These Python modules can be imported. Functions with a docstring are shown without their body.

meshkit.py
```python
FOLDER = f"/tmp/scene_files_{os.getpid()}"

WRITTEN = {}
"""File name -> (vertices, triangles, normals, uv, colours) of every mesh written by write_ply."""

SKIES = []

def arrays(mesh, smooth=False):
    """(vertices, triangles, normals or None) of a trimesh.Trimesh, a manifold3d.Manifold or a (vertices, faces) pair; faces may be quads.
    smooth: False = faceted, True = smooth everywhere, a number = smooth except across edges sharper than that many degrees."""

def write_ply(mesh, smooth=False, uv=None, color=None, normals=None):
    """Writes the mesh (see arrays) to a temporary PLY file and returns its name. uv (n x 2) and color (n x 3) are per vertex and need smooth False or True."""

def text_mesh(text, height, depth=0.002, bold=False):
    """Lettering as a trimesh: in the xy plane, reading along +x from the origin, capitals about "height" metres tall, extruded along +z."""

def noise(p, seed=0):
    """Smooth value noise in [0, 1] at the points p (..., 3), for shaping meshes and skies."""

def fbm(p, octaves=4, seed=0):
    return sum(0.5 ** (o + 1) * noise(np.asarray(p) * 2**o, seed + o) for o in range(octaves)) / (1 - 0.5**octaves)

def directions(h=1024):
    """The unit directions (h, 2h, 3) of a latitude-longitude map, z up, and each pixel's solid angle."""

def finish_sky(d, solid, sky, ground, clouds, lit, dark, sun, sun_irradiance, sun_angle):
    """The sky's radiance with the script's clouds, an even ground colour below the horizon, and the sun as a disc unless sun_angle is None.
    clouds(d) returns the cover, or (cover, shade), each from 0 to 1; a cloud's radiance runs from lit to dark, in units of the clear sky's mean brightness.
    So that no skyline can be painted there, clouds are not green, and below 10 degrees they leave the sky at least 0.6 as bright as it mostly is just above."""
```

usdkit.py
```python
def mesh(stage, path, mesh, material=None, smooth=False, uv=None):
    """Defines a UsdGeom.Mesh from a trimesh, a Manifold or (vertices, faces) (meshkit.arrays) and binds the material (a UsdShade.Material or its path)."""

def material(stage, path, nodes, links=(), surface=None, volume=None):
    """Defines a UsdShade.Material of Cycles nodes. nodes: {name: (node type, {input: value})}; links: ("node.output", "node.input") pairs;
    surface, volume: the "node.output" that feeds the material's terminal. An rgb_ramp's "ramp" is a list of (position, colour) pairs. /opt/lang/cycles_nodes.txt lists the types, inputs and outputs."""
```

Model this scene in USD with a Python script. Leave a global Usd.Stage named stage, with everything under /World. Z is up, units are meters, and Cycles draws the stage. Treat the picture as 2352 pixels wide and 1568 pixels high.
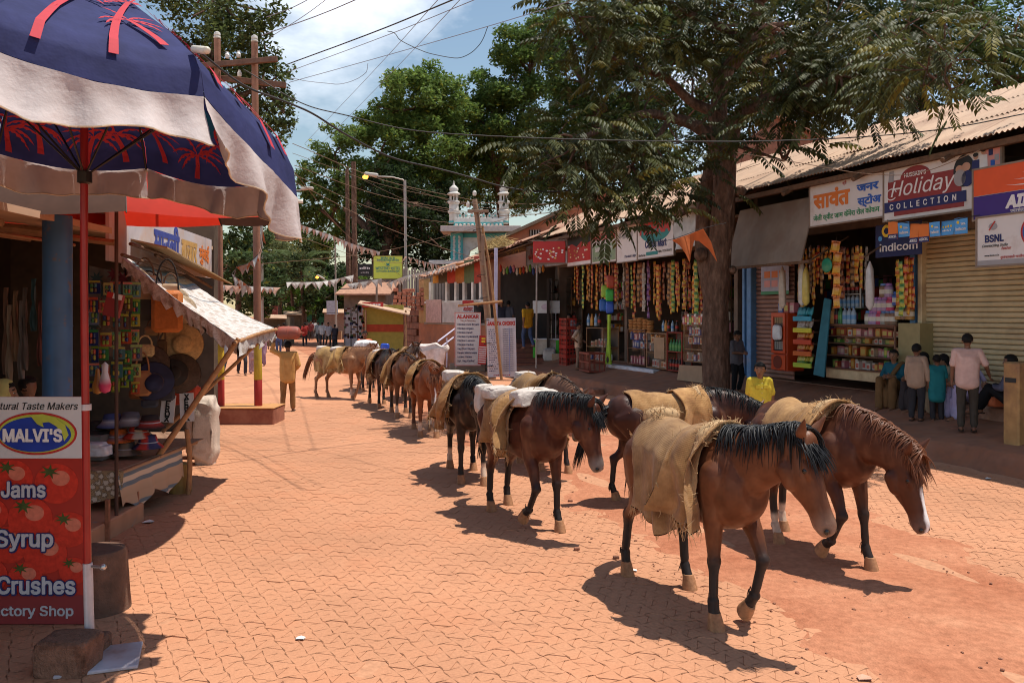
import glob,math,random
import numpy as np,trimesh,usdkit,meshkit
import manifold3d as m3
from manifold3d import Manifold
from pxr import Gf,Sdf,Usd,UsdGeom,UsdLux,UsdShade,Vt

stage = Usd.Stage.CreateInMemory()
UsdGeom.SetStageUpAxis(stage,'Z')
UsdGeom.SetStageMetersPerUnit(stage,1.0)
UsdGeom.Xform.Define(stage,'/World')
UsdGeom.Scope.Define(stage,'/World/Looks')

# ---------------------------------------------------------------- camera, sky, sun, exposure
EYE = 2.25                      # the photographer stands on a step: lens 2.25 m above the street
cam = UsdGeom.Camera.Define(stage,'/World/camera')
cam.CreateHorizontalApertureAttr(22.2)
cam.CreateVerticalApertureAttr(14.8)
cam.CreateFocalLengthAttr(18.0)
cam.CreateVerticalApertureOffsetAttr(-0.595)
cam.CreateFStopAttr(0.0)
cam.CreateClippingRangeAttr(Gf.Vec2f(0.1,2000))
cam.CreateExposureAttr(0.26)
cx = UsdGeom.Xformable(cam)
cx.AddTranslateOp().Set(Gf.Vec3d(0,0,EYE))
cx.AddRotateXOp().Set(90.0)

SUN = np.array([0.32,0.06,1.0]); SUN /= np.linalg.norm(SUN)
sun_el = math.asin(SUN[2]); sun_rot = math.atan2(SUN[0],SUN[1])
sun = UsdLux.DistantLight.Define(stage,'/World/sun')
sun.CreateIntensityAttr(1.25)
sun.CreateAngleAttr(0.53)
sun.CreateNormalizeAttr(True)
sun.CreateColorAttr(Gf.Vec3f(1.0,0.95,0.86))
_z = SUN; _x = np.cross([0,1,0],_z); _x /= np.linalg.norm(_x); _y = np.cross(_z,_x)
UsdGeom.Xformable(sun).AddTransformOp().Set(Gf.Matrix4d(*_x,0,*_y,0,*_z,0,0,0,0,1))

dome = UsdLux.DomeLight.Define(stage,'/World/sky')
dome.CreateIntensityAttr(1.0)
sky_mat = usdkit.material(stage,'/World/Looks/sky',{
 'sky': ('sky_texture',{'sky_type': 'single_scattering','sun_disc': False,'sun_elevation': sun_el,'sun_rotation': sun_rot,
       'air_density': 1.5,'aerosol_density': 0.35,'ozone_density': 1.2}),
 'tc': ('texture_coordinate',{}),
 'map': ('mapping',{'scale': (1.0,1.0,2.0),'location': (3.35,0.4,0.1)}),
 'n': ('noise_texture',{'scale': 3.2,'detail': 7.0,'roughness': 0.58}),
 'dist': ('vector_math',{'math_type': 'distance','vector2': (-0.175,0.91,0.36)}),
 'dr': ('map_range',{'from_min': 0.02,'from_max': 0.22,'to_min': 0.22,'to_max': 0.0,'clamp': True}),
 'ad': ('math',{'math_type': 'add'}),
 'r': ('rgb_ramp',{'ramp': [(0.52,(0,0,0)),(0.66,(0.38,0.38,0.38)),(0.82,(0.85,0.85,0.85))]}),
 'mx': ('mix_color',{'b': (13.5,13.8,14.4),'use_clamp': False}),
 'bg': ('background_shader',{'strength': 0.10}),
},[('tc.generated','map.vector'),('map.vector','n.vector'),('tc.generated','dist.vector1'),('dist.value','dr.value'),('n.fac','ad.value1'),('dr.result','ad.value2'),('ad.value','r.fac'),('r.color','mx.fac'),('sky.color','mx.a'),
 ('mx.result','bg.color')],surface='bg.background')
UsdShade.MaterialBindingAPI.Apply(dome.GetPrim()).Bind(sky_mat)

# ---------------------------------------------------------------- where things stand
# The photograph was measured on a copy 2352 wide: 1907 units to the metre of depth, horizon at row 721.
F,CX,HY = 1907.0,1176.0,721.0
def A(px,py,Y):
 return np.array([(px - CX) * Y / F,Y,EYE - (py - HY) * Y / F])
def G(px,py,z=0.0):
 Y = F * (EYE - z) / (py - HY)
 return np.array([(px - CX) * Y / F,Y,z])
# right-hand shop row: a straight kerb; s runs along it away from the camera, w across it towards the shops
KB = np.array([7.1,11.5,0.0]); KD = np.array([-0.342,0.940,0.0]); KN = np.array([0.940,0.342,0.0]); UP = np.array([0,0,1.0])
def K(s,w,z):
 return KB + s * KD + w * KN + z * UP
def KS(px,w):
 r = (px - CX) / F
 o = KB + w * KN
 return (o[0] - r * o[1]) / (r * KD[1] - KD[0])
def KZ(px,py,w):
 Y = (KB + KS(px,w) * KD + w * KN)[1]
 return EYE - (py - HY) * Y / F
PAVE = 0.40
R_SIGN = np.column_stack([-KD,UP,-KN])     # boards on the right row: x to the reader's right, y up, z out to the street

# ---------------------------------------------------------------- meshes
rng = np.random.default_rng(7)
class MB:
 """Collects vertices, triangles and colours of one mesh."""
 def __init__(self): self.v,self.f,self.c,self.n = [],[],[],0
 def add(self,v,f,c=None):
  v = np.asarray(v,float); f = np.asarray(f,int)
  if f.shape[1] == 4: f = np.vstack([f[:,[0,1,2]],f[:,[0,2,3]]])
  self.v.append(v); self.f.append(f + self.n); self.n += len(v)
  c = (0.5,0.5,0.5) if c is None else c
  self.c.append(np.broadcast_to(np.asarray(c,float),(len(v),3)))
  return self
 def tm(self,m,c=None):
  return self.add(m.vertices,m.faces,c)
 def out(self): return np.vstack(self.v),np.vstack(self.f),np.vstack(self.c)
 def box(self,lo,hi,c=None,bev=0.0,M=None,t=None):
  v,f = cbox(lo,hi,bev)
  return self.add(xf(v,M,t),f,c)
 def tube(self,pts,r,n=8,c=None,cap=True,ell=None):
  v,f = tube(pts,r,n,cap,ell)
  return self.add(v,f,c)
 def loft(self,rings,c=None,cap=True):
  v,f = loft(rings,cap)
  return self.add(v,f,c)
 def lathe(self,prof,n=16,c=None,M=None,t=None):
  v,f = lathe(prof,n)
  return self.add(xf(v,M,t),f,c)
 def ball(self,p,r,c=None,sub=1,M=None):
  m = ICO[sub]
  v = m.vertices * np.broadcast_to(r,3)
  return self.add(xf(v,M,p),m.faces,c)
 def quad(self,a,b,c_,d,c=None):
  return self.add([a,b,c_,d],[[0,1,2,3]],c)

ICO = {k: trimesh.creation.icosphere(k,1.0) for k in (0,1,2,3)}
def xf(v,M=None,t=None):
 v = np.asarray(v,float)
 if M is not None: v = v @ np.asarray(M,float).T
 if t is not None: v = v + np.asarray(t,float)
 return v
def rotz(a):
 c,s = math.cos(a),math.sin(a); return np.array([[c,-s,0],[s,c,0],[0,0,1.0]])
def roty(a):
 c,s = math.cos(a),math.sin(a); return np.array([[c,0,s],[0,1,0],[-s,0,c]])
def rotx(a):
 c,s = math.cos(a),math.sin(a); return np.array([[1,0,0],[0,c,-s],[0,s,c]])

_SG = np.array([[x,y,z] for x in (-1,1) for y in (-1,1) for z in (-1,1)],float)
def _chamfer_pts(h,b):
 return np.vstack([_SG * (h - np.array(m) * b) for m in ((1,1,0),(1,0,1),(0,1,1))])
def _hull_faces():
 from scipy.spatial import ConvexHull
 p = _chamfer_pts(np.array([1.0,1.0,1.0]),0.3); h = ConvexHull(p); f = h.simplices.copy()
 for i,t in enumerate(f):
  n = np.cross(p[t[1]] - p[t[0]],p[t[2]] - p[t[0]])
  if n @ h.equations[i,:3] < 0: f[i] = t[::-1]
 return f
_CF = _hull_faces()
_BF = np.array([[0,1,3,2],[4,6,7,5],[0,4,5,1],[2,3,7,6],[0,2,6,4],[1,5,7,3]])
def cbox(lo,hi,bev=0.0):
 lo,hi = np.minimum(lo,hi).astype(float),np.maximum(lo,hi).astype(float)
 c,h = (lo + hi) / 2,(hi - lo) / 2
 if bev <= 0:
  return c + _SG * h,np.vstack([_BF[:,[0,1,2]],_BF[:,[0,2,3]]])
 return c + _chamfer_pts(h,min(bev,h.min() * 0.9)),_CF

def crs(a,b):
 return np.array([a[1] * b[2] - a[2] * b[1],a[2] * b[0] - a[0] * b[2],a[0] * b[1] - a[1] * b[0]])
def frames(p):
 p = np.asarray(p,float)
 t = np.gradient(p,axis=0); t /= np.linalg.norm(t,axis=1,keepdims=True) + 1e-12
 a = crs(t[0],[0,0,1.0] if abs(t[0][2]) < 0.9 else [0,1.0,0]); out = []
 for k in range(len(p)):
  a = a - t[k] * (a @ t[k]); a = a / (math.sqrt(a @ a) + 1e-12)
  out.append((a,crs(t[k],a)))
 return out
def tube(pts,r,n=8,cap=True,ell=None):
 p = np.asarray(pts,float); r = np.broadcast_to(r,(len(p),)); fr = frames(p)
 ang = np.arange(n) * 2 * np.pi / n
 rings = [p[k] + r[k] * (np.cos(ang)[:,None] * fr[k][0] + np.sin(ang)[:,None] * fr[k][1]) for k in range(len(p))]
 return loft(rings,cap)
def loft(rings,cap=True):
 n,m = len(rings[0]),len(rings)
 v = np.vstack(rings)
 i,j = np.meshgrid(np.arange(m - 1),np.arange(n),indexing='ij')
 q = np.stack([i * n + j,i * n + (j + 1) % n,(i + 1) * n + (j + 1) % n,(i + 1) * n + j],-1).reshape(-1,4)
 f = np.vstack([q[:,[0,1,2]],q[:,[0,2,3]]])
 if cap:
  v = np.vstack([v,np.mean(rings[0],0),np.mean(rings[-1],0)])
  k = np.arange(n); a,b = len(v) - 2,len(v) - 1
  f = np.vstack([f,np.stack([np.full(n,a),(k + 1) % n,k],1),np.stack([np.full(n,b),(m - 1) * n + k,(m - 1) * n + (k + 1) % n],1)])
 return v,f
def lathe(prof,n=16):
 prof = np.asarray(prof,float); ang = np.arange(n) * 2 * np.pi / n
 return loft([np.stack([r * np.cos(ang),r * np.sin(ang),np.full(n,z)],1) for r,z in prof])
def grid(P,closed=False):
 """P (m, n, 3): a sheet."""
 m,n = P.shape[:2]
 i,j = np.meshgrid(np.arange(m - 1),np.arange(n - 1),indexing='ij')
 q = np.stack([i * n + j,(i + 1) * n + j,(i + 1) * n + j + 1,i * n + j + 1],-1).reshape(-1,4)
 return P.reshape(-1,3),np.vstack([q[:,[0,1,2]],q[:,[0,2,3]]])
def slab(P,th):
 """A sheet with thickness: P (m, n, 3) is its top, th the offset vector (or (m, n, 3)) to its underside."""
 v,f = grid(P); v2 = (P + th).reshape(-1,3); n = len(v); m_,n_ = P.shape[:2]
 idx = np.arange(n).reshape(m_,n_)
 rim = np.concatenate([idx[0,:-1],idx[:-1,-1],idx[-1,:0:-1],idx[:0:-1,0]])
 nx = np.roll(rim,-1)
 side = np.vstack([np.stack([rim,nx,nx + n],1),np.stack([rim,nx + n,rim + n],1)])
 return np.vstack([v,v2]),np.vstack([f,f[:,::-1] + n,side])

# ---------------------------------------------------------------- prims
_names = {}
def numbered(name,parent='/World'):
 key = (parent,name); k = _names.get(key,-1) + 1; _names[key] = k
 return name if k == 0 else f'{name}_{k:03d}'
def path_of(p):
 return '/World' if p is None else str(p.GetPath())
def tag(p,label=None,cat=None,group=None,kind=None):
 p = p.GetPrim() if hasattr(p,'GetPrim') else p
 for k,x in (('label',label),('category',cat),('group',group),('kind',kind)):
  if x: p.SetCustomDataByKey(k,x)
 return p
def obj(name,mb,material,parent=None,smooth=False,uv=None,label=None,cat=None,group=None,kind=None,split=None):
 """One Mesh prim under parent (or /World). smooth: True, False; split: crease angle (no colours kept)."""
 v,f,c = mb.out() if isinstance(mb,MB) else (mb[0],mb[1],mb[2] if len(mb) > 2 else None)
 path = path_of(parent) + '/' + numbered(name,path_of(parent))
 if split is not None:
  g = usdkit.mesh(stage,path,(v,f),material,smooth=split); c = None
 else:
  f = np.asarray(f)
  g = UsdGeom.Mesh.Define(stage,path)
  g.CreatePointsAttr(Vt.Vec3fArray.FromNumpy(np.ascontiguousarray(v,np.float32)))
  g.CreateFaceVertexCountsAttr(Vt.IntArray.FromNumpy(np.full(len(f),3,np.int32)))
  g.CreateFaceVertexIndicesAttr(Vt.IntArray.FromNumpy(np.ascontiguousarray(f,np.int32).ravel()))
  g.CreateSubdivisionSchemeAttr('none')
  if smooth:
   n = np.zeros((len(v),3)); fn = np.cross(v[f[:,1]] - v[f[:,0]],v[f[:,2]] - v[f[:,0]])
   for k in range(3): np.add.at(n,f[:,k],fn)
   n /= np.linalg.norm(n,axis=1,keepdims=True) + 1e-20
   g.CreateNormalsAttr(Vt.Vec3fArray.FromNumpy(n.astype(np.float32))); g.SetNormalsInterpolation('vertex')
  UsdShade.MaterialBindingAPI.Apply(g.GetPrim()).Bind(material)
 if c is not None and material in COLOURED:
  UsdGeom.PrimvarsAPI(g).CreatePrimvar('col',Sdf.ValueTypeNames.Color3fArray,'vertex').Set(Vt.Vec3fArray.FromNumpy(np.ascontiguousarray(c,np.float32)))
 return tag(g,label,cat,group,kind)
def thing(name,label,cat,loc=(0,0,0),rz=0.0,group=None,kind=None,M=None):
 x = UsdGeom.Xform.Define(stage,'/World/' + numbered(name))
 if M is not None:
  m = np.eye(4); m[:3,:3] = np.asarray(M).T; m[3,:3] = loc
  x.AddTransformOp().Set(Gf.Matrix4d(m.tolist()))
 else:
  x.AddTranslateOp().Set(Gf.Vec3d(*map(float,loc))); x.AddRotateZOp().Set(math.degrees(rz))
 return tag(x,label,cat,group,kind)
def dup(root,loc,rz=0.0,label=None,group=None,M=None):
 was = root.GetCustomData(); base = root.GetName()
 if base[-3:].isdigit(): base = base[:-4]
 r = thing(base,label or was.get('label'),was.get('category'),loc,rz,group or was.get('group'),M=M)
 ref = Usd.Stage.GetPrimAtPath(stage,root.GetPath())
 r.GetReferences().AddInternalReference(root.GetPath()); r.SetInstanceable(True)
 return r

# ---------------------------------------------------------------- materials
COLOURED = set(); _mats = {}
def mat(name,color=None,rough=0.8,var=0.18,scale=6.0,bump=0.0,bscale=40.0,metal=0.0,spec=0.3,trans=0.0,dirt=None,dirt_scale=1.5,dirt_amt=(0.45,0.7),coat=0.0,sheen=0.0,space='position'):
 """Principled with a noise that varies the colour; color None reads the mesh's 'col' colours. trans mixes in translucency (thin cloth, leaves)."""
 if name in _mats: return _mats[name]
 lo = 1 - var; hi = 1 + var
 n = {'geo': ('geometry',{}),'tc': ('texture_coordinate',{}),
  'nz': ('noise_texture',{'scale': scale,'detail': 5.0,'roughness': 0.6}),
  'vr': ('map_range',{'from_min': 0.3,'from_max': 0.7,'to_min': lo,'to_max': hi}),
  'vc': ('combine_color',{}),'mul': ('mix_color',{'blend_type': 'multiply','fac': 1.0,'use_clamp': False}),
  'p': ('principled_bsdf',{'roughness': rough,'metallic': metal,'specular_ior_level': spec,'coat_weight': coat,'sheen_weight': sheen})}
 src = 'geo.position' if space == 'position' else 'tc.object'
 L = [(src,'nz.vector'),('nz.fac','vr.value'),('vr.result','vc.r'),('vr.result','vc.g'),('vr.result','vc.b'),('vc.color','mul.b')]
 if color is None:
  n['at'] = ('attribute',{'attribute': 'col'}); L.append(('at.color','mul.a'))
 else:
  n['mul'][1]['a'] = color
 last = 'mul.result'
 if dirt is not None:
  n['dn'] = ('noise_texture',{'scale': dirt_scale,'detail': 6.0,'roughness': 0.65})
  n['dr'] = ('map_range',{'from_min': dirt_amt[0],'from_max': dirt_amt[1],'to_min': 0.0,'to_max': 1.0,'clamp': True})
  n['dm'] = ('mix_color',{'b': dirt,'use_clamp': False})
  L += [(src,'dn.vector'),('dn.fac','dr.value'),('dr.result','dm.fac'),(last,'dm.a')]; last = 'dm.result'
 L.append((last,'p.base_color'))
 if bump:
  n['bn'] = ('noise_texture',{'scale': bscale,'detail': 4.0,'roughness': 0.6}); n['b'] = ('bump',{'strength': bump,'distance': 0.02})
  L += [(src,'bn.vector'),('bn.fac','b.height'),('b.normal','p.normal')]
 surf = 'p.BSDF'
 if trans:
  n['t'] = ('translucent_bsdf',{}); n['m'] = ('mix_closure',{'fac': trans})
  L += [(last,'t.color'),('p.BSDF','m.closure1'),('t.BSDF','m.closure2')]; surf = 'm.closure'
 m = usdkit.material(stage,'/World/Looks/' + name,n,L,surface=surf)
 _mats[name] = m
 if color is None: COLOURED.add(m)
 return m
class _Hash:                                                       # materials compare by path
 pass
UsdShade.Material.__hash__ = lambda self: hash(str(self.GetPath()))
UsdShade.Material.__eq__ = lambda self,o: isinstance(o,UsdShade.Material) and str(self.GetPath()) == str(o.GetPath())
_plain = {}
def paint(c,rough=0.7,**k):
 """A shared plain material for a colour."""
 key = (tuple(round(float(x),3) for x in c),rough)
 if key not in _plain: _plain[key] = mat(f'paint_{len(_plain):03d}',c,rough,**k)
 return _plain[key]
VC = mat('coloured',None,0.75,0.12,9.0)                         # colours come with the mesh
VCG = mat('coloured_glossy',None,0.35,0.06,9.0,spec=0.5)
CLOTH = mat('cloth',None,0.9,0.12,14.0,bump=0.35,bscale=60.0,spec=0.15)
glass = usdkit.material(stage,'/World/Looks/pane_glass',{'f': ('fresnel',{'IOR': 1.45}),'t': ('transparent_bsdf',{'color': (0.93,0.96,0.95)}),'g': ('glossy_bsdf',{'roughness': 0.05,'color': (1,1,1)}),'m': ('mix_closure',{}),'h': ('math',{'math_type': 'multiply','value2': 0.45})},
 [('f.fac','h.value1'),('h.value','m.fac'),('t.BSDF','m.closure1'),('g.BSDF','m.closure2')],surface='m.closure')

# ---------------------------------------------------------------- lettering
def _face(kind):
 return glob.glob('/opt/blender-*/*/datafiles/fonts/' + {'sans': 'Inter.woff2','deva': 'NotoSansDevanagari-Regular.woff2','mono': 'DejaVuSansMono.woff2'}[kind])[0]
def letters(text,height,depth=0.004,bold=0,font='sans',slant=0.0,width=1.0,tol=0.7,serif=False):
 """Lettering as (vertices, faces), reading along +x from the origin, capitals about height tall, extruded along +z."""
 from PIL import Image,ImageDraw,ImageFont
 from shapely import affinity,box,union_all
 px_ = 96 if height > .10 else 44; bold = bold if px_ == 96 else round(bold * .45)
 fnt = ImageFont.truetype(_face(font),px_)
 x0,y0,x1,y1 = fnt.getbbox(text,anchor='ls',stroke_width=bold)
 im = Image.new('L',(int(x1 - x0 + 8),int(y1 - y0 + 8)))
 ImageDraw.Draw(im).text((4 - x0,4 - y0),text,255,fnt,anchor='ls',stroke_width=bold)
 a = np.asarray(im) > 127
 on = np.pad(a,((0,0),(1,1))).astype(np.int8)
 rows,st = np.nonzero(np.diff(on,axis=1) == 1); en = np.nonzero(np.diff(on,axis=1) == -1)[1]
 sh = union_all(box(st,-rows - 1,en,-rows)).buffer(0.6).buffer(-0.6).simplify(tol)
 s = height / (70.0 * px_ / 96)
 sh = affinity.affine_transform(sh,[s * width,s * slant,0,s,-4 * s * width,(4 - y0) * s])
 mb = MB()
 for g in getattr(sh,'geoms',[sh]):
  if g.area > 1e-9: mb.tm(trimesh.creation.extrude_polygon(g,depth,engine='earcut'))
 return mb.out()
def text_on(parent,name,text,height,x,y,material,M=None,fit=None,center=False,z=0.003,**k):
 """Lettering as a part of a board; (x, y) in the board's own plane; fit squeezes it to that width."""
 v,f,_ = letters(text,height,**k)
 w = v[:,0].max() - v[:,0].min()
 v = v - [v[:,0].min(),0,0]
 if fit: v[:,0] *= fit / w; w = fit
 v = v + [x - (w / 2 if center else 0),y,z]
 return obj(name,(xf(v,M),f),material,parent)
def outline(poly_pts,depth):
 from shapely.geometry import Polygon
 m = trimesh.creation.extrude_polygon(Polygon(poly_pts),depth,engine='earcut')
 return m.vertices,m.faces
def disc_pts(cx,cy,rx,ry,n=40,a0=0.0,a1=2 * math.pi):
 a = np.linspace(a0,a1,n,endpoint=(abs(a1 - a0) < 6.2)); return np.stack([cx + rx * np.cos(a),cy + ry * np.sin(a)],1)
def plate(parent,name,pts,z0,th,material,**k):
 v,f = outline(pts,th); v = v + [0,0,z0]
 return obj(name,(v,f),material,parent,**k)
def smudge(parent,x,y,w,h,material,n=5):
 """Print too small or worn to read: a row of uneven strokes."""
 r = np.random.default_rng(int(abs(x + y) * 1e4)); q = x
 for k in range(n): L = w / n * r.uniform(.5,.85); plate(parent,'print_stroke',rect(q,y + h * r.uniform(0,.2),q + L,y + h * r.uniform(.6,1)),.003,.002,material); q += w / n
def rect(x0,y0,x1,y1): return [(x0,y0),(x1,y0),(x1,y1),(x0,y1)]
# ================================================================ ground, road, pavers
DUST = (0.42,0.175,0.085)
dirt_mat = usdkit.material(stage,'/World/Looks/red_dirt',{
 'geo': ('geometry',{}),'n1': ('noise_texture',{'scale': 0.8,'detail': 7.0,'roughness': 0.65}),'n2': ('noise_texture',{'scale': 14.0,'detail': 6.0,'roughness': 0.7}),
 'n3': ('voronoi_texture',{'scale': 55.0}),'r1': ('rgb_ramp',{'ramp': [(0.3,(0.33,0.115,0.058)),(0.55,(0.43,0.178,0.098)),(0.75,(0.51,0.245,0.142))]}),
 'r2': ('rgb_ramp',{'ramp': [(0.35,(0.80,0.78,0.76)),(0.62,(1.12,1.12,1.12))]}),'mu': ('mix_color',{'blend_type': 'multiply','fac': 1.0,'use_clamp': False}),
 'ad': ('math',{'math_type': 'multiply_add','value2': 0.35}),'b': ('bump',{'strength': 0.5,'distance': 0.03}),'p': ('principled_bsdf',{'roughness': 0.95,'specular_ior_level': 0.15})},
 [('geo.position','n1.vector'),('geo.position','n2.vector'),('geo.position','n3.vector'),('n1.fac','r1.fac'),('n2.fac','r2.fac'),('r1.color','mu.a'),('r2.color','mu.b'),('mu.result','p.base_color'),
 ('n3.distance','ad.value1'),('n2.fac','ad.value3'),('ad.value','b.height'),('b.normal','p.normal')],surface='p.BSDF')
def paver_material(name,base,joints=False):
 n = {'geo': ('geometry',{}),'n1': ('noise_texture',{'scale': 0.55,'detail': 6.0,'roughness': 0.6}),'n2': ('noise_texture',{'scale': 45.0,'detail': 5.0,'roughness': 0.7}),
  'r1': ('map_range',{'from_min': 0.3,'from_max': 0.7,'to_min': 0.84,'to_max': 1.12}),'r2': ('map_range',{'from_min': 0.3,'from_max': 0.7,'to_min': 0.86,'to_max': 1.12}),
  'm0': ('math',{'math_type': 'multiply'}),'m1': ('math',{'math_type': 'multiply'}),'ri': ('map_range',{'from_min': 0.0,'from_max': 1.0,'to_min': 0.92,'to_max': 1.06}),
  'cc': ('combine_color',{}),'mu': ('mix_color',{'blend_type': 'multiply','fac': 1.0,'a': base,'use_clamp': False}),'b': ('bump',{'strength': 0.35,'distance': 0.006}),
  'p': ('principled_bsdf',{'roughness': 0.92,'specular_ior_level': 0.2})}
 L = [('geo.position','n1.vector'),('geo.position','n2.vector'),('n1.fac','r1.value'),('n2.fac','r2.value'),('geo.random_per_island','ri.value'),('r1.result','m0.value1'),('r2.result','m0.value2'),
  ('m0.value','m1.value1'),('ri.result','m1.value2'),('m1.value','cc.r'),('m1.value','cc.g'),('m1.value','cc.b'),('cc.color','mu.b'),('n2.fac','b.height'),('b.normal','p.normal')]
 n.update({'n3': ('noise_texture',{'scale': 1.1,'detail': 8.0,'roughness': 0.68}),'r3': ('map_range',{'from_min': 0.50,'from_max': 0.66,'to_min': 0.0,'to_max': 0.6,'clamp': True}),'dm': ('mix_color',{'b': (0.44,0.19,0.10),'use_clamp': False}),
   'n4': ('noise_texture',{'scale': 2.6,'detail': 7.0,'roughness': 0.7}),'r4': ('map_range',{'from_min': 0.60,'from_max': 0.72,'to_min': 0.0,'to_max': 0.45,'clamp': True}),'sm': ('mix_color',{'b': (0.24,0.105,0.06),'use_clamp': False})})
 L += [('geo.position','n3.vector'),('n3.fac','r3.value'),('r3.result','dm.fac'),('mu.result','dm.a'),('geo.position','n4.vector'),('n4.fac','r4.value'),('r4.result','sm.fac'),('dm.result','sm.a')]
 L.append(('sm.result','p.base_color'))
 return usdkit.material(stage,'/World/Looks/' + name,n,L,surface='p.BSDF')
paver_mat = paver_material('red_paver',(0.515,0.245,0.136))
joint_mat = mat('joint_sand',(0.44,0.215,0.12),0.95,0.2,20.0)

# one wide sheet under everything
g = MB()
xs = np.concatenate([[-300,-120,-60],np.linspace(-40,40,60),[60,120,300]]); ys = np.concatenate([np.linspace(-8,90,80),[120,180,300,600]])
P = np.stack([*np.meshgrid(xs,ys,indexing='ij')] + [np.zeros((len(xs),len(ys)))],-1)
P[...,2] = -0.02
g.add(*grid(P))
obj('ground',g,dirt_mat,smooth=True,label='red laterite earth under the whole street',kind='structure')

# lane frame: the worn earth lane runs away to the left at 18 degrees
LD = np.array([math.sin(math.radians(-18.5)),math.cos(math.radians(-18.5)),0]); LN = np.array([LD[1],-LD[0],0])
L0 = np.array([1.95,6.2,0])                                       # a point on the lane's left edge
def lane_uv(p): d = np.asarray(p)[...,:2] - L0[:2]; return d @ LD[:2],d @ LN[:2]
def in_lane(p):
 u,w = lane_uv(p)
 wob = 0.05 * np.sin(u * 1.7) + 0.04 * np.sin(u * 4.1 + 1)
 wide = 2.72 + 0.012 * u
 return (w > wob + .45) & (w < wide + 0.6 * wob - .40)
# raised earth lane: a slightly crowned sheet with stones pressed in
us = np.linspace(-8,70,420); ws = np.linspace(0,1.0,70)
P = np.zeros((len(us),len(ws),3))
for i,u in enumerate(us):
 wide = 2.80 + 0.012 * u
 for j,t in enumerate(ws): P[i,j] = L0 + LD * u + LN * (-.55 + t * (wide + 1.1))
n_ = meshkit.fbm(P * [1.6,1.6,1],5,3) - 0.5; e_ = np.minimum(ws,1 - ws) * 3.9
P[...,2] = 0.001 + 0.034 * n_ + np.interp(e_,[0,.45,.75,1.2,2],[-.020,-.006,.004,.010,.014])[None,:]
P[...,2] -= .016 * np.exp(-((ws * 3.9 - 1.35) / .16) ** 2)[None,:] + .016 * np.exp(-((ws * 3.9 - 2.65) / .16) ** 2)[None,:]
obj('dirt_lane',(grid(P)),dirt_mat,smooth=True,label='worn red earth lane down the middle of the street',kind='structure')

# dumbbell pavers, alternately turned
PV = 0.187; PA = math.radians(-15)
def paver_outline(fine):
 e = [(0.5,0.5),(0.47,0.60),(0.42,0.68),(0.33,0.70),(-0.33,0.70),(-0.42,0.68),(-0.47,0.60)] if fine else [(0.5,0.5),(0.42,0.69),(-0.42,0.69)]
 d = [(-0.5,0.5)] + [(-(0.5 - (y - 0.5)),x) for x,y in e[1:]]
 q = np.array(e + d)
 return np.vstack([q,-q])
PO,PO_FAR = paver_outline(True),paver_outline(False)
def paver_mesh(cx_,cy_,turned,ang,z):
 q = (PO if cy_ < 11 else PO_FAR) * PV
 if turned: q = np.stack([-q[:,1],q[:,0]],1)
 c,s = math.cos(PA + ang),math.sin(PA + ang)
 q = q @ np.array([[c,s],[-s,c]])
 top = np.column_stack([q * 0.972 + [cx_,cy_],np.full(len(q),z)])
 low = np.column_stack([q * 0.99 + [cx_,cy_],np.full(len(q),z - 0.009)])
 n = len(q); k = np.arange(n); kk = (k + 1) % n
 v = np.vstack([top,low,[[cx_,cy_,z]]])
 f = np.vstack([np.stack([np.full(n,2 * n),k,kk],1),np.stack([k,n + k,n + kk],1),np.stack([k,n + kk,kk],1)])
 return v,f
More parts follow.
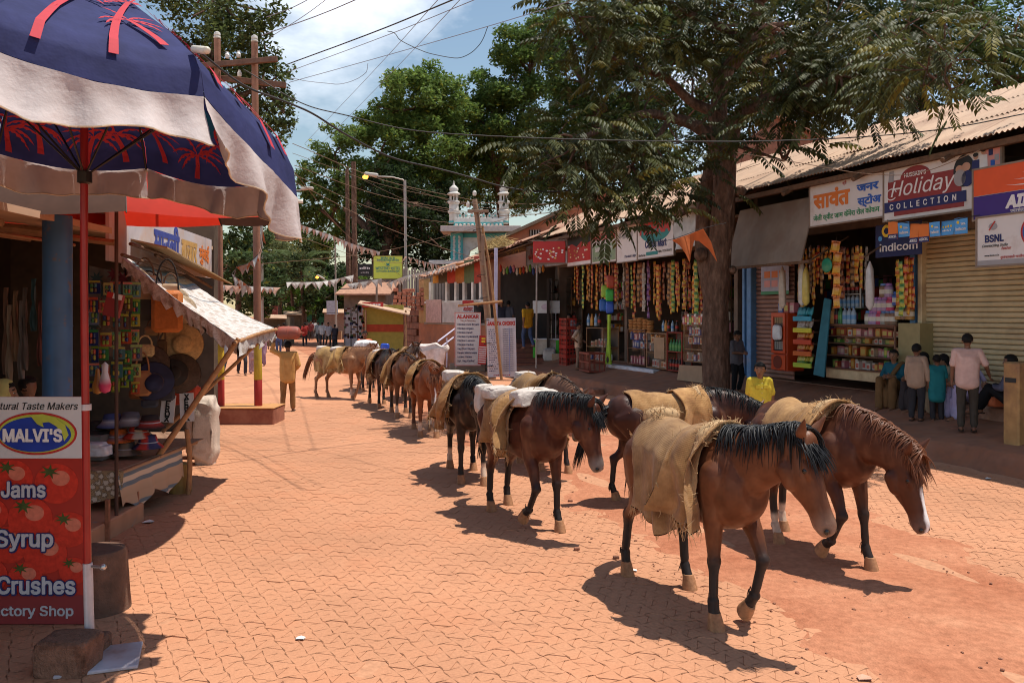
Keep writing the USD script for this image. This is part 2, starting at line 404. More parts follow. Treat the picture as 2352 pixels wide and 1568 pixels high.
ca,sa = math.cos(PA),math.sin(PA)
cells = []
for i in range(-160,160):
 for j in range(10,190):
  x = PV * (i * ca - j * sa); y = PV * (i * sa + j * ca)
  if not (4.3 < y < 21.0): continue
  px = CX + F * x / y
  if px < -60 or px > 2420: continue
  if in_lane(np.array([x,y])): continue
  u,w = lane_uv(np.array([x,y]))
  kk_ = (np.array([x,y,0]) - KB) @ KN
  if kk_ > -0.35: continue
  if x < -8.5: continue
  cells.append((x,y,(i + j) % 2))
cells.sort(key=lambda c: c[1])
pr = np.random.default_rng(5)
paving = thing('paving','red dumbbell pavers laid across the sunny street',None,kind='structure')
rest = MB(); k_ = 0
for x,y,t in cells:
 px = CX + F * x / y; py = HY + F * EYE / y
 tilt = pr.normal(0,0.0025); v,f = paver_mesh(x,y,t,pr.normal(0,0.012),pr.normal(0,0.0016) - 0.001)
 v[:len(v),2] += (v[:,0] - x) * tilt
 if k_ < 300 and 230 < px < 2360 and py < 1600:
  obj('paver',(v,f),paver_mat,paving); k_ += 1
 else:
  rest.add(v,f)
obj('paver_field',rest,paver_mat,paving,kind='stuff')
bed = MB(); bed.quad((-4.6,3.0,-0.0055),(14,3.0,-0.0055),(9,21.0,-0.0055),(-8.5,21.0,-0.0055)); obj('joint_bed',bed,joint_mat,paving)
# beyond 21 m the joints are too fine to tell apart
far_mat = usdkit.material(stage,'/World/Looks/far_paving',{
 'geo': ('geometry',{}),'mp': ('mapping',{'rotation': (0,0,math.radians(18))}),'br': ('brick_texture',{'scale': 1.0,'brick_width': 0.30,'row_height': 0.17,'mortar_size': 0.012,'color1': (0.515,0.245,0.136),'color2': (0.475,0.22,0.122),'mortar': (0.42,0.20,0.115)}),
 'n1': ('noise_texture',{'scale': 0.5,'detail': 6.0}),'r1': ('rgb_ramp',{'ramp': [(0.3,(0.86,0.84,0.82)),(0.7,(1.1,1.1,1.1))]}),'mu': ('mix_color',{'blend_type': 'multiply','fac': 1.0,'use_clamp': False}),
 'p': ('principled_bsdf',{'roughness': 0.95,'specular_ior_level': 0.15})},
 [('geo.position','mp.vector'),('mp.vector','br.vector'),('geo.position','n1.vector'),('n1.fac','r1.fac'),('br.color','mu.a'),('r1.color','mu.b'),('mu.result','p.base_color')],surface='p.BSDF')
fp = MB()
fp.quad((-11.5,20.96,-0.001),L0 + LD * ((20.96 - L0[1]) / LD[1]) + [0,0,-0.001],L0 + LD * 60 + [0,0,-0.001],(-30,62,-0.001))
e0 = L0 + LN * 2.75
fp.quad(e0 + LD * ((20.96 - e0[1]) / LD[1]) + [0,0,-0.001],(3.45,20.96,-0.001),(-10.5,59,-0.001),e0 + LN * 0.6 + LD * 58 + [0,0,-0.001])
obj('far_paving',fp,far_mat,label='sunlit paving of the street further up',kind='structure')

# right pavement: a raised earth-and-concrete ledge with a broken edge of stones and two low steps
pav_mat = mat('dusty_concrete',(0.27,0.125,0.075),0.95,0.22,3.0,bump=0.5,bscale=18.0,dirt=(0.34,0.13,0.065),dirt_scale=2.2)
ss = np.linspace(-6.5,32,150); wsr = np.array([-0.22,-0.10,-0.03,0.06,0.5,1.0,1.5,2.0,3.2,6.0])
zz = np.array([-0.03,0.16,0.27,0.30,0.33,PAVE,0.50,0.69,0.70,0.70])
P = np.zeros((len(ss),len(wsr),3))
for i,s in enumerate(ss):
 for j,w in enumerate(wsr): P[i,j] = K(s,w + (0.05 * math.sin(s * 2.3) + 0.04 * math.sin(s * 5.7 + 2) + 0.03 * math.sin(s * 11.3)) * (j < 5),zz[j])
P[...,2] += 0.03 * (meshkit.fbm(P * [3,3,3],3,9) - 0.5) * (np.arange(len(wsr)) > 0)
obj('pavement',grid(P),pav_mat,smooth=True,label='raised dusty pavement in front of the right-hand shops',kind='structure')
stone_mat = mat('laterite_stone',(0.26,0.115,0.07),0.95,0.3,9.0,bump=0.8,bscale=25.0)
def rough_stone(size,seed,sub=2):
 m = ICO[sub]; v = np.sign(m.vertices) * np.abs(m.vertices) ** 0.45
 v = v * (1 + 0.28 * (meshkit.fbm(m.vertices * 2.3 + seed * 7.1,3,seed)[:,None] - 0.5)) * np.asarray(size) / 2
 return v,m.faces
sr = np.random.default_rng(11)
step_stones = [(1290,880,.42,.30,.15),(1325,905,.45,.34,.2),(1370,905,.5,.35,.2),(1250,870,.4,.3,.16),(2125,1012,.3,.2,.12),(2160,1018,.22,.16,.1),(2200,1035,.35,.22,.14)]
sl = ['laterite block under the pavement edge behind the laden bay horse','laterite step block nearest the red drinks crate','second laterite step block below the drinks crates','laterite block at the foot of the striped menu banner','pale broken stone lying on the pavement edge right of the horses','small broken stone on the kerb beside the pale one','broken kerb stone nearest the drain hole']
for i,(px,py,a,b,c) in enumerate(step_stones):
 p = G(px,py,0.0); v,f = rough_stone((a,b,c),i)
 obj('kerb_stone',(xf(v,rotz(sr.uniform(0,3)),p + [0,0,c * .35 + (0.28 if i > 3 else 0)]),f),stone_mat,smooth=True,label=sl[i],cat='stone')
# scattered stones, droppings and paper scraps in the road
pebble = MB()
for k in range(900):
 u,w = sr.uniform(-4,20) if k % 2 else sr.uniform(-3,4),sr.uniform(-.5,3.2); p = L0 + LD * u + LN * w; sz = abs(sr.normal(0.002,0.006)) + 0.003
 v,f = rough_stone((sz * 2,sz * 1.6,sz),k,0); pebble.add(xf(v,rotz(k),p + [0,0,sz * .3]),f)
obj('gravel',pebble,stone_mat,label='loose gravel and grit scattered over the earth lane',kind='stuff')
for (px,py,s,lab,col) in [(690,1468,.05,'scrap of white paper on the pavers at bottom centre left',(.75,.72,.68)),(1455,1312,.05,'white paper scrap by the front horse rear hoof',(.75,.72,.68)),(340,1200,.09,'flat white wrapper on the pavers beside the stall platform',(.75,.72,.68)),(2270,1100,.06,'white scrap on the sunlit paving near the right kerb',(.75,.72,.68)),(1342,912,.10,'crumpled blue wrapper below the drinks crate',(.05,.12,.55)),(1985,1560,.07,'pale flat stone at the bottom right of the lane',(.55,.3,.2)),(1265,805 + 100,.05,'small scrap near the banner foot',(.6,.5,.4))]:
 p = G(px,py); mb = MB(); q = np.array([[-1,-.6,0],[.9,-.7,.12],[1.1,.5,.02],[0,.8,.25],[-.9,.6,.05]]) * s * .6
 mb.add(np.vstack([q,q - [0,0,.006]]) + p + [0,0,.012],[[0,1,2],[0,2,3],[0,3,4],[7,6,5],[8,7,5],[9,8,5]])
 obj('litter_scrap',mb,paint(col),label=lab,cat='litter')
for (px,py,s,lab) in [(1307,1000,.09,'lone laterite stone lying between the two middle horses'),(1310,1152,.03,'brown pebble beside the laden horse front hoof'),(1325,1262,.03,'dark pebble behind the laden horse'),(1415,1282,.03,'dark pebble left of the front horse tail tip')]:
 v,f = rough_stone((s * 2,s * 1.5,s),int(px),1); obj('road_stone',(v + G(px,py) + [0,0,s * .4],f),stone_mat,smooth=True,label=lab,cat='stone')
# ================================================================ right-hand shop row
R_K = np.column_stack([KN,KD,UP])          # local (w, s, z)
FZ = 0.70                                    # shop floor
def kbox(mb,px0,px1,yt,yb,w0,w1,c=None,bev=0.0,zb=None):
 s0,s1 = KS(px0,w0),KS(px1,w0); pm = (px0 + px1) / 2
 z1 = KZ(pm,yt,w0); z0 = KZ(pm,yb,w0) if zb is None else zb
 return mb.box((w0,min(s0,s1),z0),(w1,max(s0,s1),z1),c,bev,R_K,KB)
def kb(mb,w0,w1,s0,s1,z0,z1,c=None,bev=0.0):
 return mb.box((w0,s0,z0),(w1,s1,z1),c,bev,R_K,KB)
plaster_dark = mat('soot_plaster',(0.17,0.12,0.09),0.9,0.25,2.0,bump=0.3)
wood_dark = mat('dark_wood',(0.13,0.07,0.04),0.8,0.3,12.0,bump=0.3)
wood_mid = mat('brown_wood',(0.30,0.17,0.09),0.7,0.25,12.0,bump=0.25)
tin = mat('dusty_corrugated_tin',(0.47,0.305,0.20),0.7,0.16,1.2,spec=0.35,dirt=(0.30,0.155,0.09),dirt_scale=0.9,dirt_amt=(0.5,0.78))
shutter_mat = mat('cream_shutter',(0.50,0.385,0.22),0.6,0.12,3.0,dirt=(0.30,0.20,0.12),dirt_scale=1.3,dirt_amt=(0.52,0.85))
shutter_red = mat('oxide_shutter',(0.30,0.16,0.12),0.65,0.2,4.0,dirt=(0.18,0.10,0.07))
blue_paint = mat('blue_paint',(0.10,0.22,0.40),0.55,0.18,6.0,dirt=(0.25,0.16,0.12),dirt_amt=(0.6,0.8))
cream_paint = mat('cream_paint',(0.55,0.42,0.24),0.65,0.15,5.0,dirt=(0.30,0.18,0.10))
row = thing('shop_building','long single storey shop row under a dusty corrugated tin roof on the right','building')
S0,S1 = -5.0,21.5
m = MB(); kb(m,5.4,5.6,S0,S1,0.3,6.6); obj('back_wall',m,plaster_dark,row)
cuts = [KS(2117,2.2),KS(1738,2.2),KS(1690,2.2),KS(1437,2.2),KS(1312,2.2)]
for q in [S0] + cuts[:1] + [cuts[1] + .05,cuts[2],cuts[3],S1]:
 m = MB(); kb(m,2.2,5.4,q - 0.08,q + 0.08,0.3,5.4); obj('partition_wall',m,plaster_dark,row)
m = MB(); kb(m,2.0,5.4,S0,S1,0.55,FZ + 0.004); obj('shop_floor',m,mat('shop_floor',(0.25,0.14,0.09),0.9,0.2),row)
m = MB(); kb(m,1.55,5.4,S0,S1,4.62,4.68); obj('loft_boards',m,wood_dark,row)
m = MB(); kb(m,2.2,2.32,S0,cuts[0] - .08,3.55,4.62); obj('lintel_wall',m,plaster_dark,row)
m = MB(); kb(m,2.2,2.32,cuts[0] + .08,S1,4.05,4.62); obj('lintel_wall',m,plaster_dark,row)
for w_,z_ in ((1.05,4.93),(2.3,5.53),(3.6,6.16),(4.5,6.58)):
 m = MB(); kb(m,w_ - .05,w_ + .05,S0,S1,z_ - .05,z_ + .05); obj('purlin',m,wood_dark,row)
for k in range(13):
 s_ = S0 + 1 + k * 2.05; m = MB(); m.tube([K(s_,0.85,4.80),K(s_,4.6,6.60)],0.05,6); obj('rafter',m,wood_dark,row)
# roof sheets, one by one: three overlapping courses
def sheet(s0,s1,w0,w1,z0,z1,seed):
 n = int(round((s1 - s0) / 0.0165)); t = np.linspace(s0,s1,n)
 r = np.random.default_rng(seed); dz = r.normal(0,0.006,2)
 ww = np.linspace(w0,w1,4); P = np.zeros((n,4,3))
 for j,w in enumerate(ww):
  f = j / 3; z = z0 + (z1 - z0) * f + dz[0] * (1 - f) + dz[1] * f - 0.012 * math.sin(f * math.pi)
  P[:,j] = KB + t[:,None] * KD + w * KN + (z + 0.019 * np.cos(t * 2 * math.pi / 0.10))[:,None] * UP
 return grid(P)
def roof_z(w): return 5.08 + (w - 0.92) * (6.80 - 5.08) / (4.6 - 0.92)
sd = np.random.default_rng(21)
courses = [(0.92,2.35,0.0),(2.15,3.55,0.014),(3.38,4.66,0.028)]
for ci,(w0,w1,lift) in enumerate(courses):
 k = 0; s = S0 - 0.3 + 0.21 * ci
 while s < S1:
  j = sd.normal(0,0.022)
  v,f = sheet(s,s + 0.84,w0 + j,w1,roof_z(w0 + j) + lift + 0.003 * (k % 2),roof_z(w1) + lift + 0.003 * (k % 2),k + 100 * ci)
  obj('roof_sheet',(v,f),tin,row,smooth=True); s += 0.78; k += 1
# a short upper patch of roof laid over the near end
for k in range(5):
 s = S0 - .2 + k * 0.8; v,f = sheet(s,s + 0.86,0.70,2.0,5.16,5.60,900 + k); obj('roof_sheet',(v,f),tin,row,smooth=True)
# far slope of the roof
m = MB(); P = np.array([[K(S0,4.62,6.78),K(S0,8.2,5.2)],[K(S1,4.62,6.78),K(S1,8.2,5.2)]]); m.add(*grid(P)); obj('rear_roof',m,tin,row)
# rolling shutter of the closed shop: every slat
sh0,sh1 = S0 + .1,cuts[0] - 0.16
zt = np.arange(FZ + 0.02,3.72,0.092)
for z in zt:
 n = 7; a = np.linspace(0,math.pi,n); prof = np.stack([2.16 - 0.030 * np.sin(a),z + 0.086 * (1 - np.cos(a)) / 2],1)
 P = np.array([[KB + w * KN + s_ * KD + zz_ * UP for s_ in (sh0,sh1)] for w,zz_ in prof]); obj('shutter_slat',grid(P),shutter_mat,row,smooth=True)
for s_ in (cuts[0] - 0.12,):
 m = MB(); kb(m,2.02,2.20,s_ - .05,s_ + .05,FZ,4.0,bev=.01); obj('shutter_post',m,cream_paint,row)
m = MB(); kb(m,2.04,2.2,cuts[0] + .02,cuts[0] + .14,FZ,4.0,bev=.01); obj('door_post',m,blue_paint,row)
m = MB(); s_ = KS(1731,2.1); kb(m,1.95,2.18,s_ - .09,s_ + .09,FZ - .1,4.1,bev=.012); obj('door_post',m,blue_paint,row)
m = MB(); s_ = KS(1716,2.1); kb(m,1.98,2.12,s_ - .05,s_ + .05,FZ - .1,4.1,bev=.012); obj('door_post',m,blue_paint,row)
# oxide-red slatted shutter left of the sweet shop
a0,a1 = KS(1742,2.2),KS(1832,2.2)
for z in np.arange(FZ + .02,3.9,0.105):
 a = np.linspace(0,math.pi,7); prof = np.stack([2.14 - 0.034 * np.sin(a),z + 0.098 * (1 - np.cos(a)) / 2],1)
 P = np.array([[KB + w * KN + q * KD + zz_ * UP for q in (a1,a0)] for w,zz_ in prof]); obj('shutter_slat',grid(P),shutter_red,row,smooth=True)
# grey tilted canopy boards between the trunk and the sign
m = MB(); q0,q1 = KS(1690,1.2),KS(1862,1.2)
P = np.array([[K(q1,1.32,4.72),K(q1,0.95,3.35)],[K(q0,1.32,4.72),K(q0,0.95,3.35)]]); P2 = np.zeros((12,4,3))
for i in range(12):
 for j in range(4): P2[i,j] = (P[0,0] * (1 - i / 11) + P[1,0] * i / 11) * (1 - j / 3) + (P[0,1] * (1 - i / 11) + P[1,1] * i / 11) * j / 3 - KN * 0.03 * math.sin(i * 1.3) * j / 3
obj('canopy_board',slab(P2,KN * .03),mat('weathered_panel',(0.21,0.16,0.125),0.85,0.2,1.5,dirt=(0.17,0.11,0.08),dirt_scale=1.6),row,smooth=False)
m = MB(); kb(m,0.95,1.02,KS(1862,1),KS(1620,1),3.30,3.36); obj('canopy_batten',m,wood_dark,row)
for px in (1745,1860,1990):
 m = MB(); s_ = KS(px,1.2); m.tube([K(s_,1.15,3.34),K(s_,2.2,3.9)],0.02,5); obj('bracket',m,wood_dark,row)
# ledge in front of the shutter, where the women sit
ledge = obj('concrete_ledge',MB().box((1.5,S0,.30),(2.05,KS(2020,1.5),.715),None,.02,R_K,KB),mat('ledge_concrete',(0.30,0.18,0.125),0.95,0.25,4.0,bump=0.5,bscale=20,dirt=(0.20,0.09,0.05)),smooth=False,label='low worn concrete ledge in front of the closed cream shutter',cat='ledge')
# white tiled plinth of the chikki shop
pl_ = obj('shop_plinth',MB().box((1.55,KS(1500,1.55),.36),(2.0,KS(1392,1.55),.62),None,.008,R_K,KB),mat('white_tile',(0.55,0.56,0.60),0.35,0.1,5.0,dirt=(0.34,0.19,0.12),dirt_amt=(.5,.75)),label='white tiled plinth under the counters of the chikki shop',cat='plinth')

# ---------------------------------------------------------------- sign boards
white = mat('sign_white',(0.62,0.57,0.54),0.5,0.07,2.0,dirt=(0.40,0.30,0.25),dirt_scale=2.0,dirt_amt=(0.55,0.85))
frame_m = mat('sign_frame',(0.22,0.16,0.12),0.6)
def board(name,label,cat,px0,px1,yt,yb,w,material,th=0.05,frame=True,tilt=0.0,group=None):
 pm = (px0 + px1) / 2; s0,s1 = KS(px0,w),KS(px1,w); zt_,zb_ = KZ(pm,yt,w),KZ(pm,yb,w)
 W,H = abs(s0 - s1),zt_ - zb_
 M = R_SIGN @ rotx(tilt)
 t = thing(name,label,cat,K(s0,w,zb_),M=M,group=group)
 plate(t,'panel',rect(0,0,W,H),-th,th,material)
 if frame:
  f = MB(); e = 0.03
  for a,b in (((-e,-e,-th),(W + e,0,.012)),((-e,H,-th),(W + e,H + e,.012)),((-e,0,-th),(0,H,.012)),((W,0,-th),(W + e,H,.012))): f.box(a,b)
  obj('frame',f,frame_m,t)
 return t,W,H
INK = {k: mat('ink_' + k,c,0.5,0.06,5.0) for k,c in dict(red=(.42,.03,.025),orange=(.62,.16,.03),blue=(.03,.10,.38),navy=(.02,.025,.10),black=(.02,.02,.02),white=(.68,.64,.62),maroon=(.24,.035,.035),green=(.05,.22,.10),teal=(.02,.19,.18),yellow=(.72,.48,.04),grey=(.30,.28,.28),pink=(.60,.25,.22),sky=(.08,.30,.62),skin=(.45,.25,.17),lime=(.30,.55,.06),brown=(.20,.09,.05)).items()}
# Devanagari general store board
t,W,H = board('shop_sign','white board lettered in orange, blue and green Devanagari beside the maroon one','sign',1861,2030,410,508,1.12,white)
text_on(t,'lettering','सावंत',H * .36,W * .05,H * .42,INK['orange'],font='deva',bold=4,fit=W * .52)
text_on(t,'lettering','जनर',H * .17,W * .66,H * .64,INK['blue'],font='deva',bold=4,fit=W * .28)
text_on(t,'lettering','स्टोअ',H * .17,W * .67,H * .33,INK['blue'],font='deva',bold=4,fit=W * .30)
text_on(t,'lettering','जेली स्वीट जाम कॅमेरा रोल कोकम',H * .12,W * .05,H * .12,INK['green'],font='deva',bold=2,fit=W * .90)
text_on(t,'lettering','श्री',H * .07,W * .47,H * .87,INK['red'],font='deva',bold=1)
# Hussain's Holiday Collection
t,W,H = board('shop_sign','big white and maroon board with flowing script and a picture of couples','sign',2031,2298,357,489,1.10,white)
x0,x1 = W * .04,W * .70
arch = [(x0,H * .22),(x1,H * .22),(x1,H * .72)] + [(W * .30 + W * .14 * math.cos(a),H * .72 + H * .20 * math.sin(a)) for a in np.linspace(0,math.pi,16)] + [(x0,H * .72)]
plate(t,'maroon_panel',arch,.002,.004,INK['maroon'])
plate(t,'maroon_panel',rect(W * .10,H * .06,W * .72,H * .20),.002,.004,INK['maroon'])
plate(t,'navy_band',rect(W * .005,H * .14,W * .74,H * .33),.004,.004,INK['navy'])
text_on(t,'lettering',"HUSSAIN'S",H * .075,W * .30,H * .74,INK['white'],z=.008,center=True,bold=2,fit=W * .2)
text_on(t,'lettering','Holiday',H * .27,W * .07,H * .42,INK['white'],z=.008,slant=.28,bold=0,fit=W * .58)
loop_pts = [(W * (.075 + .05 * math.cos(a)),H * (.47 + .10 * math.sin(a))) for a in np.linspace(0.3,5.6,24)]
lm = MB()
for a,b in zip(loop_pts[:-1],loop_pts[1:]):
 d = np.subtract(b,a); n_ = np.array([-d[1],d[0]]) / (np.linalg.norm(d) + 1e-9) * H * .010
 lm.quad((*(a + n_),.0095),(*(a - n_),.0095),(*(b - n_),.0095),(*(b + n_),.0095))
obj('flourish',lm,INK['white'],t)
text_on(t,'lettering','C  O  L  L  E  C  T  I  O  N',H * .10,W * .06,H * .185,INK['white'],z=.010,bold=2,fit=W * .60)
plate(t,'portrait_ground',disc_pts(W * .72,H * .66,W * .085,H * .27),.004,.004,INK['black'])
for (a,b,r,col) in ((.685,.70,.030,'skin'),(.74,.72,.034,'skin'),(.69,.55,.05,'grey'),(.75,.52,.048,'navy')):
 plate(t,'portrait',disc_pts(W * a,H * b,W * r,H * r * (2.2 if col in ('skin',) else 2.8)),.009 + .001 * (col != 'skin'),.003,INK[col])
for (a,top,col,col2) in ((.815,.80,'navy','blue'),(.875,.86,'white','blue')):
 plate(t,'figure',[(W * (a - .028),H * top),(W * (a + .028),H * top),(W * (a + .035),H * .48),(W * (a - .035),H * .48)],.006,.003,INK[col])
 plate(t,'figure',[(W * (a - .03),H * .475),(W * (a + .03),H * .475),(W * (a + .035),H * .09),(W * (a - .005),H * .09)],.006,.003,INK[col2])
 plate(t,'figure',disc_pts(W * a,H * (top + .055),W * .018,H * .05),.006,.003,INK['skin']); plate(t,'figure',disc_pts(W * a,H * (top + .085),W * .02,H * .035),.010,.003,INK['black'])
plate(t,'pink_corner',[(W * .92,H * .45),(W,H * .45),(W,H),(W * .86,H)],.002,.003,INK['pink'])
for (a,b,c1) in ((.93,.88,'navy'),(.945,.70,'blue'),(.975,.78,'grey'),(.965,.55,'sky')): plate(t,'drawn_goods',rect(W * (a - .016),H * (b - .05),W * (a + .016),H * (b + .05)),.006,.003,INK[c1])
plate(t,'drawn_bag',[(W * .045,H * .70),(W * .095,H * .70),(W * .10,H * .90),(W * .055,H * .90)],.007,.003,INK['grey'])
# red and navy phone board
t,W,H = board('shop_sign','orange-red and navy phone company board cut off by the right edge','sign',2237,2480,392 - 22,500 - 10,0.86,white)
plate(t,'red_field',rect(0,H * .47,W,H),.002,.004,mat('ink_vermilion',(.66,.085,.02),.45,.05)); plate(t,'navy_field',rect(0,0,W,H * .46),.002,.004,mat('ink_indigo',(.045,.02,.16),.45,.05))
text_on(t,'lettering','AIRCEL',H * .22,W * .33,H * .16,INK['white'],z=.007,bold=6,slant=.18)
text_on(t,'lettering','एयरसेल',H * .07,W * .38,H * .05,INK['white'],z=.007,font='deva',bold=1)
for k in range(3):
 yb_ = H * (.60 + .10 * k); xs_ = np.linspace(W * (.33 + .08 * k),W * .95,14); cv = [(x,yb_ - H * .05 * math.sin((x - xs_[0]) / (xs_[-1] - xs_[0]) * math.pi)) for x in xs_]
 plate(t,'swoosh',cv + [(x,y + H * .022 * math.sin((x - xs_[0]) / (xs_[-1] - xs_[0]) * math.pi)) for x,y in cv[-2:0:-1]],.007,.003,INK['white'])
# BSNL
t,W,H = board('shop_sign','white phone company board with a blue roundel below the orange-red one','sign',2245,2480,500 - 12,617 - 14,0.84,white)
plate(t,'grey_foot',rect(0,0,W,H * .10),.002,.003,INK['grey'])
plate(t,'roundel_rim',disc_pts(W * .72,H * .62,W * .265,H * .44),.002,.003,INK['red']); plate(t,'roundel',disc_pts(W * .72,H * .62,W * .245,H * .41),.005,.003,mat('ink_roundel',(.015,.10,.34),.4,.05))
text_on(t,'lettering','BSNL',H * .14,W * .085,H * .48,INK['navy'],bold=4,fit=W * .2)
text_on(t,'lettering','Connecting India',H * .055,W * .055,H * .375,INK['black'],slant=.3,fit=W * .27); text_on(t,'lettering','faster',H * .06,W * .26,H * .30,INK['red'],slant=.3,bold=1)
text_on(t,'lettering','www.bsnl.co.in',H * .035,W * .08,H * .18,INK['black']); text_on(t,'lettering','दूरसंचारसाठी भारतीय',H * .05,W * .25,H * .12,INK['red'],font='deva')
text_on(t,'lettering','S',H * .2,W * .62,H * .55,INK['red'],z=.009,bold=6)
plate(t,'emblem',disc_pts(W * .17,H * .80,W * .045,H * .075),.002,.003,INK['grey']); plate(t,'emblem',[(W * .135,H * .72),(W * .20,H * .90),(W * .185,H * .91),(W * .125,H * .73)],.006,.003,INK['red'])
# indicom banner
t,W,H = board('shop_banner','dark blue banner with a yellow ring hanging over the sweet shop','banner',2011,2117,512,588,1.55,mat('banner_navy',(.012,.018,.075),.5,.1),th=.012,frame=False)
text_on(t,'lettering','indicom',H * .22,W * .10,H * .18,INK['white'],bold=2,fit=W * .82,z=.002)
ring = MB(); th_ = np.linspace(0,2 * math.pi,30)
for a,b in zip(th_[:-1],th_[1:]):
 c0 = np.array([W * .25,H * .80,.003]); R1,R2 = H * .10,H * .19
 ring.quad(*(c0 + [r * math.cos(q),r * math.sin(q),0] for r,q in ((R1,a),(R2,a),(R2,b),(R1,b))))
obj('yellow_ring',ring,INK['yellow'],t)
plate(t,'small_ring',disc_pts(W * .11,H * .58,.05,.05),.002,.003,INK['sky'])
# string of small phone pennants
pen_lab = ['small red and navy pennant at the left end of the string','small blue pennant with a yellow ring, second from the left on the string','red and navy pennant partly behind the first blue one','red and navy pennant in the middle of the string, two blue ones either side','blue pennant with a yellow ring in the middle of the string','blue pennant with yellow script right of the middle one','blue pennant with a yellow ring at the right end of the string']
for k,(px0,px1,yt,yb,kind) in enumerate([(2040,2062,509,550,0),(2064,2090,511,544,1),(2088,2108,513,560,0),(2110,2134,514,556,0),(2136,2160,510,543,1),(2161,2190,506,540,2),(2192,2222,500,537,1)]):
 t,W,H = board('pennant',pen_lab[k],'pennant',px0,px1,yt,yb,0.80 + .02 * (k % 2),INK['orange'] if kind == 0 else INK['sky'],th=.006,frame=False,tilt=0.1 * math.sin(k * 2.1))
 if kind == 0:
  plate(t,'navy_foot',rect(0,0,W,H * .30),.001,.002,INK['navy']); text_on(t,'lettering','AIRCEL',H * .13,W * .08,H * .09,INK['white'],bold=3,fit=W * .84,z=.004)
 elif kind == 1:
  plate(t,'ring',disc_pts(W * .28,H * .72,W * .10,W * .10,20),.001,.002,INK['yellow']); text_on(t,'lettering','TATA',H * .12,W * .5,H * .55,INK['white'],bold=4,fit=W * .36,z=.002); text_on(t,'lettering','indicom',H * .18,W * .12,H * .22,INK['white'],bold=2,fit=W * .76,z=.002)
 else:
  smudge(t,W * .12,H * .5,W * .76,H * .2,INK['yellow'],4); smudge(t,W * .12,H * .25,W * .7,H * .13,INK['white'],6)
cord_m = mat('dark_cord',(0.03,0.025,0.02),0.7)
m = MB(); m.tube([K(KS(px,.8),.80,KZ(px,y,.8)) for px,y in ((2038,506),(2090,513),(2130,513),(2200,503),(2250,494))],.008,5); obj('pennant_string',m,cord_m,label='thin cord carrying the row of phone pennants',cat='cord')
# boards of the bakery and chikki shops
t,W,H = board('shop_sign','white chikki shop board with a teal oval behind red letters','sign',1465,1547,499,590,1.25,white)
plate(t,'oval',disc_pts(W * .5,H * .68,W * .43,H * .30),.002,.003,INK['teal'])
text_on(t,'lettering','HEENA',H * .26,W * .06,H * .62,INK['red'],bold=6,fit=W * .86,z=.006); text_on(t,'lettering','Chikki Mart',H * .17,W * .22,H * .26,INK['navy'],bold=5,fit=W * .60)
plate(t,'teal_bar',rect(W * .25,H * .06,W * .58,H * .15),.002,.003,INK['teal']); text_on(t,'lettering','Mob.: 9226206677',H * .06,W * .6,H * .10,INK['black'],fit=W * .36); text_on(t,'lettering','Matheran',H * .06,W * .03,H * .05,INK['black'],fit=W * .2)
t,W,H = board('shop_sign','plain white board with faded lettering left of the teal oval one','sign',1417,1463,516,600,1.25,white)
smudge(t,W * .12,H * .62,W * .7,H * .2,INK['grey'],4); text_on(t,'lettering','Chocolate Fudge',H * .07,W * .4,H * .10,INK['navy'],fit=W * .55)
t,W,H = board('shop_sign','green and white bakery and dairy board with a red heading','sign',1360,1415,526,602,1.25,white)
plate(t,'green_field',rect(W * .02,H * .04,W * .98,H * .55),.002,.003,mat('ink_sage',(.20,.27,.16),.5,.15)); text_on(t,'lettering','MAHARASHTRA',H * .19,W * .03,H * .68,INK['red'],bold=5,fit=W * .94); text_on(t,'lettering','BAKERY & DAIRY',H * .13,W * .15,H * .34,INK['white'],bold=3,fit=W * .7,z=.006)
smudge(t,W * .08,H * .1,W * .8,H * .1,INK['white'],9)
t,W,H = board('shop_sign','red and black board speckled with pictures of snacks beside the bakery one','sign',1304,1357,532,608,1.3,INK['red'])
plate(t,'black_top',[(0,H * .62),(W * .2,H * .66),(W * .4,H * .55),(W * .6,H * .7),(W * .8,H * .58),(W,H * .66),(W,H),(0,H)],.002,.003,INK['black']); plate(t,'white_foot',rect(0,0,W,H * .1),.002,.003,INK['white'])
gr = np.random.default_rng(3); sp = MB()
for k in range(16):
 a,b = gr.uniform(.06,.94),gr.uniform(.16,.60); v,f = outline(disc_pts(W * a,H * b,W * .035,H * .03,8),.003); sp.add(v + [0,0,.005],f,[(.7,.55,.35),(.7,.65,.6),(.5,.25,.08)][k % 3])
obj('snack_pictures',sp,VC,t)
t,W,H = board('shop_sign','pale blue and white upright board edge behind the red snack board','sign',1209,1306,545,612,2.0,mat('sign_pale_blue',(.45,.52,.66),.5))
text_on(t,'lettering','JANTA',H * .35,W * .06,H * .35,INK['red'],bold=5,fit=W * .5)
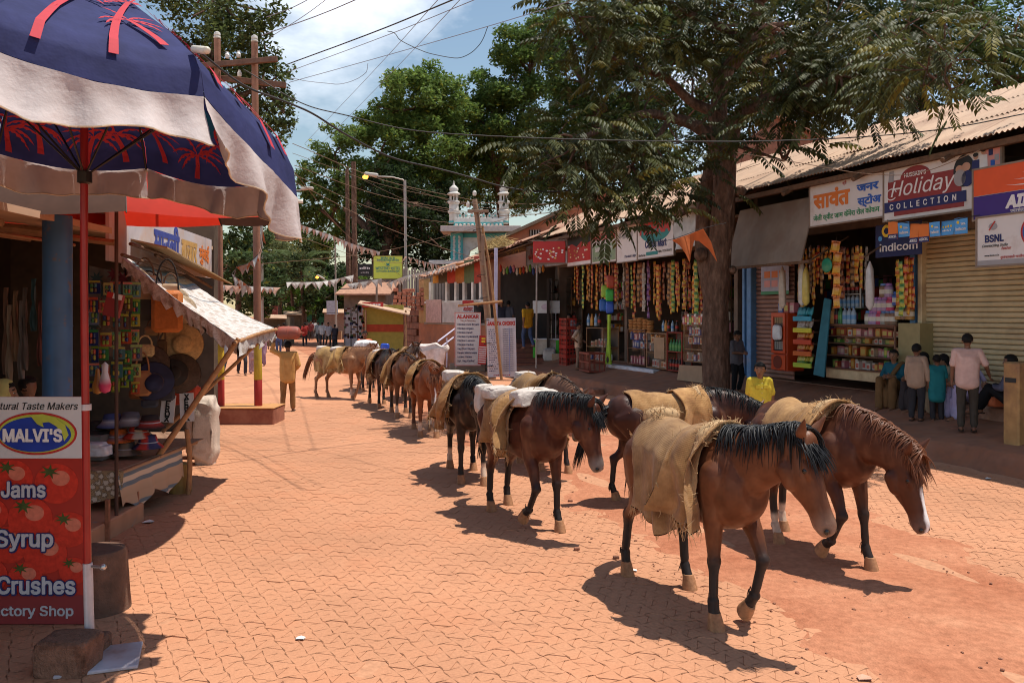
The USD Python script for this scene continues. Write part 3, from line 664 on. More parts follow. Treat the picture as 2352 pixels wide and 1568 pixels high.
# box sign facing down the street
pt = A(1224,604,28.4); Wb,Hb = 74 * 28.4 / F,50 * 28.4 / F
t = thing('box_sign','red box sign crowded with pictures of snacks on a thin post','sign',pt,rz=math.radians(-8)); Mx = np.column_stack([[1,0,0],[0,0,1],[0,-1,0]])
obj('box',MB().box((0,0,0),(Wb,.25,Hb),None,.012),INK['red'],t); [obj('frame',MB().box((-.03,-.012,z_),(Wb + .03,.24,z_ + .03)),frame_m,t) for z_ in (-.03,Hb)]
sp = MB()
for k in range(26):
 a,b = gr.uniform(.06,.94),gr.uniform(.08,.70); v,f = outline(disc_pts(Wb * a,Hb * b,Wb * gr.uniform(.02,.045),Hb * .04,8),.003); sp.add(xf(v + [0,0,.004],Mx),f,[(.75,.65,.55),(.7,.62,.6),(.6,.35,.12)][k % 3])
obj('snack_pictures',sp,VC,t)
pp = A(1231,604,28.5); m = MB(); m.tube([(.12,.12,0),(.10,.12,-pp[2] + .40)],.03,7); obj('post',m,mat('galvanised',(.30,.27,.25),.5,metal=.4),t)
# pale crumpled sheeting between the HEENA board and the trunk
P = np.zeros((14,10,3))
for i in range(14):
 for j in range(10):
  px = 1549 + (1640 - 1549) * i / 13; w = 1.2; P[i,j] = K(KS(px,w),w + .05 * math.sin(i * 1.9 + j),0) + UP * (KZ(px,478 - .25 * (px - 1549) + (575 - 478) * j / 9,w))
obj('tarpaulin',slab(P,KN * .01),mat('grey_sheeting',(.42,.42,.40),.5,.25,3.0),smooth=True,label='pale grey sheeting hung between the teal oval board and the trunk',cat='tarpaulin')
# ================================================================ the pack horses
jute = usdkit.material(stage,'/World/Looks/jute',{
 'tc': ('geometry',{}),'n': ('noise_texture',{'scale': 5.0,'detail': 6.0,'roughness': 0.65}),'w': ('wave_texture',{'scale': 70.0,'distortion': 1.5,'bands_direction': 'z'}),'w2': ('wave_texture',{'scale': 70.0,'distortion': 1.5,'bands_direction': 'x'}),
 'r': ('rgb_ramp',{'ramp': [(0.28,(0.17,0.085,0.038)),(0.5,(0.31,0.175,0.078)),(0.72,(0.45,0.275,0.135))]}),'at': ('attribute',{'attribute': 'col'}),
 'mu': ('mix_color',{'blend_type': 'multiply','fac': 1.0,'use_clamp': False}),'ad': ('math',{'math_type': 'add'}),'ad2': ('math',{'math_type': 'multiply_add','value2': 3.2}),
 'b': ('bump',{'strength': 0.4,'distance': 0.012}),'p': ('principled_bsdf',{'roughness': 0.95,'specular_ior_level': 0.1,'sheen_weight': 0.15})},
 [('tc.position','n.vector'),('tc.position','w.vector'),('tc.position','w2.vector'),('n.fac','r.fac'),('r.color','mu.a'),('at.color','mu.b'),('mu.result','p.base_color'),('w.fac','ad.value1'),('w2.fac','ad.value2'),
 ('n.fac','ad2.value1'),('ad.value','ad2.value3'),('ad2.value','b.height'),('b.normal','p.normal')],surface='p.BSDF')
COLOURED.add(jute)
sack_m = mat('white_sack',(0.52,0.45,0.40),0.8,0.12,6.0,bump=0.4,bscale=30.0)
coat = mat('horse_coat',None,0.44,0.16,16.0,bump=0.12,bscale=140.0,spec=0.24)
hoof_m = mat('hoof',(0.34,0.165,0.08),0.6,0.25,30.0,bump=0.2)
hair_m = {'black': mat('black_horsehair',(0.010,0.009,0.009),0.42,0.3,40.0,spec=0.3),'brown': mat('brown_horsehair',(0.16,0.055,0.022),0.45,0.3,40.0,spec=0.4),'dark': mat('dark_horsehair',(0.045,0.02,0.013),0.45,0.3,40.0)}
eye_m = mat('wet_eye',(0.012,0.008,0.006),0.08,0.0,5.0,spec=0.6)
bristle_m = mat('jute_fibre',(0.42,0.27,0.14),0.9,0.3,30.0)

def ell_ring(c,fwd,up,rz_,ry_,n=18,sq=0.0,egg=0.0):
 """An elliptical section at c across fwd: half-height rz_ along up, half-width ry_ sideways."""
 fwd = fwd / np.linalg.norm(fwd); up = up - fwd * (up @ fwd); up /= np.linalg.norm(up); side = np.cross(up,fwd)
 a = np.arange(n) * 2 * np.pi / n
 ca_,sa_ = np.cos(a),np.sin(a)
 w = ry_ * ca_ * (1 + egg * sa_)
 return c + np.outer(w,side) + np.outer(rz_ * sa_,up)
def catmull(P,n):
 P = np.asarray(P,float); Q = np.vstack([2 * P[0] - P[1],P,2 * P[-1] - P[-2]]); out = []
 for i in range(len(P) - 1):
  p0,p1,p2,p3 = Q[i:i + 4]
  for t in np.arange(n) / n: out.append(0.5 * (2 * p1 + (p2 - p0) * t + (2 * p0 - 5 * p1 + 4 * p2 - p3) * t * t + (3 * p1 - p0 - 3 * p2 + p3) * t ** 3))
 out.append(P[-1]); return np.array(out)
def man(v,f):
 m = Manifold(m3.Mesh(np.ascontiguousarray(v,np.float32),np.ascontiguousarray(f,np.uint32)))
 if m.volume() < 0: m = Manifold(m3.Mesh(np.ascontiguousarray(v,np.float32),np.ascontiguousarray(f[:,::-1],np.uint32)))
 return m
def hull_of(balls,sub=1):
 return Manifold.hull_points(np.vstack([ICO[sub].vertices * r + np.asarray(p) for p,r in balls]).astype(np.float64))
def union(ms): return Manifold.batch_boolean(ms,m3.OpType.Add)
def smooth_mesh(m,edge,it=12):
 m = m.refine_to_length(edge); g = m.to_mesh(); v,f = np.array(g.vert_properties[:,:3],float),np.array(g.tri_verts,int)
 v_,inv = np.unique(np.round(v,5),axis=0,return_inverse=True); f = inv.ravel()[f]; f = f[(f[:,0] != f[:,1]) & (f[:,1] != f[:,2]) & (f[:,0] != f[:,2])]
 t = trimesh.Trimesh(v_,f,process=False); trimesh.smoothing.filter_taubin(t,lamb=0.5,nu=0.51,iterations=it)
 return np.array(t.vertices),np.array(t.faces)
def seg_dist(p,a,b):
 a,b = np.asarray(a),np.asarray(b); d = b - a; t = np.clip(((p - a) @ d) / (d @ d),0,1)
 return np.linalg.norm(p - a - t[:,None] * d,axis=1),t

def horse(name,label,loc,rz,scale,coat_c,points_c,mane,legs,neck_yaw=0.0,neck_pitch=0.0,head_pitch=0.0,head_yaw=0.0,blaze=None,socks=(),edge=0.03,muzzle=(.16,.12,.09),shag=1.0,long_forelock=True,tail_swing=0.0,seed=0,group='pack horses walking down the street'):
 """legs: {'fl','fr','hl','hr'}: (upper angle, lower angle, pastern angle, lift). Angles forward positive, degrees. Local x forward, y left, z up; withers at 1.34."""
 r = np.random.default_rng(seed + 100)
 t = thing(name,label,'horse',loc,rz,group)
 parts = []
 # trunk, rump to chest
 st = np.array([(-0.80,1.02,.10,.07),(-0.74,1.03,.21,.15),(-0.62,1.02,.275,.215),(-0.45,1.005,.295,.245),(-0.25,.985,.285,.255),(0.0,.955,.295,.27),(0.22,.945,.305,.255),(0.40,.975,.325,.225),(0.52,.99,.31,.20),(0.62,.985,.25,.175),(0.70,.97,.15,.11)])
 rings = [ell_ring(np.array([x,0,z]),np.array([1.0,0,0]),UP,hz,hy,20,egg=-0.12 if x > -.4 else 0.05) for x,z,hz,hy in st]
 parts.append(man(*loft(rings)))
 parts.append(hull_of([((.36,0,1.27),.07),((.20,0,1.23),.06),((.48,0,1.18),.10)]))            # withers
 # neck
 ny,npit = math.radians(neck_yaw),math.radians(neck_pitch)
 base = np.array([.46,0,1.09])
 def nk(x,z,f=1.0):                                            # neck point, turned about the base; f how far the turn has come
  p = np.array([x,0,z]) - base
  a = npit * f; p = np.array([p[0] * math.cos(a) - p[2] * math.sin(a),0,p[0] * math.sin(a) + p[2] * math.cos(a)])
  return base + rotz(ny * f) @ p
 npts = [nk(.36,1.05,0),nk(.55,1.12,.3),nk(.72,1.19,.6),nk(.88,1.255,.85),nk(1.00,1.29,1),nk(1.08,1.29,1)]
 nr = [(.30,.175),(.245,.145),(.195,.115),(.165,.098),(.15,.09),(.10,.07)]
 cp = catmull(npts,3); rr = np.array(catmull(np.array([(a,b,0) for a,b in nr]),3))
 tang = np.gradient(cp,axis=0)
 nrings = [ell_ring(cp[i],tang[i],UP,rr[i,0],rr[i,1],18,egg=-.1) for i in range(len(cp))]
 parts.append(man(*loft(nrings)))
 # head
 poll = npts[4] + np.array([0,0,.03])
 hy,hp = ny + math.radians(head_yaw),math.radians(-62 + head_pitch)
 hf = rotz(hy) @ np.array([math.cos(hp),0,math.sin(hp)]); hu = rotz(hy) @ np.array([-math.sin(hp),0,math.cos(hp)]); hs = np.cross(hu,hf)
 def H(a,b,c=0.0): return poll + hf * a + hu * b + hs * c                           # along the face, out of the forehead, to the left
 hst = [(-.05,-.05,.075,.06),(.00,-.06,.115,.085),(.08,-.075,.135,.098),(.17,-.085,.138,.098),(.26,-.075,.115,.078),(.35,-.062,.085,.062),(.43,-.055,.072,.055),(.50,-.055,.072,.058),(.545,-.06,.055,.048),(.565,-.063,.028,.028)]
 parts.append(man(*loft([ell_ring(H(a,b),hf,hu,c,d,18,egg=.12 if a < .3 else 0) for a,b,c,d in hst])))
 for s in (-1,1):
  parts.append(hull_of([(H(.155,.012,.072 * s),.026),(H(.21,.0,.066 * s),.020),(H(.12,.0,.065 * s),.02)],1))     # brow
  parts.append(hull_of([(H(.12,-.12,.055 * s),.075),(H(.20,-.13,.05 * s),.06)],1))                                       # jowl
  parts.append(hull_of([(H(.51,-.03,.036 * s),.022),(H(.47,-.025,.034 * s),.018)],1))                                     # nostril rim
  e0 = H(-.035,.045,.055 * s); ed = hu * .75 - hf * .55 + hs * s * .45; ed /= np.linalg.norm(ed)
  parts.append(hull_of([(e0,.028),(e0 + ed * .05 + hs * s * .006,.034),(e0 + ed * .15,.006)],1))                            # ear
 parts.append(hull_of([(H(.50,-.115),.024),(H(.40,-.105),.03)],1))                                                             # lower lip
 # legs
 joints = {}
 def leg(key,s,front):
  up_,lo_,pa_,lift = legs[key]; a,b,c = (math.radians(q) for q in (up_,lo_,pa_))
  D = lambda an: np.array([math.sin(an),0,-math.cos(an)])
  if front:
   top = np.array([.44,.125 * s,.95]); el = top + np.array([-.02,.01 * s,-.19]) + D(a) * .02; kn = el + D(a) * .30; fe = kn + D(b) * .27; ho = fe + D(c) * .11
   js = [top,el,kn,fe,ho]; rad = [.12,.078,.046,.033,.036]
  else:
   top = np.array([-.50,.125 * s,1.02]); sti = top + D(a + .35) * .33; sti[1] += .02 * s; hk = sti + D(a - .62) * .34; fe = hk + D(b) * .34; ho = fe + D(c) * .11
   js = [top,sti,hk,fe,ho]; rad = [.18,.115,.05,.036,.037]
  js = np.array(js); want = lift + .075; k = (top[2] - want) / (top[2] - js[-1,2])
  js[1:,2] = top[2] - (top[2] - js[1:,2]) * k
  joints[key] = js
  if front:
   parts.append(hull_of([(js[0] + [.02,0,.08],.13),(js[0],rad[0]),(js[1],rad[1])])); mid = js[1] * .5 + js[2] * .5
   parts.append(hull_of([(js[1],rad[1]),(mid + [.0,0,.03],.058)])); parts.append(hull_of([(mid + [.0,0,.03],.058),(js[2] + (js[1] - js[2]) * .12,.043)]))
  else:
   parts.append(hull_of([(js[0],.19),(js[0] + [-.16,0,-.02],.10),(js[1],rad[1]),(js[1] * .55 + js[0] * .45 + [-.10,0,0],.12)])); mid = js[1] * .5 + js[2] * .5
   parts.append(hull_of([(js[1],rad[1]),(js[1] + [-.09,0,.02],.085),(mid,.068)])); parts.append(hull_of([(mid,.068),(js[2] + (js[1] - js[2]) * .10,.045)]))
   parts.append(hull_of([(js[2] + [-.035,0,.03],.025),(js[2],.048),(js[2] * .7 + js[1] * .3 + [-.05,0,0],.02)]))
  parts.append(hull_of([(js[2] + (js[1] - js[2]) * .1,rad[2]),(js[2],rad[2] + .004)]))
  parts.append(hull_of([(js[2],rad[2]),(js[2] * .72 + js[3] * .28,rad[3])])); parts.append(hull_of([(js[2] * .72 + js[3] * .28,rad[3]),(js[3] * .85 + js[2] * .15,rad[3] - .002)]))
  parts.append(hull_of([(js[3],.042),(js[3] + [-.022,0,-.01],.026)])); parts.append(hull_of([(js[3],.036),(js[4] + (js[3] - js[4]) * .15,.040)]))
 leg('fl',1,True); leg('fr',-1,True); leg('hl',1,False); leg('hr',-1,False)
 v,f = smooth_mesh(union(parts),edge,42 if edge < .02 else 24)
 # colours that belong to the animal: dark points, pale face mark, muzzle
 col = np.tile(np.asarray(coat_c,float) * .88,(len(v),1))
 nz = meshkit.fbm(v * 5 + seed,3,seed)[:,None]
 belly = np.clip((0.86 - v[:,2]) / .25,0,1)[:,None] * (np.abs(v[:,0:1]) < .42)
 col = col * (1 + .5 * (nz - .5)) * (1 + .25 * belly); dust = np.clip(meshkit.fbm(v * [14,14,5] + seed * 3,4,7) - .52,0,1)[:,None] * 1.1; col = col * (1 - dust) + np.array([.30,.14,.075]) * dust
 pc = np.asarray(points_c,float)
 for key,js in joints.items():
  front = key[0] == 'f'
  d1,t1 = seg_dist(v,js[2],js[3]); d2,t2 = seg_dist(v,js[1],js[2]); d3,t3 = seg_dist(v,js[3],js[4])
  near = np.minimum(np.minimum(d1,d2),d3)
  on = near < .085
  frac = np.where(d1 <= np.minimum(d2,d3),1 + t1,np.where(d2 < d3,t2,2.0 + t3))
  a = np.clip((frac - (.55 if front else .72)) / .5,0,1) * on
  col = col * (1 - a[:,None]) + pc * a[:,None]
  if key in socks:
   b = np.clip((frac - 1.62) / .12,0,1) * on; col = col * (1 - b[:,None]) + np.array([.55,.40,.30]) * b[:,None]
 rel = v - poll; al,ou,sd_ = rel @ hf,rel @ hu,rel @ hs
 head = (al > -.1) & (al < .62) & (np.abs(sd_) < .12) & (ou < .1) & (ou > -.24)
 mz = np.clip((al - .40) / .12,0,1) * head; col = col * (1 - mz[:,None]) + np.asarray(muzzle) * mz[:,None]
 nos = [H(.535,-.035,.042 * s) for s in (-1,1)]
 for q in nos:
  k = np.clip(1.4 - np.linalg.norm(v - q,axis=1) / .022,0,1)[:,None]; col = col * (1 - k) + np.array([.012,.01,.01]) * k
 if blaze:
  w0,w1,a0,a1 = blaze[:4]
  wd = w0 + (w1 - w0) * np.clip((al - a0) / (a1 - a0),0,1)
  k = np.clip((wd - np.abs(sd_ + .006 * np.sin(al * 30))) / .008 + .5,0,1) * np.clip((al - a0) / .04,0,1) * np.clip((a1 - al) / .03,0,1) * head * (ou > -.07)
  col = col * (1 - k[:,None]) + np.array([.74,.70,.68]) * k[:,None]
 obj('body',(v * scale,f,col),coat,t,smooth=True)
 for key,js in joints.items():
  c = js[4]; fwd = js[4] - js[3]; an = math.atan2(fwd[0],-fwd[2])
  sock = key in socks
  M = roty(-min(max(an - .35,-.9),.35)) if legs[key][3] > .02 else np.eye(3)
  pr_ = [(.040,.035,0),(.045,.01,.004),(.056,-.055,.018),(.058,-.074,.022),(.0,-.075,.022)]
  rg = [np.stack([np.cos(np.arange(14) * 2 * np.pi / 14) * ra * 1.1 + dx,np.sin(np.arange(14) * 2 * np.pi / 14) * ra,np.full(14,z)],1) for ra,z,dx in pr_]
  hv,hf_ = loft(rg); obj('hoof',(xf(hv,M,c) * scale,hf_),hoof_m,t,split=35)
 for s in (-1,1):
  m = MB(); m.ball(H(.165,.004,.081 * s),.019,sub=2); mm = m.out(); obj('eye',(mm[0] * scale,mm[1]),eye_m,t,smooth=True)
  m = MB(); m.ball(H(.538,-.036,.046 * s),(.013,.016,.02),sub=1); mm = m.out(); obj('nostril',(mm[0] * scale,mm[1]),eye_m,t,smooth=True)
 # mane: locks along the crest falling to one side (both on shaggy ones)
 hm = hair_m[mane]
 def lock(mb,p0,dirs,L,w,n=5,cv=.25):
  d = np.asarray(dirs,float); d /= np.linalg.norm(d); pts = [np.asarray(p0,float)]
  for k in range(n): d = d + np.array([0,0,-cv]); d /= np.linalg.norm(d); pts.append(pts[-1] + d * L / n)
  mb.tube(pts,w * np.array([1,1.05,.95,.75,.5,.12])[:n + 1],4)
 mb = MB(); ncr = int((560 if edge < .025 else 190) * shag)
 for k in range(ncr):
  q = r.uniform(0.14,1.0); i = q * (len(cp) - 2); i0 = int(i); fr_ = i - i0
  c = cp[i0] * (1 - fr_) + cp[i0 + 1] * fr_; h,wd = rr[i0] [:2] * (1 - fr_) + rr[i0 + 1][:2] * fr_; tg = tang[i0] / np.linalg.norm(tang[i0]); u_ = UP - tg * (UP @ tg); u_ /= np.linalg.norm(u_); sde = np.cross(u_,tg)
  sgn = 1 if r.random() < .80 else -1; L = r.uniform(.13,.26) * shag; an = r.normal(-.05,.12); pts = []; lift = r.uniform(.004,.022); dr = r.normal(0,.02)
  p = None
  for j in range(6):
   if an < 1.25: p = c + u_ * (h + lift) * math.cos(an) + sde * sgn * (wd + lift) * math.sin(an) + tg * dr * j * .5; an += (L / 5) / ((h + wd) / 2)
   else: p = pts[-1] + np.array([0,0,-L / 5]) + tg * dr * .3 + sde * sgn * .004
   pts.append(p)
  mb.tube(pts,r.uniform(.003,.0062) * np.array([.8,1.1,1.0,.85,.55,.12]),4)
 mm = mb.out(); obj('mane',(mm[0] * scale,mm[1]),hm,t,smooth=True,kind='stuff')
 mb = MB()
 for k in range(int(110 * shag)):
  p0 = H(r.uniform(-.06,.02),.045,r.normal(0,.03)); lock(mb,p0,hu * .55 + hf * r.uniform(.5,1.1) + hs * r.normal(0,.35),(r.uniform(.14,.27) if long_forelock else r.uniform(.08,.15)),r.uniform(.0035,.0065),cv=.24)
 mm = mb.out(); obj('forelock',(mm[0] * scale,mm[1]),hm,t,smooth=True,kind='stuff')
 mb = MB(); ts = math.radians(tail_swing)
 for k in range(70):
  p0 = np.array([-.78 + r.normal(0,.012),r.normal(0,.02),1.10 + r.normal(0,.025)]); d0 = rotz(ts * r.uniform(.7,1.2)) @ np.array([-1.0,r.normal(0,.12),.15]); n = 7; L = r.uniform(.62,.86); d = d0; pts = [p0]
  for q in range(n): d = d / np.linalg.norm(d) + np.array([0,0,-.48 if q < 4 else -.22]); d /= np.linalg.norm(d); pts.append(pts[-1] + d * L / n)
  mb.tube(pts,np.array([1.5,1.7,1.6,1.4,1.1,.8,.5,.15]) * r.uniform(.006,.010),4)
 mm = mb.out(); obj('tail',(mm[0] * scale,mm[1]),hm,t,smooth=True,kind='stuff')
 fe = MB()
 for key,js in joints.items():
  for k in range(14): lock(fe,js[3] + [-.028,r.normal(0,.012),.02 + r.normal(0,.02)],(-.35,r.normal(0,.25),-.9),.055,.004,3,.3)
 mm = fe.out(); obj('fetlock_tuft',(mm[0] * scale,mm[1]),hair_m['dark'] if mane != 'brown' else hm,t,smooth=True,kind='stuff')
 return t,poll

def drape(name,label,loc,rz,scale,x0,x1,left,right,lift=0.03,tint=(1,1,1),seed=0,folds=1.0,roll=None,group=None,cat='saddle pad',bundle=None,flare=0.0):
 """A jute pad laid over a horse's back, hanging left and right metres down each flank; roll: frayed coir roll under its front edge; bundle: list of sacks tied on top."""
 t = thing(name,label,cat,loc,rz,group)
 r = np.random.default_rng(seed + 40)
 st = np.array([(-0.80,1.02,.10,.07),(-0.74,1.03,.21,.15),(-0.62,1.02,.275,.215),(-0.45,1.005,.295,.245),(-0.25,.985,.285,.255),(0.0,.955,.30,.27),(0.22,.955,.315,.255),(0.40,.975,.335,.225),(0.52,.99,.31,.20),(0.62,.985,.25,.175)])
 nx,na = 34,41
 def sheet_at(x0,x1,l,r_,off,sd,fold):
  P = np.zeros((nx,na,3))
  for i in range(nx):
   u = i / (nx - 1); x = x0 + (x1 - x0) * u
   zc,hz,hy = (np.interp(x,st[:,0],st[:,k]) for k in (1,2,3)); zc += 0.0
   for j in range(na):
    q = j / (na - 1) * 2 - 1; L = (l if q > 0 else r_) * abs(q) * (1 + .05 * math.sin(x * 9 + sd) * (abs(q) > .9))
    # walk down the ellipse until it turns under, then hang straight
    a = min(L / ((hz + hy) / 2 + off),1.25); rem = max(0.0,L - 1.25 * ((hz + hy) / 2 + off))
    y = (hy + off) * math.sin(a); z = zc + (hz + off) * math.cos(a) - rem; y += rem * (.05 + flare)
    hang = min(1.0,abs(q) ** 1.5 * 1.2)
    fo = fold * hang * (.024 * math.sin(x * 17 + sd * 1.3 + 1.5 * math.sin(q * 3 + sd)) + .018 * math.sin(x * 31 + sd * 2.1 + q * 2)); xs_ = x + fold * hang * .03 * math.sin(q * 5 + x * 6 + sd) + .02 * math.sin(abs(q) * 9 + sd) * (u > .9 or u < .1)
    P[i,j] = (xs_,math.copysign(y + fo,q),z + .008 * math.sin(x * 23 + q * 11 + sd) )
  P += .014 * (meshkit.fbm(P * 9 + sd * 3.3,3,seed)[...,None] - .5)
  return P
 P = sheet_at(x0,x1,left,right,lift,seed * 1.7,folds)
 v,f = slab(P,np.array([0,0,-.014])); obj('jute_sheet',(v * scale,f,np.tile(np.asarray(tint,float),(len(v),1))),jute,t,smooth=True)
 P2 = sheet_at(x1 - (x1 - x0) * .36,x1 + .02,left * .97,right * .97,lift + .045,seed * 2.9 + 1,folds * 2.2)
 v,f = slab(P2,np.array([0,0,-.016])); obj('folded_edge',(v * scale,f,np.tile(np.asarray(tint,float) * [1.12,1.08,1.0],(len(v),1))),jute,t,smooth=True)
 if roll is not None:
  for (xr,rr_,spread) in roll:
   zc,hz,hy = (np.interp(xr,st[:,0],st[:,k]) for k in (1,2,3)); pts = []
   for q in np.linspace(-spread,spread,13): pts.append((xr + .02 * math.sin(q * 5),(hy + rr_ * .5) * math.sin(q),zc + (hz + rr_ * .55) * math.cos(q)))
   m = MB(); m.tube(pts,rr_ * np.concatenate([[.5,.9],np.ones(9),[.9,.5]]),12); v,f,_ = m.out(); v = v + .02 * (meshkit.fbm(v * 22,3,seed)[:,None] - .5)
   obj('coir_roll',(v * scale,f),bristle_m,t,smooth=True)
   m = MB()
   for k in range(150):
    q = r.uniform(-spread,spread); a = r.uniform(0,6.28); p0 = np.array([xr + rr_ * math.cos(a),(hy + rr_ * .5 + rr_ * .8 * math.sin(a)) * math.sin(q),zc + (hz + rr_ * .55 + rr_ * .8 * math.sin(a)) * math.cos(q)])
    d = r.normal(0,1,3) * .5 + [math.cos(a),math.sin(q) * math.sin(a),math.cos(q) * abs(math.sin(a))]; d /= np.linalg.norm(d); m.tube([p0,p0 + d * .03 + r.normal(0,.008,3),p0 + d * .055 + r.normal(0,.016,3)],[.003,.0025,.001],3)
   mm = m.out(); obj('loose_fibre',(mm[0] * scale,mm[1]),bristle_m,t,kind='stuff')
 m = MB()
 for Pq in (P,P2):
  for j in (0,na - 1):
   for k in range(26):
    i = r.integers(0,nx); p0 = Pq[i,j]; m.tube([p0,p0 + [r.normal(0,.012),r.normal(0,.008),-r.uniform(.02,.05)],p0 + [r.normal(0,.025),r.normal(0,.01),-r.uniform(.05,.12)]],[.004,.003,.0012],3)
  for k in range(40):
   j = r.integers(0,na); i = nx - 1 if r.random() < .6 else 0; p0 = Pq[i,j]; m.tube([p0,p0 + r.normal(0,.018,3),p0 + r.normal(0,.035,3)],[.004,.003,.001],3)
 mm = m.out(); obj('frayed_thread',(mm[0] * scale,mm[1]),bristle_m,t,kind='stuff')
 for (bx,by,bz,sx,sy,sz,material) in bundle or []:
  v,f = rough_stone((sx,sy,sz),seed + int(bx * 100),3); v = v * (1 + .30 * (meshkit.fbm(v * [7,7,14] + seed,4,seed)[:,None] - .5)); v[:,2] -= .35 * v[:,1] ** 2
  obj('sack',((v + [bx,by,bz]) * scale,f),material,t,smooth=True)
 return t

WALK_A = {'fl': (14,8,20,0),'fr': (-12,-16,10,0),'hl': (-8,-4,18,0),'hr': (10,6,20,0)}
BAY,DARKBAY,BLACK,CHEST,DUN = (.125,.041,.017),(.048,.015,.009),(.020,.011,.009),(.21,.060,.021),(.31,.145,.068)
def at_hooves(px,py): return G(px,py)
def place(front,hind):
 """Body centre and heading from where the front and hind hooves stand in the photograph."""
 a,b = np.asarray(front,float),np.asarray(hind,float); d = a - b; return (a + b) / 2,math.atan2(d[1],d[0])
# ================================================================ what the right-hand shops sell
def at_shop(px,py,w,yref=None):
 """A point on the plane w at that place in the photograph."""
 return K(KS(px,w),w,KZ(px,py,w))
SHINY = mat('foil_packet',None,0.28,0.10,20.0,spec=0.6)
PLAST = mat('plastic',None,0.35,0.05,12.0,spec=0.5)
def packet_mesh(w,h,d,c,c2):
 mb = MB(); x = w / 2
 rows = [(-h / 2,.002,1.0),(-h * .42,.004,.97),(-h * .30,d * .42,.92),(0,d * .5,.92),(h * .30,d * .42,.92),(h * .42,.004,.97),(h / 2,.002,1.0)]
 ring = lambda z,t,k: np.array([[-x * k,0,z],[-x * k * .5,-t,z],[x * k * .5,-t,z],[x * k,0,z],[x * k * .5,t,z],[-x * k * .5,t,z]])
 v,f = loft([ring(*q) for q in rows],True); col = np.tile(np.asarray(c,float),(len(v),1)); idx = np.arange(len(v) - 2) // 6
 col[:len(v) - 2][(idx >= 2) & (idx <= 3)] = c2; mb.add(v,f,col); return mb
# packets are drawn with x along the shop front, y out of it, z up
R_P = np.column_stack([-KD,KN,UP])
KINDS = [('orange',(.55,.14,.02),(.60,.32,.04)),('red',(.40,.035,.02),(.50,.20,.03)),('maroon',(.16,.03,.02),(.30,.10,.03)),('yellow',(.58,.36,.03),(.38,.10,.02)),('green',(.06,.20,.05),(.45,.40,.06)),('silver',(.42,.38,.33),(.32,.26,.22)),('purple',(.12,.04,.16),(.20,.08,.20)),('teal',(.02,.16,.20),(.05,.26,.30)),('brown',(.14,.06,.025),(.36,.18,.06))]
protos = {}
ORD = ['first','second','third','fourth','fifth','sixth','seventh','eighth','ninth','tenth','eleventh','twelfth','thirteenth','fourteenth','fifteenth','sixteenth','seventeenth','eighteenth','nineteenth','twentieth'] + [f'{k}th' for k in range(21,60)]
_cnt = {}
def nth(*key):
 _cnt[key] = _cnt.get(key,-1) + 1; return ORD[min(_cnt[key],58)]
def strip(kind,n,px,py,w,where,scale=1.0,rz=0.0):
 name,c,c2 = KINDS[kind]; key = (kind,n); p = at_shop(px,py,w); M = R_P @ rotz(rz) * scale
 lab = f'{nth("strip", name, where)} string of {name} packets from the left in the {where} front'; grp = f'strings of {name} packets, {where}'
 if key in protos: return dup(protos[key],p,M=M,label=lab,group=grp)
 t = thing('packet_string',lab,'snack packets',p,M=M,group=grp); protos[key] = t
 r = np.random.default_rng(kind * 10 + n)
 for k in range(n):
  v,f,col = packet_mesh(.13,.165,.05,c,c2).out(); v = xf(v,rotz(r.normal(0,.25)) @ roty(r.normal(0,.10)),[r.normal(0,.006),r.normal(0,.01),-.09 - k * .158]); obj('packet',(v,f,col),SHINY,t)
 m = MB(); m.tube([(0,.0,.05),(0,.0,-n * .158)],.003,3); obj('string',m,cord_m,t)
 return t
gr = np.random.default_rng(17)
CH,SW = 'chikki and bakery shop','sweet shop'
for k,px in enumerate(np.linspace(1318,1606,40)):
 kind = [0,1,2,4,0,8,1,0,2,8,1,3,2,1,8,5,0,2,4,1,8,2,5,6,1,3,0,1,2,8,0,4,1,0,3,2,1,0,4,1][k]
 strip(kind,7 + (k * 5) % 4,px + gr.normal(0,2),604 - (px - 1320) * .03 + gr.uniform(-4,10),1.95 + .3 * gr.random(),CH,gr.uniform(.95,1.15),gr.normal(0,.2))
for k,px in enumerate((1700,1708)): strip((2,8)[k],8,px,590,2.6,CH,1.0)
for k,px in enumerate([1836,1843,1852,1861,1869,1878,1888,1897,1906,1926,1936,1947,1958,1968,1978,1989,2062,2071,2080,2088,2095]):
 kind = [3,3,0,8,0,1,8,0,0,8,2,1,8,0,3,5,3,4,1,0,1][k]
 strip(kind,[8,9,7,8,9,6,7,4,5,6,7,5,6,5,6,6,6,7,6,8,7][k],px,566 + gr.uniform(-6,10) + (26 if px > 2050 else 0),1.75 + .3 * gr.random(),SW,gr.uniform(.8,1.0),gr.normal(0,.2))
# big twisted orange banner of packets
strip(0,6,1921,552,1.55,SW,1.45,.3)
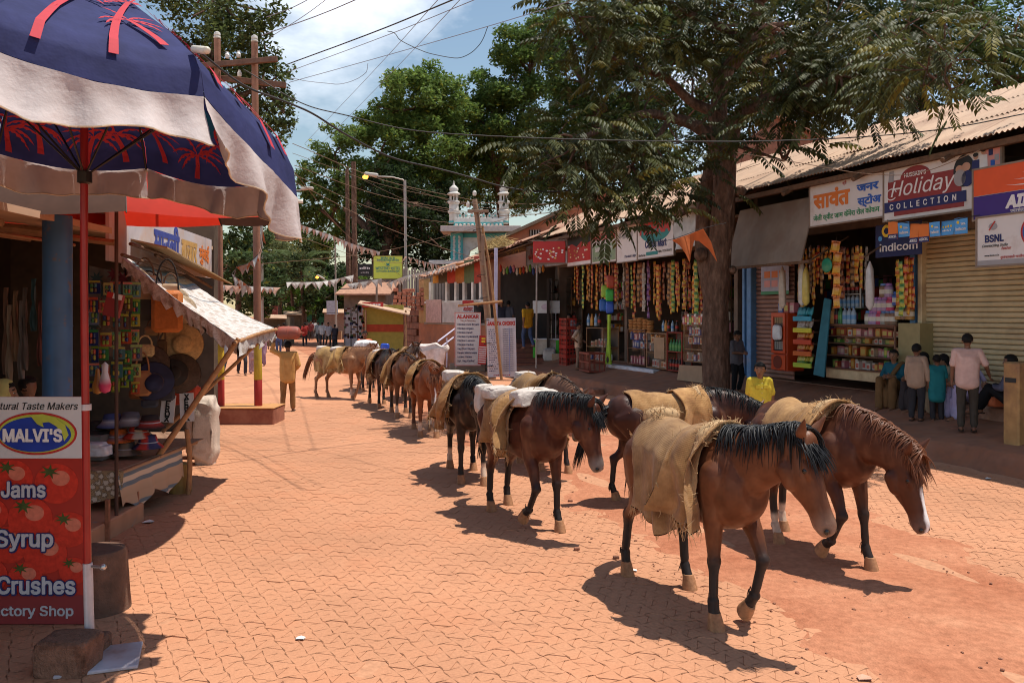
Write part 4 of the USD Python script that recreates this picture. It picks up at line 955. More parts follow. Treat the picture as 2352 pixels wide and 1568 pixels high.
# long white and yellow polythene bundles
for px,py,L,c,lab in [(1842,600,1.0,(.55,.52,.48),'long white plastic bundle hanging at the left of the sweet shop'),(1851,612,.85,(.55,.42,.10),'yellow plastic bundle beside the long white one'),(1797,612,.95,(.52,.42,.34),'pale plastic bundle hanging below the brown cardboard'),(1998,600,.95,(.48,.44,.42),'pale plastic bundle hanging near the dark blue banner')]:
 m = MB(); m.lathe([(.012,0),(.07,-.16),(.085,-L * .5),(.08,-L * .9),(.02,-L)],10); v,f,_ = m.out(); v = v * (1 + .12 * (meshkit.fbm(v * 9,3,int(px))[:,None] - .5)); obj('plastic_bundle',(v + at_shop(px,py,1.5),f),mat('polythene_%d' % int(px),c,.25,.15,8.,spec=.6),smooth=True,label=lab,cat='plastic bundle')
m = MB(); p = at_shop(1899,609,1.45); m.lathe([(.005,.03),(.14,.025),(.155,.0),(.13,-.02),(.005,-.025)],24,(.03,.24,.13),M=R_P @ rotx(math.radians(-90)),t=p); obj('plastic_plate',m,PLAST,smooth=True,label='round green plastic plate hanging in the sweet shop',cat='plate')
P = np.array([[at_shop(1781,561,1.35),at_shop(1771,607,1.42)],[at_shop(1828,561,1.35),at_shop(1816,611,1.42)]]); obj('cardboard_sheet',slab(P,KN * .01),mat('cardboard',(.34,.22,.13),.85,.12,4.0),label='brown cardboard sheet hung from the eaves left of the sweet shop',cat='cardboard')
# poster on the red shutter
t,W,H = board('poster','faded blue and red poster stuck on the red slatted shutter','poster',1748,1812,580,676,2.03,mat('poster_paper',(.36,.34,.40),.6,.2,3.0),th=.006,frame=False)
smudge(t,W * .12,H * .68,W * .7,H * .16,INK['red'],4); plate(t,'green_foot',rect(0,0,W,H * .08),.001,.002,INK['green'])
for k in range(3):
 for q in range(2): plate(t,'printed_box',rect(W * (.12 + .27 * k),H * (.18 + .22 * q),W * (.34 + .27 * k),H * (.34 + .22 * q)),.001,.002,INK['orange' if q else 'pink'])
# ---- sweet shop counter
case_wood = mat('counter_wood',(.16,.075,.045),.55,.2,10.0)
def cabinet(name,label,px0,px1,yt,yb,w0,w1,shelves,wood,rows=None,glassed=True,top=True,foot=None,cat='display cabinet'):
 """A glazed shop cabinet standing along the front; local x to the reader's right, y into the shop, z up."""
 s0,s1 = KS(px0,w0),KS(px1,w0); pm = (px0 + px1) / 2; z1,z0 = KZ(pm,yt,w0),KZ(pm,yb,w0); W,D,Hh = abs(s0 - s1),w1 - w0,z1 - z0
 t = thing(name,label,cat,K(s0,w0,z0),M=R_P); e = .035
 f = MB()
 for x in (0,W - e):
  for y in (0,D - e): obj('post',MB().box((x,y,0),(x + e,y + e,Hh),None,.004),wood,t)
 for z in [0.0] + [q * Hh for q in shelves] + [Hh - .03]: obj('shelf',MB().box((e,.01,z),(W - e,D - .01,z + .025),None,.003),wood,t)
 obj('back_panel',MB().box((e,D - .02,.03),(W - e,D - .012,Hh - .03)),plaster_dark,t)
 if glassed: obj('glass',MB().quad((e,-.002,.03),(W - e,-.002,.03),(W - e,-.002,Hh - .03),(e,-.002,Hh - .03)),glass,t)
 if foot: obj('base',MB().box((.02,.03,-foot),(W - .02,D - .03,-.002),None,.006),cream_paint,t)
 return t,W,D,Hh,K(s0,w0,z0)
boxp = {}
BOXC = [('red',(.42,.05,.03),(.55,.45,.10)),('cream',(.55,.42,.28),(.40,.12,.06)),('green',(.12,.30,.05),(.50,.45,.10)),('blue',(.05,.09,.30),(.45,.42,.42)),('pink',(.50,.17,.22),(.55,.42,.36)),('white',(.58,.54,.50),(.45,.10,.08)),('orange',(.55,.20,.03),(.52,.36,.08))]
def goods_box(kind,p,sx,sy,sz,where,rz=0.0):
 name,c,c2 = BOXC[kind]; key = kind; lab = f'{nth("box", name, where)} {name} carton on the {where}'; grp = f'{name} cartons, {where}'
 M = R_P @ rotz(rz) @ np.diag([sx,sy,sz])
 if key in boxp: return dup(boxp[key],p,M=M,label=lab,group=grp)
 t = thing('goods_box',lab,'box',p,M=M,group=grp); boxp[key] = t
 obj('carton',MB().box((-.5,-.5,0),(.5,.5,1),c),PLAST,t); obj('label_panel',MB().box((-.36,-.52,.2),(.36,-.50,.75),c2),PLAST,t); return t
def fill(base,W,D,z,hmax,n,kinds,where,seed):
 r = np.random.default_rng(seed); x = .05
 for k in range(n):
  w_ = r.uniform(.07,.15); 
  if x + w_ > W - .05: break
  goods_box(int(r.choice(kinds)),base + R_P @ np.array([x + w_ / 2,D * r.uniform(.3,.5),z + .026]),w_ * .95,min(.16,D * .4),hmax * r.uniform(.55,.95),where,r.normal(0,.08)); x += w_ + .01
t,W,D,Hh,base = cabinet('display_cabinet','long glazed counter of sweets with a cream base in front of the sweet shop',1893,2056,748,852,1.75,2.35,(.30,.58,.74),case_wood,foot=.20)
obj('slanted_top',MB().box((0,-.02,Hh),(W,D,Hh + .03),None,.005),case_wood,t)
SHN = ('lowest shelf','second shelf','third shelf','top shelf')
for q,z in enumerate((0,.30 * Hh,.58 * Hh,.74 * Hh)): fill(base,W,D,z,Hh * (.24,.24,.13,.2)[q],22,(0,1,2,4,5,6),SHN[q] + ' of the sweet counter',31 + q)
obj('counter_box',MB().box((1.8,KS(2112,1.8),FZ),(2.3,KS(2062,1.8),KZ(2085,800,1.8) + .48),None,.01,R_K,KB),mat('khaki_board',(.28,.22,.10),.6,.12),label='plain khaki counter end between the glazed counter and the cream shutter',cat='counter')
# jars, bottles
jarp = {}
def jar(kind,p,s,where):
 cols = {'lavender': ((.36,.22,.36),(.30,.12,.34)),'brown': ((.22,.12,.07),(.10,.20,.42)),'pink': ((.45,.05,.12),(.50,.06,.16)),'amber': ((.34,.18,.05),(.50,.30,.05)),'clear': ((.30,.26,.22),(.05,.16,.40)),'blue': ((.04,.10,.30),(.03,.10,.35))}[kind]
 lab = f'{nth("jar", kind, where)} {kind} sweet jar from the left on the {where} counter'; grp = f'{kind} jars, {where}'; M = R_P * s
 if kind in jarp: return dup(jarp[kind],p,M=M,label=lab,group=grp)
 t = thing('sweet_jar',lab,'jar',p,M=M,group=grp); jarp[kind] = t
 m = MB(); m.lathe([(.0,.0),(.085,.0),(.09,.02),(.09,.20),(.075,.23),(.06,.24),(.0,.24)],16,cols[0]); obj('jar_body',m,PLAST,t,smooth=False); m = MB(); m.lathe([(.0,.24),(.066,.24),(.066,.285),(.05,.29),(.0,.29)],16,cols[1]); obj('lid',m,PLAST,t); m = MB(); m.lathe([(.0905,.07),(.0915,.07),(.0915,.16),(.0905,.16)],16,(.55,.50,.42)); obj('label_band',m,PLAST,t); return t
botp = {}
def bottle(kind,p,s,where,group=None):
 cols = {'water': ((.30,.38,.45),(.10,.25,.45),(.04,.16,.34)),'cola': ((.035,.015,.01),(.40,.03,.02),(.35,.03,.02)),'orange': ((.50,.20,.03),(.55,.30,.05),(.5,.2,.02)),'green': ((.05,.20,.06),(.1,.3,.08),(.04,.2,.05))}[kind]
 lab = f'{nth("bottle", kind, where)} {kind} drink bottle counted from the left, {where}'; grp = group or f'{kind} bottles, {where}'; M = R_P * s
 if kind in botp: return dup(botp[kind],p,M=M,label=lab,group=grp)
 t = thing('drink_bottle',lab,'bottle',p,M=M,group=grp); botp[kind] = t
 m = MB(); m.lathe([(.0,0),(.040,0),(.044,.01),(.044,.17),(.036,.21),(.016,.25),(.014,.27),(.0,.27)],12,cols[0]); obj('bottle_body',m,PLAST,t,smooth=False); m = MB(); m.lathe([(.0,.265),(.018,.265),(.018,.29),(.0,.29)],10,cols[2]); obj('cap',m,PLAST,t); m = MB(); m.lathe([(.0445,.08),(.0455,.08),(.0455,.15),(.0445,.15)],12,cols[1]); obj('label_band',m,PLAST,t); return t
topz = base[2] + Hh + .03
jr = np.random.default_rng(9)
for k,(px,dz) in enumerate([(1996,0),(2004,0),(2012,0),(2022,0),(2032,0),(2042,0),(2052,0),(2066,.1),(2078,.1),(2090,.1),(2012,.27),(2024,.27),(2034,.27),(2046,.27),(2060,.37),(2076,.37),(2092,.37),(2030,.54),(2042,.54),(2072,.64)]):
 kind = ['clear','lavender','lavender','pink','clear','brown','brown','amber','brown','amber','lavender','lavender','lavender','pink','blue','clear','amber','brown','lavender','blue'][k]
 w = 1.98; s = KS(px,w); jar(kind,K(s,w,topz + dz),.95,'sweet shop')
for k,px in enumerate((1898,1906,1914,1922,1931,1941,1951,1961)): bottle(['green','orange','orange','cola','green','water','water','water'][k],K(KS(px,1.95),1.95,topz),1.25,'sweet shop')
t,W,D,Hs,b2 = cabinet('bottle_shelf','grey open shelf of water bottles standing on the sweet counter',1913,1977,646,708,2.1,2.4,(.5,),mat('grey_steel',(.34,.32,.30),.4,.1,metal=.5),glassed=False,cat='shelf')
for q in (0,.5):
 for x in np.linspace(.1,W - .1,6): bottle('water' if q == 0 else 'cola',b2 + R_P @ np.array([x,.12,q * Hs + .026]),1.0 if q == 0 else .9,'sweet shop')
# red fridge
s0,s1 = KS(1771,1.55),KS(1822,1.55); z0,z1 = KZ(1795,852,1.55),KZ(1795,718,1.55); W = abs(s0 - s1) * .62; Hf = z1 - z0; D = .55
fr = thing('fridge','orange-red drinks fridge with a glass door and a round grille below','fridge',K(s0,1.55,z0),M=R_P)
red_en = mat('red_enamel',(.50,.055,.012),.35,.06,spec=.5)
obj('body',MB().box((0,.06,0),(W,D,Hf),None,.015),red_en,fr); dd = MB()
for a,b in (((0,0,.3 * Hf),(.07,.055,Hf)),((W - .07,0,.3 * Hf),(W,.055,Hf)),((.07,0,Hf - .10),(W - .07,.055,Hf)),((.07,0,.3 * Hf),(W - .07,.055,.3 * Hf + .06))): obj('door_frame',MB().box(a,b,None,.006),red_en,fr)
obj('interior',MB().box((.07,.040,.3 * Hf + .06),(W - .07,.058,Hf - .10)),mat('fridge_dark',(.04,.04,.045),.4),fr); obj('door_glass',MB().quad((.07,.012,.3 * Hf + .06),(W - .07,.012,.3 * Hf + .06),(W - .07,.012,Hf - .10),(.07,.012,Hf - .10)),glass,fr)
obj('base_panel',MB().box((0,0,.02),(W,.055,.28 * Hf),None,.008),red_en,fr); m = MB(); m.lathe([(.0,0),(.15,0),(.15,.01),(.0,.01)],24,M=rotx(math.radians(90)),t=(W / 2,-.002,.15 * Hf)); obj('grille',m,mat('grille_dark',(.16,.03,.015),.6),fr)
for k in range(3):
 for x in np.linspace(.12,W - .12,4): m = MB(); m.box((x - .03,.028,.3 * Hf + .09 + k * .30),(x + .03,.039,.3 * Hf + .27 + k * .30),[(.4,.38,.36),(.1,.05,.03),(.3,.2,.1)][k]); obj('can',m,PLAST,fr)
v,f = rough_stone((.26,.10,.34),5,2); obj('plastic_bag',(xf(v,R_P,K(s0,1.55,z0) + R_P @ np.array([W * .62,-.06,Hf * .66])),f),mat('thin_white_plastic',(.62,.62,.62),.3,.15,spec=.5),smooth=True,label='white plastic bag hanging on the door of the red fridge',cat='plastic bag')
for k in range(3): goods_box((3,0,4)[k],K(s0 - .10 - .2 * k,1.8,z1 + .002),.16,.14,.22,'top of the red fridge')
# snack rack with coloured price strips
s0,s1 = KS(1822,1.5),KS(1872,1.5); z0,z1 = KZ(1850,850,1.5),KZ(1850,722,1.5); W = abs(s0 - s1) * .82; Hr = z1 - z0
rk = thing('snack_rack','wire rack of snack bags with yellow, red and lime shelf edges beside the red fridge','rack',K(s0,1.5,z0),M=R_P)
for x in (0,W - .03): obj('upright',MB().box((x,.38,0),(x + .03,.42,Hr),None,.004),wood_dark,rk)
for k,c in enumerate([(.34,.45,.04),(.50,.10,.02),(.48,.05,.02),(.55,.48,.03),(.03,.28,.40)]):
 z = .05 + Hr * .21 * k; obj('tray',MB().box((.03,.02,z),(W - .03,.40,z + .02)),wood_dark,rk); obj('price_strip',MB().box((0,-.01,z),(W,.018,z + .10),c),PLAST,rk)
 for q,x in enumerate(np.linspace(.10,W - .10,5)):
  kind = [4,1,1,5,7][k]; _,c1,c2 = KINDS[kind]; v,f,col = packet_mesh(.15,.20,.07,c1,c2).out(); obj('snack_bag',(xf(v,rotx(-.3) @ rotz(q * .7),[x,.10,z + .20]),f,col),SHINY,rk)
# leaning teal board
P = np.array([[at_shop(1893,684,1.75),at_shop(1868,860,1.35)],[at_shop(1908,688,1.75),at_shop(1892,866,1.35)]]); obj('leaning_board',slab(P,KN * .03),mat('teal_board',(.025,.12,.15),.6),label='dark teal board leaning between the snack rack and the sweet counter',cat='board')
# ---- chikki and bakery shop front
t1 = cabinet('display_cabinet','dark glazed cabinet at the left of the chikki shop front',1441,1481,756,838,1.75,2.25,(.45,),case_wood)
t2 = cabinet('display_cabinet','arched brown cabinet with a cardboard flap in the chikki shop front',1484,1530,764,846,1.7,2.25,(.42,),wood_mid)
t3 = cabinet('display_cabinet','light wooden glazed cabinet of cartons beside the tree trunk',1570,1622,745,832,1.7,2.2,(.32,.68),wood_mid)
t4 = cabinet('bottle_shelf','narrow red shelf unit of bottles between the two brown cabinets',1531,1566,762,852,1.65,2.0,(.48,),mat('red_shelf',(.26,.03,.02),.5),glassed=False,cat='shelf')
for (tt,W,D,Hh,b),kinds,sd_,nm in ((t1,(5,3,4),41,'dark cabinet'),(t2,(1,5,6),42,'arched cabinet'),(t3,(1,5,3),43,'light cabinet by the trunk')):
 for q,z in enumerate((0,.45,.68)): fill(b,W,D,z * Hh,Hh * .25,14,kinds,SHN[q] + ' of the ' + nm,sd_ + q)
tt,W,D,Hh,b = t4
for q in (0,.48):
 for x in np.linspace(.09,W - .09,5): bottle(['cola','green'][q > 0],b + R_P @ np.array([x,.1,q * Hh + .026]),1.15,'chikki shop')
tt,W,D,Hh,b = t2
obj('cardboard_sheet',MB().box((W * .45,-.03,Hh * .28),(W * .95,-.015,Hh * .88),None,.002,R_P,b),mat('cardboard'),label='cardboard flap taped over the glass of the arched brown cabinet',cat='cardboard')
P = np.array([[at_shop(1560,838,1.35),at_shop(1555,872,1.25)],[at_shop(1612,840,1.35),at_shop(1614,880,1.25)]]); obj('cardboard_sheet',slab(P,KN * .012),mat('cardboard'),label='flattened cardboard leaning on the plinth left of the trunk',cat='cardboard')
for k,px in enumerate(np.linspace(1574,1616,9)): goods_box((4,0,5,2,0,5,1,0,5)[k],K(KS(px,1.85),1.85,KZ(1595,745,1.7) + .002),.10,.12,.20 + .04 * (k % 3),'top of the light wooden cabinet')
bis = mat('biscuit',(.42,.19,.06),.7,.25,20.0)
for k,(px,n) in enumerate([(1452,9),(1462,10),(1472,10),(1484,9),(1494,8)]):
 tb = thing('biscuit_stack',['stack of round biscuits at the left end of the row on the dark cabinet','second stack of round biscuits on the dark cabinet','tall middle stack of round biscuits between the cabinets','fourth stack of round biscuits, over the arched cabinet','rightmost stack of round biscuits on the arched cabinet'][k],'biscuits',K(KS(px,1.9),1.9,KZ(px,764,1.75)))
 for q in range(n): m = MB(); m.lathe([(0,0),(.10,.0),(.115,.02),(.10,.042),(0,.045)],14,t=(.01 * math.sin(q * 2.3),.01 * math.cos(q * 1.7),q * .046)); obj('biscuit',m,bis,tb,smooth=True)
for k,px in enumerate((1536,1545,1555,1530,1524)): bottle(('cola','water','cola','orange','water')[k],K(KS(px,1.9),1.9,KZ(1545,762,1.65)),1.1,'chikki shop')
for k,px in enumerate((1352,1360,1369,1377)): bottle(('water','orange','water','cola')[k],K(KS(px,1.8),1.8,KZ(1362,748,1.8)),1.4,'bakery')
t5 = cabinet('display_cabinet','slanted glass counter with papers inside, behind the boy with a hand on his hip',1346,1385,752,828,1.6,2.2,(.4,),wood_mid); fill(t5[4],t5[1],t5[2],0,.3,10,(5,5,3),'lower shelf of the slanted counter',51); fill(t5[4],t5[1],t5[2],.4 * t5[3],.3,10,(5,1),'upper shelf of the slanted counter',52)
t6 = cabinet('display_cabinet','tall dark bottle cooler at the left end of the bakery front',1262,1312,640,800,2.5,3.0,(.2,.4,.6,.8),wood_dark)
for q in (.2,.4,.6,.8):
 for x in np.linspace(.15,t6[1] - .15,9): bottle(('green','cola','orange','cola')[int(q * 5) - 1],t6[4] + R_P @ np.array([x,.2,q * t6[3] + .03]),1.1,'tall bottle cooler')
# back shelves inside the shops
for (px0,px1,lab) in ((1846,2040,'deep shelf of goods at the back of the sweet shop'),(1450,1680,'deep shelf of goods at the back of the chikki shop'),(1322,1432,'deep shelf of goods at the back of the bakery')):
 tt = cabinet('back_shelf',lab,px0,px1,640,760,4.2,4.6,(.2,.4,.6,.8),wood_dark,glassed=False,cat='shelf')
 st = MB(); rr = np.random.default_rng(int(px0))
 for q in range(5):
  x = .05
  while x < tt[1] - .2:
   w_ = rr.uniform(.08,.2); k = rr.integers(0,len(BOXC)); st.box((x,.05,q * .2 * tt[3] + .026),(x + w_ - .01,.25,q * .2 * tt[3] + .026 + rr.uniform(.14,.28)),BOXC[k][1],0,R_P,tt[4]); x += w_
 obj('stacked_goods',st,PLAST,label='mixed small goods filling the ' + lab[len('deep shelf of goods at the '):] ,kind='stuff')
# green hour-glass display stand
tt = thing('display_stand','narrow lime green display stand with a black pattern at its foot, topped by coloured bags','stand',K(KS(1399,1.4),1.4,KZ(1399,836,1.4)),M=R_SIGN); Hd = KZ(1399,722,1.4) - KZ(1399,836,1.4)
plate(tt,'panel',[(-.20,0),(.20,0),(.10,Hd * .5),(.13,Hd),(-.02,Hd),(-.03,Hd * .5)],0,.05,mat('lime_board',(.26,.42,.03),.5)); plate(tt,'black_mark',disc_pts(.0,Hd * .09,.09,.10,14),.052,.004,INK['black'])
for k,(c,dz,dx) in enumerate([((.03,.10,.45),.02,.05),((.05,.40,.06),.42,.04),((.40,.06,.03),.85,.10),((.30,.45,.05),.55,-.28),((.03,.12,.40),.10,-.42)]):
 v,f = rough_stone((.26,.16,.40),30 + k,2); obj('plastic_bag',(v + K(KS(1399,1.45),1.45,KZ(1399,722,1.4)) + R_SIGN @ np.array([dx,dz + .2,0]),f),mat('bag_%d' % k,c,.3,.12,spec=.5),smooth=True,label=['blue bag on top of the lime display stand','bright green bag above the blue one on the display stand','red bag topmost over the display stand','yellow green bag left of the display stand','dark blue bag hanging left of the display stand'][k],cat='bag')
# red bottle crates
def crate(name,label,p,M,W,D,Hc,c,cells=6,group=None):
 t = thing(name,label,'crate',p,M=M,group=group); m_ = mat('crate_%d' % int(c[0] * 1000),c,.5,.15,6.,dirt=(.16,.06,.04))
 for z0,z1 in ((0,.05),(Hc * .47,Hc * .53),(Hc - .06,Hc)):
  for a,b in (((0,0,z0),(W,.018,z1)),((0,D - .018,z0),(W,D,z1)),((0,.018,z0),(.018,D - .018,z1)),((W - .018,.018,z0),(W,D - .018,z1))): obj('rail',MB().box(a,b,None,.003),m_,t)
 for x in np.linspace(0,W - .03,cells): obj('bar',MB().box((x,.003,.05),(x + .03,.016,Hc - .06)),m_,t)
 for y in np.linspace(.02,D - .05,4):
  for x in (0.002,W - .016): obj('bar',MB().box((x,y,.05),(x + .013,y + .03,Hc - .06)),m_,t)
 obj('floor',MB().box((.018,.018,.0),(W - .018,D - .018,.015)),m_,t); return t
cp0 = K(KS(1284,1.15),1.15,PAVE + .03)
for k in range(5):
 crate('bottle_crate',['red bottle crate at the bottom of the tall stack','second red crate from the bottom of the tall stack','middle red crate of the tall stack','second red crate from the top of the tall stack','topmost red crate of the tall stack'][k],cp0 + [0,0,k * .335],R_P,.62,.42,.33,(.36,.028,.018),6)
 for x in np.linspace(.1,.52,5): bottle('cola',cp0 + R_P @ np.array([x,.1,k * .335 + .016]),1.0,'stack of red crates')
crate('bottle_crate','dusty red lattice crate standing alone on the pavement',K(KS(1330,.75),.75,PAVE),R_P @ rotz(-.1),.98,.55,.62,(.22,.05,.03),9)
# green and white promo stand
b = K(KS(1224,1.0),1.0,PAVE); W = 1.0; ps = thing('promo_stand','green and white promotion counter with a blank header board','stand',b,rz=math.radians(-6)); wp = mat('white_plastic',(.60,.60,.60),.4,.06); gp = mat('green_plastic',(.05,.36,.03),.4,.08)
for x in (0,W - .12): obj('side_panel',MB().box((x,0,0),(x + .12,.5,.86),None,.01),gp,ps)
obj('front_panel',MB().box((.12,.02,.30),(W - .12,.05,.86),None,.005),mat('promo_front',(.42,.38,.32),.5),ps); obj('worktop',MB().box((-.03,-.03,.86),(W + .03,.55,.91),None,.01),wp,ps)
for x in (.12,W - .14): m = MB(); m.tube([(x,.25,.91),(x,.25,1.95)],.018,7); obj('post',m,wp,ps)
obj('header_board',MB().box((-.02,.22,1.88),(W + .02,.26,2.36),None,.008),wp,ps); m = MB(); m.lathe([(0,0),(.20,0),(.20,.004),(0,.004)],24,(.55,.45,.52),M=rotx(math.radians(90)) @ np.diag([1,.6,1]),t=(W / 2,.217,2.12)); obj('printed_oval',m,VC,ps)
v,f = rough_stone((.5,.4,.5),9,2); obj('sack_bundle',(xf(v,None,b + [.62,-.25,.30]),f),mat('grey_sack',(.40,.37,.34),.8,.2,5.,bump=.4),smooth=True,label='knotted grey sacks lying against the green promotion counter',cat='sack')
obj('carton',MB().box((0,0,0),(.55,.4,.36),None,.006,rotz(-.15),b + [.70,-.55,.0]),mat('carton_board',(.34,.24,.16),.8),label='cardboard carton on the pavement by the promotion counter',cat='box')
# ================================================================ trees
def leaf_material(name,trans,rough=0.45,spec=0.35):
 return mat(name,None,rough,0.22,0.9,spec=spec,trans=trans)
leaf_m = leaf_material('foliage',0.42,.6,.18)
leaf_near = leaf_material('foliage_near',0.30,0.55,0.22)
bark_m = usdkit.material(stage,'/World/Looks/bark',{
 'tc': ('geometry',{}),'mp': ('mapping',{'scale': (1.0,1.0,0.35)}),'n': ('noise_texture',{'scale': 9.0,'detail': 8.0,'roughness': 0.7}),'v': ('voronoi_texture',{'scale': 13.0}),
 'r': ('rgb_ramp',{'ramp': [(0.3,(0.055,0.030,0.020)),(0.55,(0.15,0.085,0.058)),(0.72,(0.24,0.145,0.10))]}),'ad': ('math',{'math_type': 'add'}),'b': ('bump',{'strength': 0.9,'distance': 0.05}),'p': ('principled_bsdf',{'roughness': 0.92,'specular_ior_level': 0.15})},
 [('tc.position','mp.vector'),('mp.vector','n.vector'),('mp.vector','v.vector'),('n.fac','r.fac'),('r.color','p.base_color'),('n.fac','ad.value1'),('v.distance','ad.value2'),('ad.value','b.height'),('b.normal','p.normal')],surface='p.BSDF')
def leaves(cent,size,colour,r,up=0.35,droop=0.0,aspect=0.42,cvar=0.28,yellow=0.06):
 """Kite-shaped, slightly folded leaves at cent (n, 3)."""
 n = len(cent); size = np.broadcast_to(size,(n,)) * r.uniform(.7,1.3,n)
 d = r.normal(0,1,(n,3)); d[:,2] = d[:,2] * .6 - droop; d /= np.linalg.norm(d,axis=1,keepdims=True)
 nn = r.normal(0,1,(n,3)); nn[:,2] += up * 3; s = np.cross(d,nn); s /= np.linalg.norm(s,axis=1,keepdims=True) + 1e-9; u = np.cross(s,d)
 L = size[:,None]; a = cent - d * L * .5; b = cent + s * L * aspect * .5 - u * L * .07; c = cent + d * L * .5 - u * L * .05; e = cent - s * L * aspect * .5 - u * L * .07
 v = np.stack([a,b,c,e],1).reshape(-1,3); k = np.arange(n) * 4
 f = np.vstack([np.stack([k,k + 1,k + 2],1),np.stack([k,k + 2,k + 3],1)])
 g = np.exp(r.normal(0,cvar,n))[:,None]; col = np.asarray(colour) * g; yl = r.random(n) < yellow; col[yl] = col[yl] * [2.2,1.5,.9]
 return v,f,np.repeat(col,4,0)
def clumped(blobs,per,r,sub=14,tight=.30,shell=.45):
 """Points for leaves: each blob (centre, radii) holds sub-clumps near its shell, leaves gather round those."""
 out = []
 for c,rad in blobs:
  c = np.asarray(c,float); rad = np.broadcast_to(np.asarray(rad,float),(3,)); q = r.normal(0,1,(sub,3)); q /= np.linalg.norm(q,axis=1,keepdims=True); q *= r.uniform(shell,1.0,(sub,1)) ** .6
  n = int(per * rad.mean() ** 2); w = r.integers(0,sub,n); p = r.normal(0,1,(n,3)); p /= np.linalg.norm(p,axis=1,keepdims=True) + 1e-9; p *= r.random((n,1)) ** .45 * tight
  out.append(c + (q[w] + p) * rad)
 return np.vstack(out)
def limb(mb,pts,r0,r1,n=8,k=4,wob=0.0,seed=0):
 p = catmull(pts,k); t = np.linspace(0,1,len(p)); rr = r0 + (r1 - r0) * t ** .8
 if wob: rr = rr * (1 + wob * (meshkit.fbm(p * 2.1 + seed,3,seed) - .5))
 mb.tube(p,rr,n)
def bg_tree(name,label,base,trunk_r,blobs,colour,per,size,limbs,seed,cat='tree',group=None,droop=0.1,up=.35,yellow=.05,sub=16,tight=.36):
 r = np.random.default_rng(seed); t = thing(name,label,cat,group=group)
 c = clumped(blobs,per,r,sub=sub,tight=tight); v,f,col = leaves(c,size,colour,r,up=up,droop=droop,yellow=yellow)
 obj('crown',(v,f,col),leaf_m,t,kind='stuff')
 m = MB(); base = np.asarray(base,float)
 for pts,r0,r1 in limbs: limb(m,pts,r0,r1,8,4,.3,seed)
 for b,rad in blobs:
  b = np.asarray(b,float); j = min(limbs,key=lambda L: np.linalg.norm(np.asarray(L[0][-1]) - b)); p0 = np.asarray(j[0][-1],float)
  for q in range(2):
   e = b + r.normal(0,.35,3) * np.mean(rad); limb(m,[p0,(p0 + e) / 2 + r.normal(0,.2,3) * np.mean(rad) * .5,e],j[2] * .9,.03,5,3)
 obj('trunk',m,bark_m,t,smooth=True); return t
def B(lst):
 return [(A(px,py,Y),np.array([rad,rad * .9,rad * .8])) for px,py,Y,rad in lst]
GREEN,DKGREEN,OLIVE = (.12,.185,.042),(.072,.118,.032),(.12,.135,.05)
def foot(px,Y): return A(px,HY,Y) * [1,1,0]

# big trees behind the mosque
bg_tree('tree','tall broad green tree with a pointed crown left of centre behind the mosque',foot(905,64),.6,B([(965,195,62,2.6),(940,260,61,3.0),(1010,240,63,2.6),(890,330,61,2.6),(960,340,62,3.4),(1030,320,64,2.6),(870,420,61,2.4),(950,430,63,3.2),(1010,420,65,2.6),(1060,260,66,2.0),(870,270,62,1.8),(900,500,64,2.6),(840,480,62,2.0),(970,520,66,2.6)]),GREEN,580,.36,
  [([foot(905,64),A(908,640,64),A(925,500,63),A(945,400,62)],.75,.35),([A(925,500,63),A(880,440,62),A(850,400,61)],.35,.14),([A(945,400,62),A(985,310,62),A(975,240,62)],.34,.12),([A(925,500,63),A(1000,440,64),A(1050,330,65)],.3,.1)],1)
bg_tree('tree','tall green tree with gaps of sky in its upper crown, right of the pointed one',foot(1150,70),.7,B([(1180,115,66,2.4),(1225,160,67,2.8),(1160,200,66,2.6),(1250,90,67,2.2),(1230,230,67,2.6),(1140,270,66,2.8),(1100,220,67,2.4),(1200,300,67,3.0),(1090,310,66,2.6),(1160,360,67,2.8),(1240,340,68,2.6),(1080,400,68,2.6),(1130,430,70,2.8),(1200,420,70,2.8)]),(.11,.172,.042),520,.36,
  [([foot(1150,70),A(1150,600,70),A(1155,480,69),A(1140,380,67)],.8,.4),([A(1140,380,67),A(1190,290,67),A(1215,170,67)],.4,.14),([A(1140,380,67),A(1110,300,66),A(1110,240,66)],.34,.12),([A(1155,480,69),A(1230,420,69),A(1270,300,68)],.3,.1)],2)
bg_tree('tree','dark tree filling the space behind the neem branches, above the tiled roof',foot(1340,62),.6,B([(1300,60,60,2.4),(1330,170,60,3.0),(1400,110,60,3.0),(1460,40,60,2.6),(1290,260,61,2.8),(1380,260,60,3.0),(1470,190,60,3.0),(1450,310,60,3.0),(1330,370,61,3.0),(1420,420,61,3.0),(1270,440,61,2.8),(1520,400,60,2.8),(1540,250,60,2.6),(1560,100,60,2.6)]),DKGREEN,420,.36,
  [([foot(1340,62),A(1345,560,62),A(1360,380,61),A(1370,240,60)],.7,.35),([A(1360,380,61),A(1430,300,60),A(1480,160,60)],.34,.12)],3)
bg_tree('tree','leafy tree with a leaning dark branch at the left of the central trees',foot(790,66),.55,B([(770,330,64,1.8),(735,390,64,1.7),(800,400,64,2.0),(760,450,64,2.0),(720,480,65,1.6),(815,320,64,1.5),(705,430,65,1.2),(780,520,66,2.0),(725,540,66,1.5),(690,500,65,1.0)]),(.12,.18,.045),480,.34,
  [([foot(815,66),A(812,640,66),A(800,540,65),A(770,470,64)],.5,.22),([A(800,540,65),A(760,500,64),A(720,470,64)],.24,.08),([A(770,470,64),A(775,400,64),A(770,350,64)],.2,.07)],4)
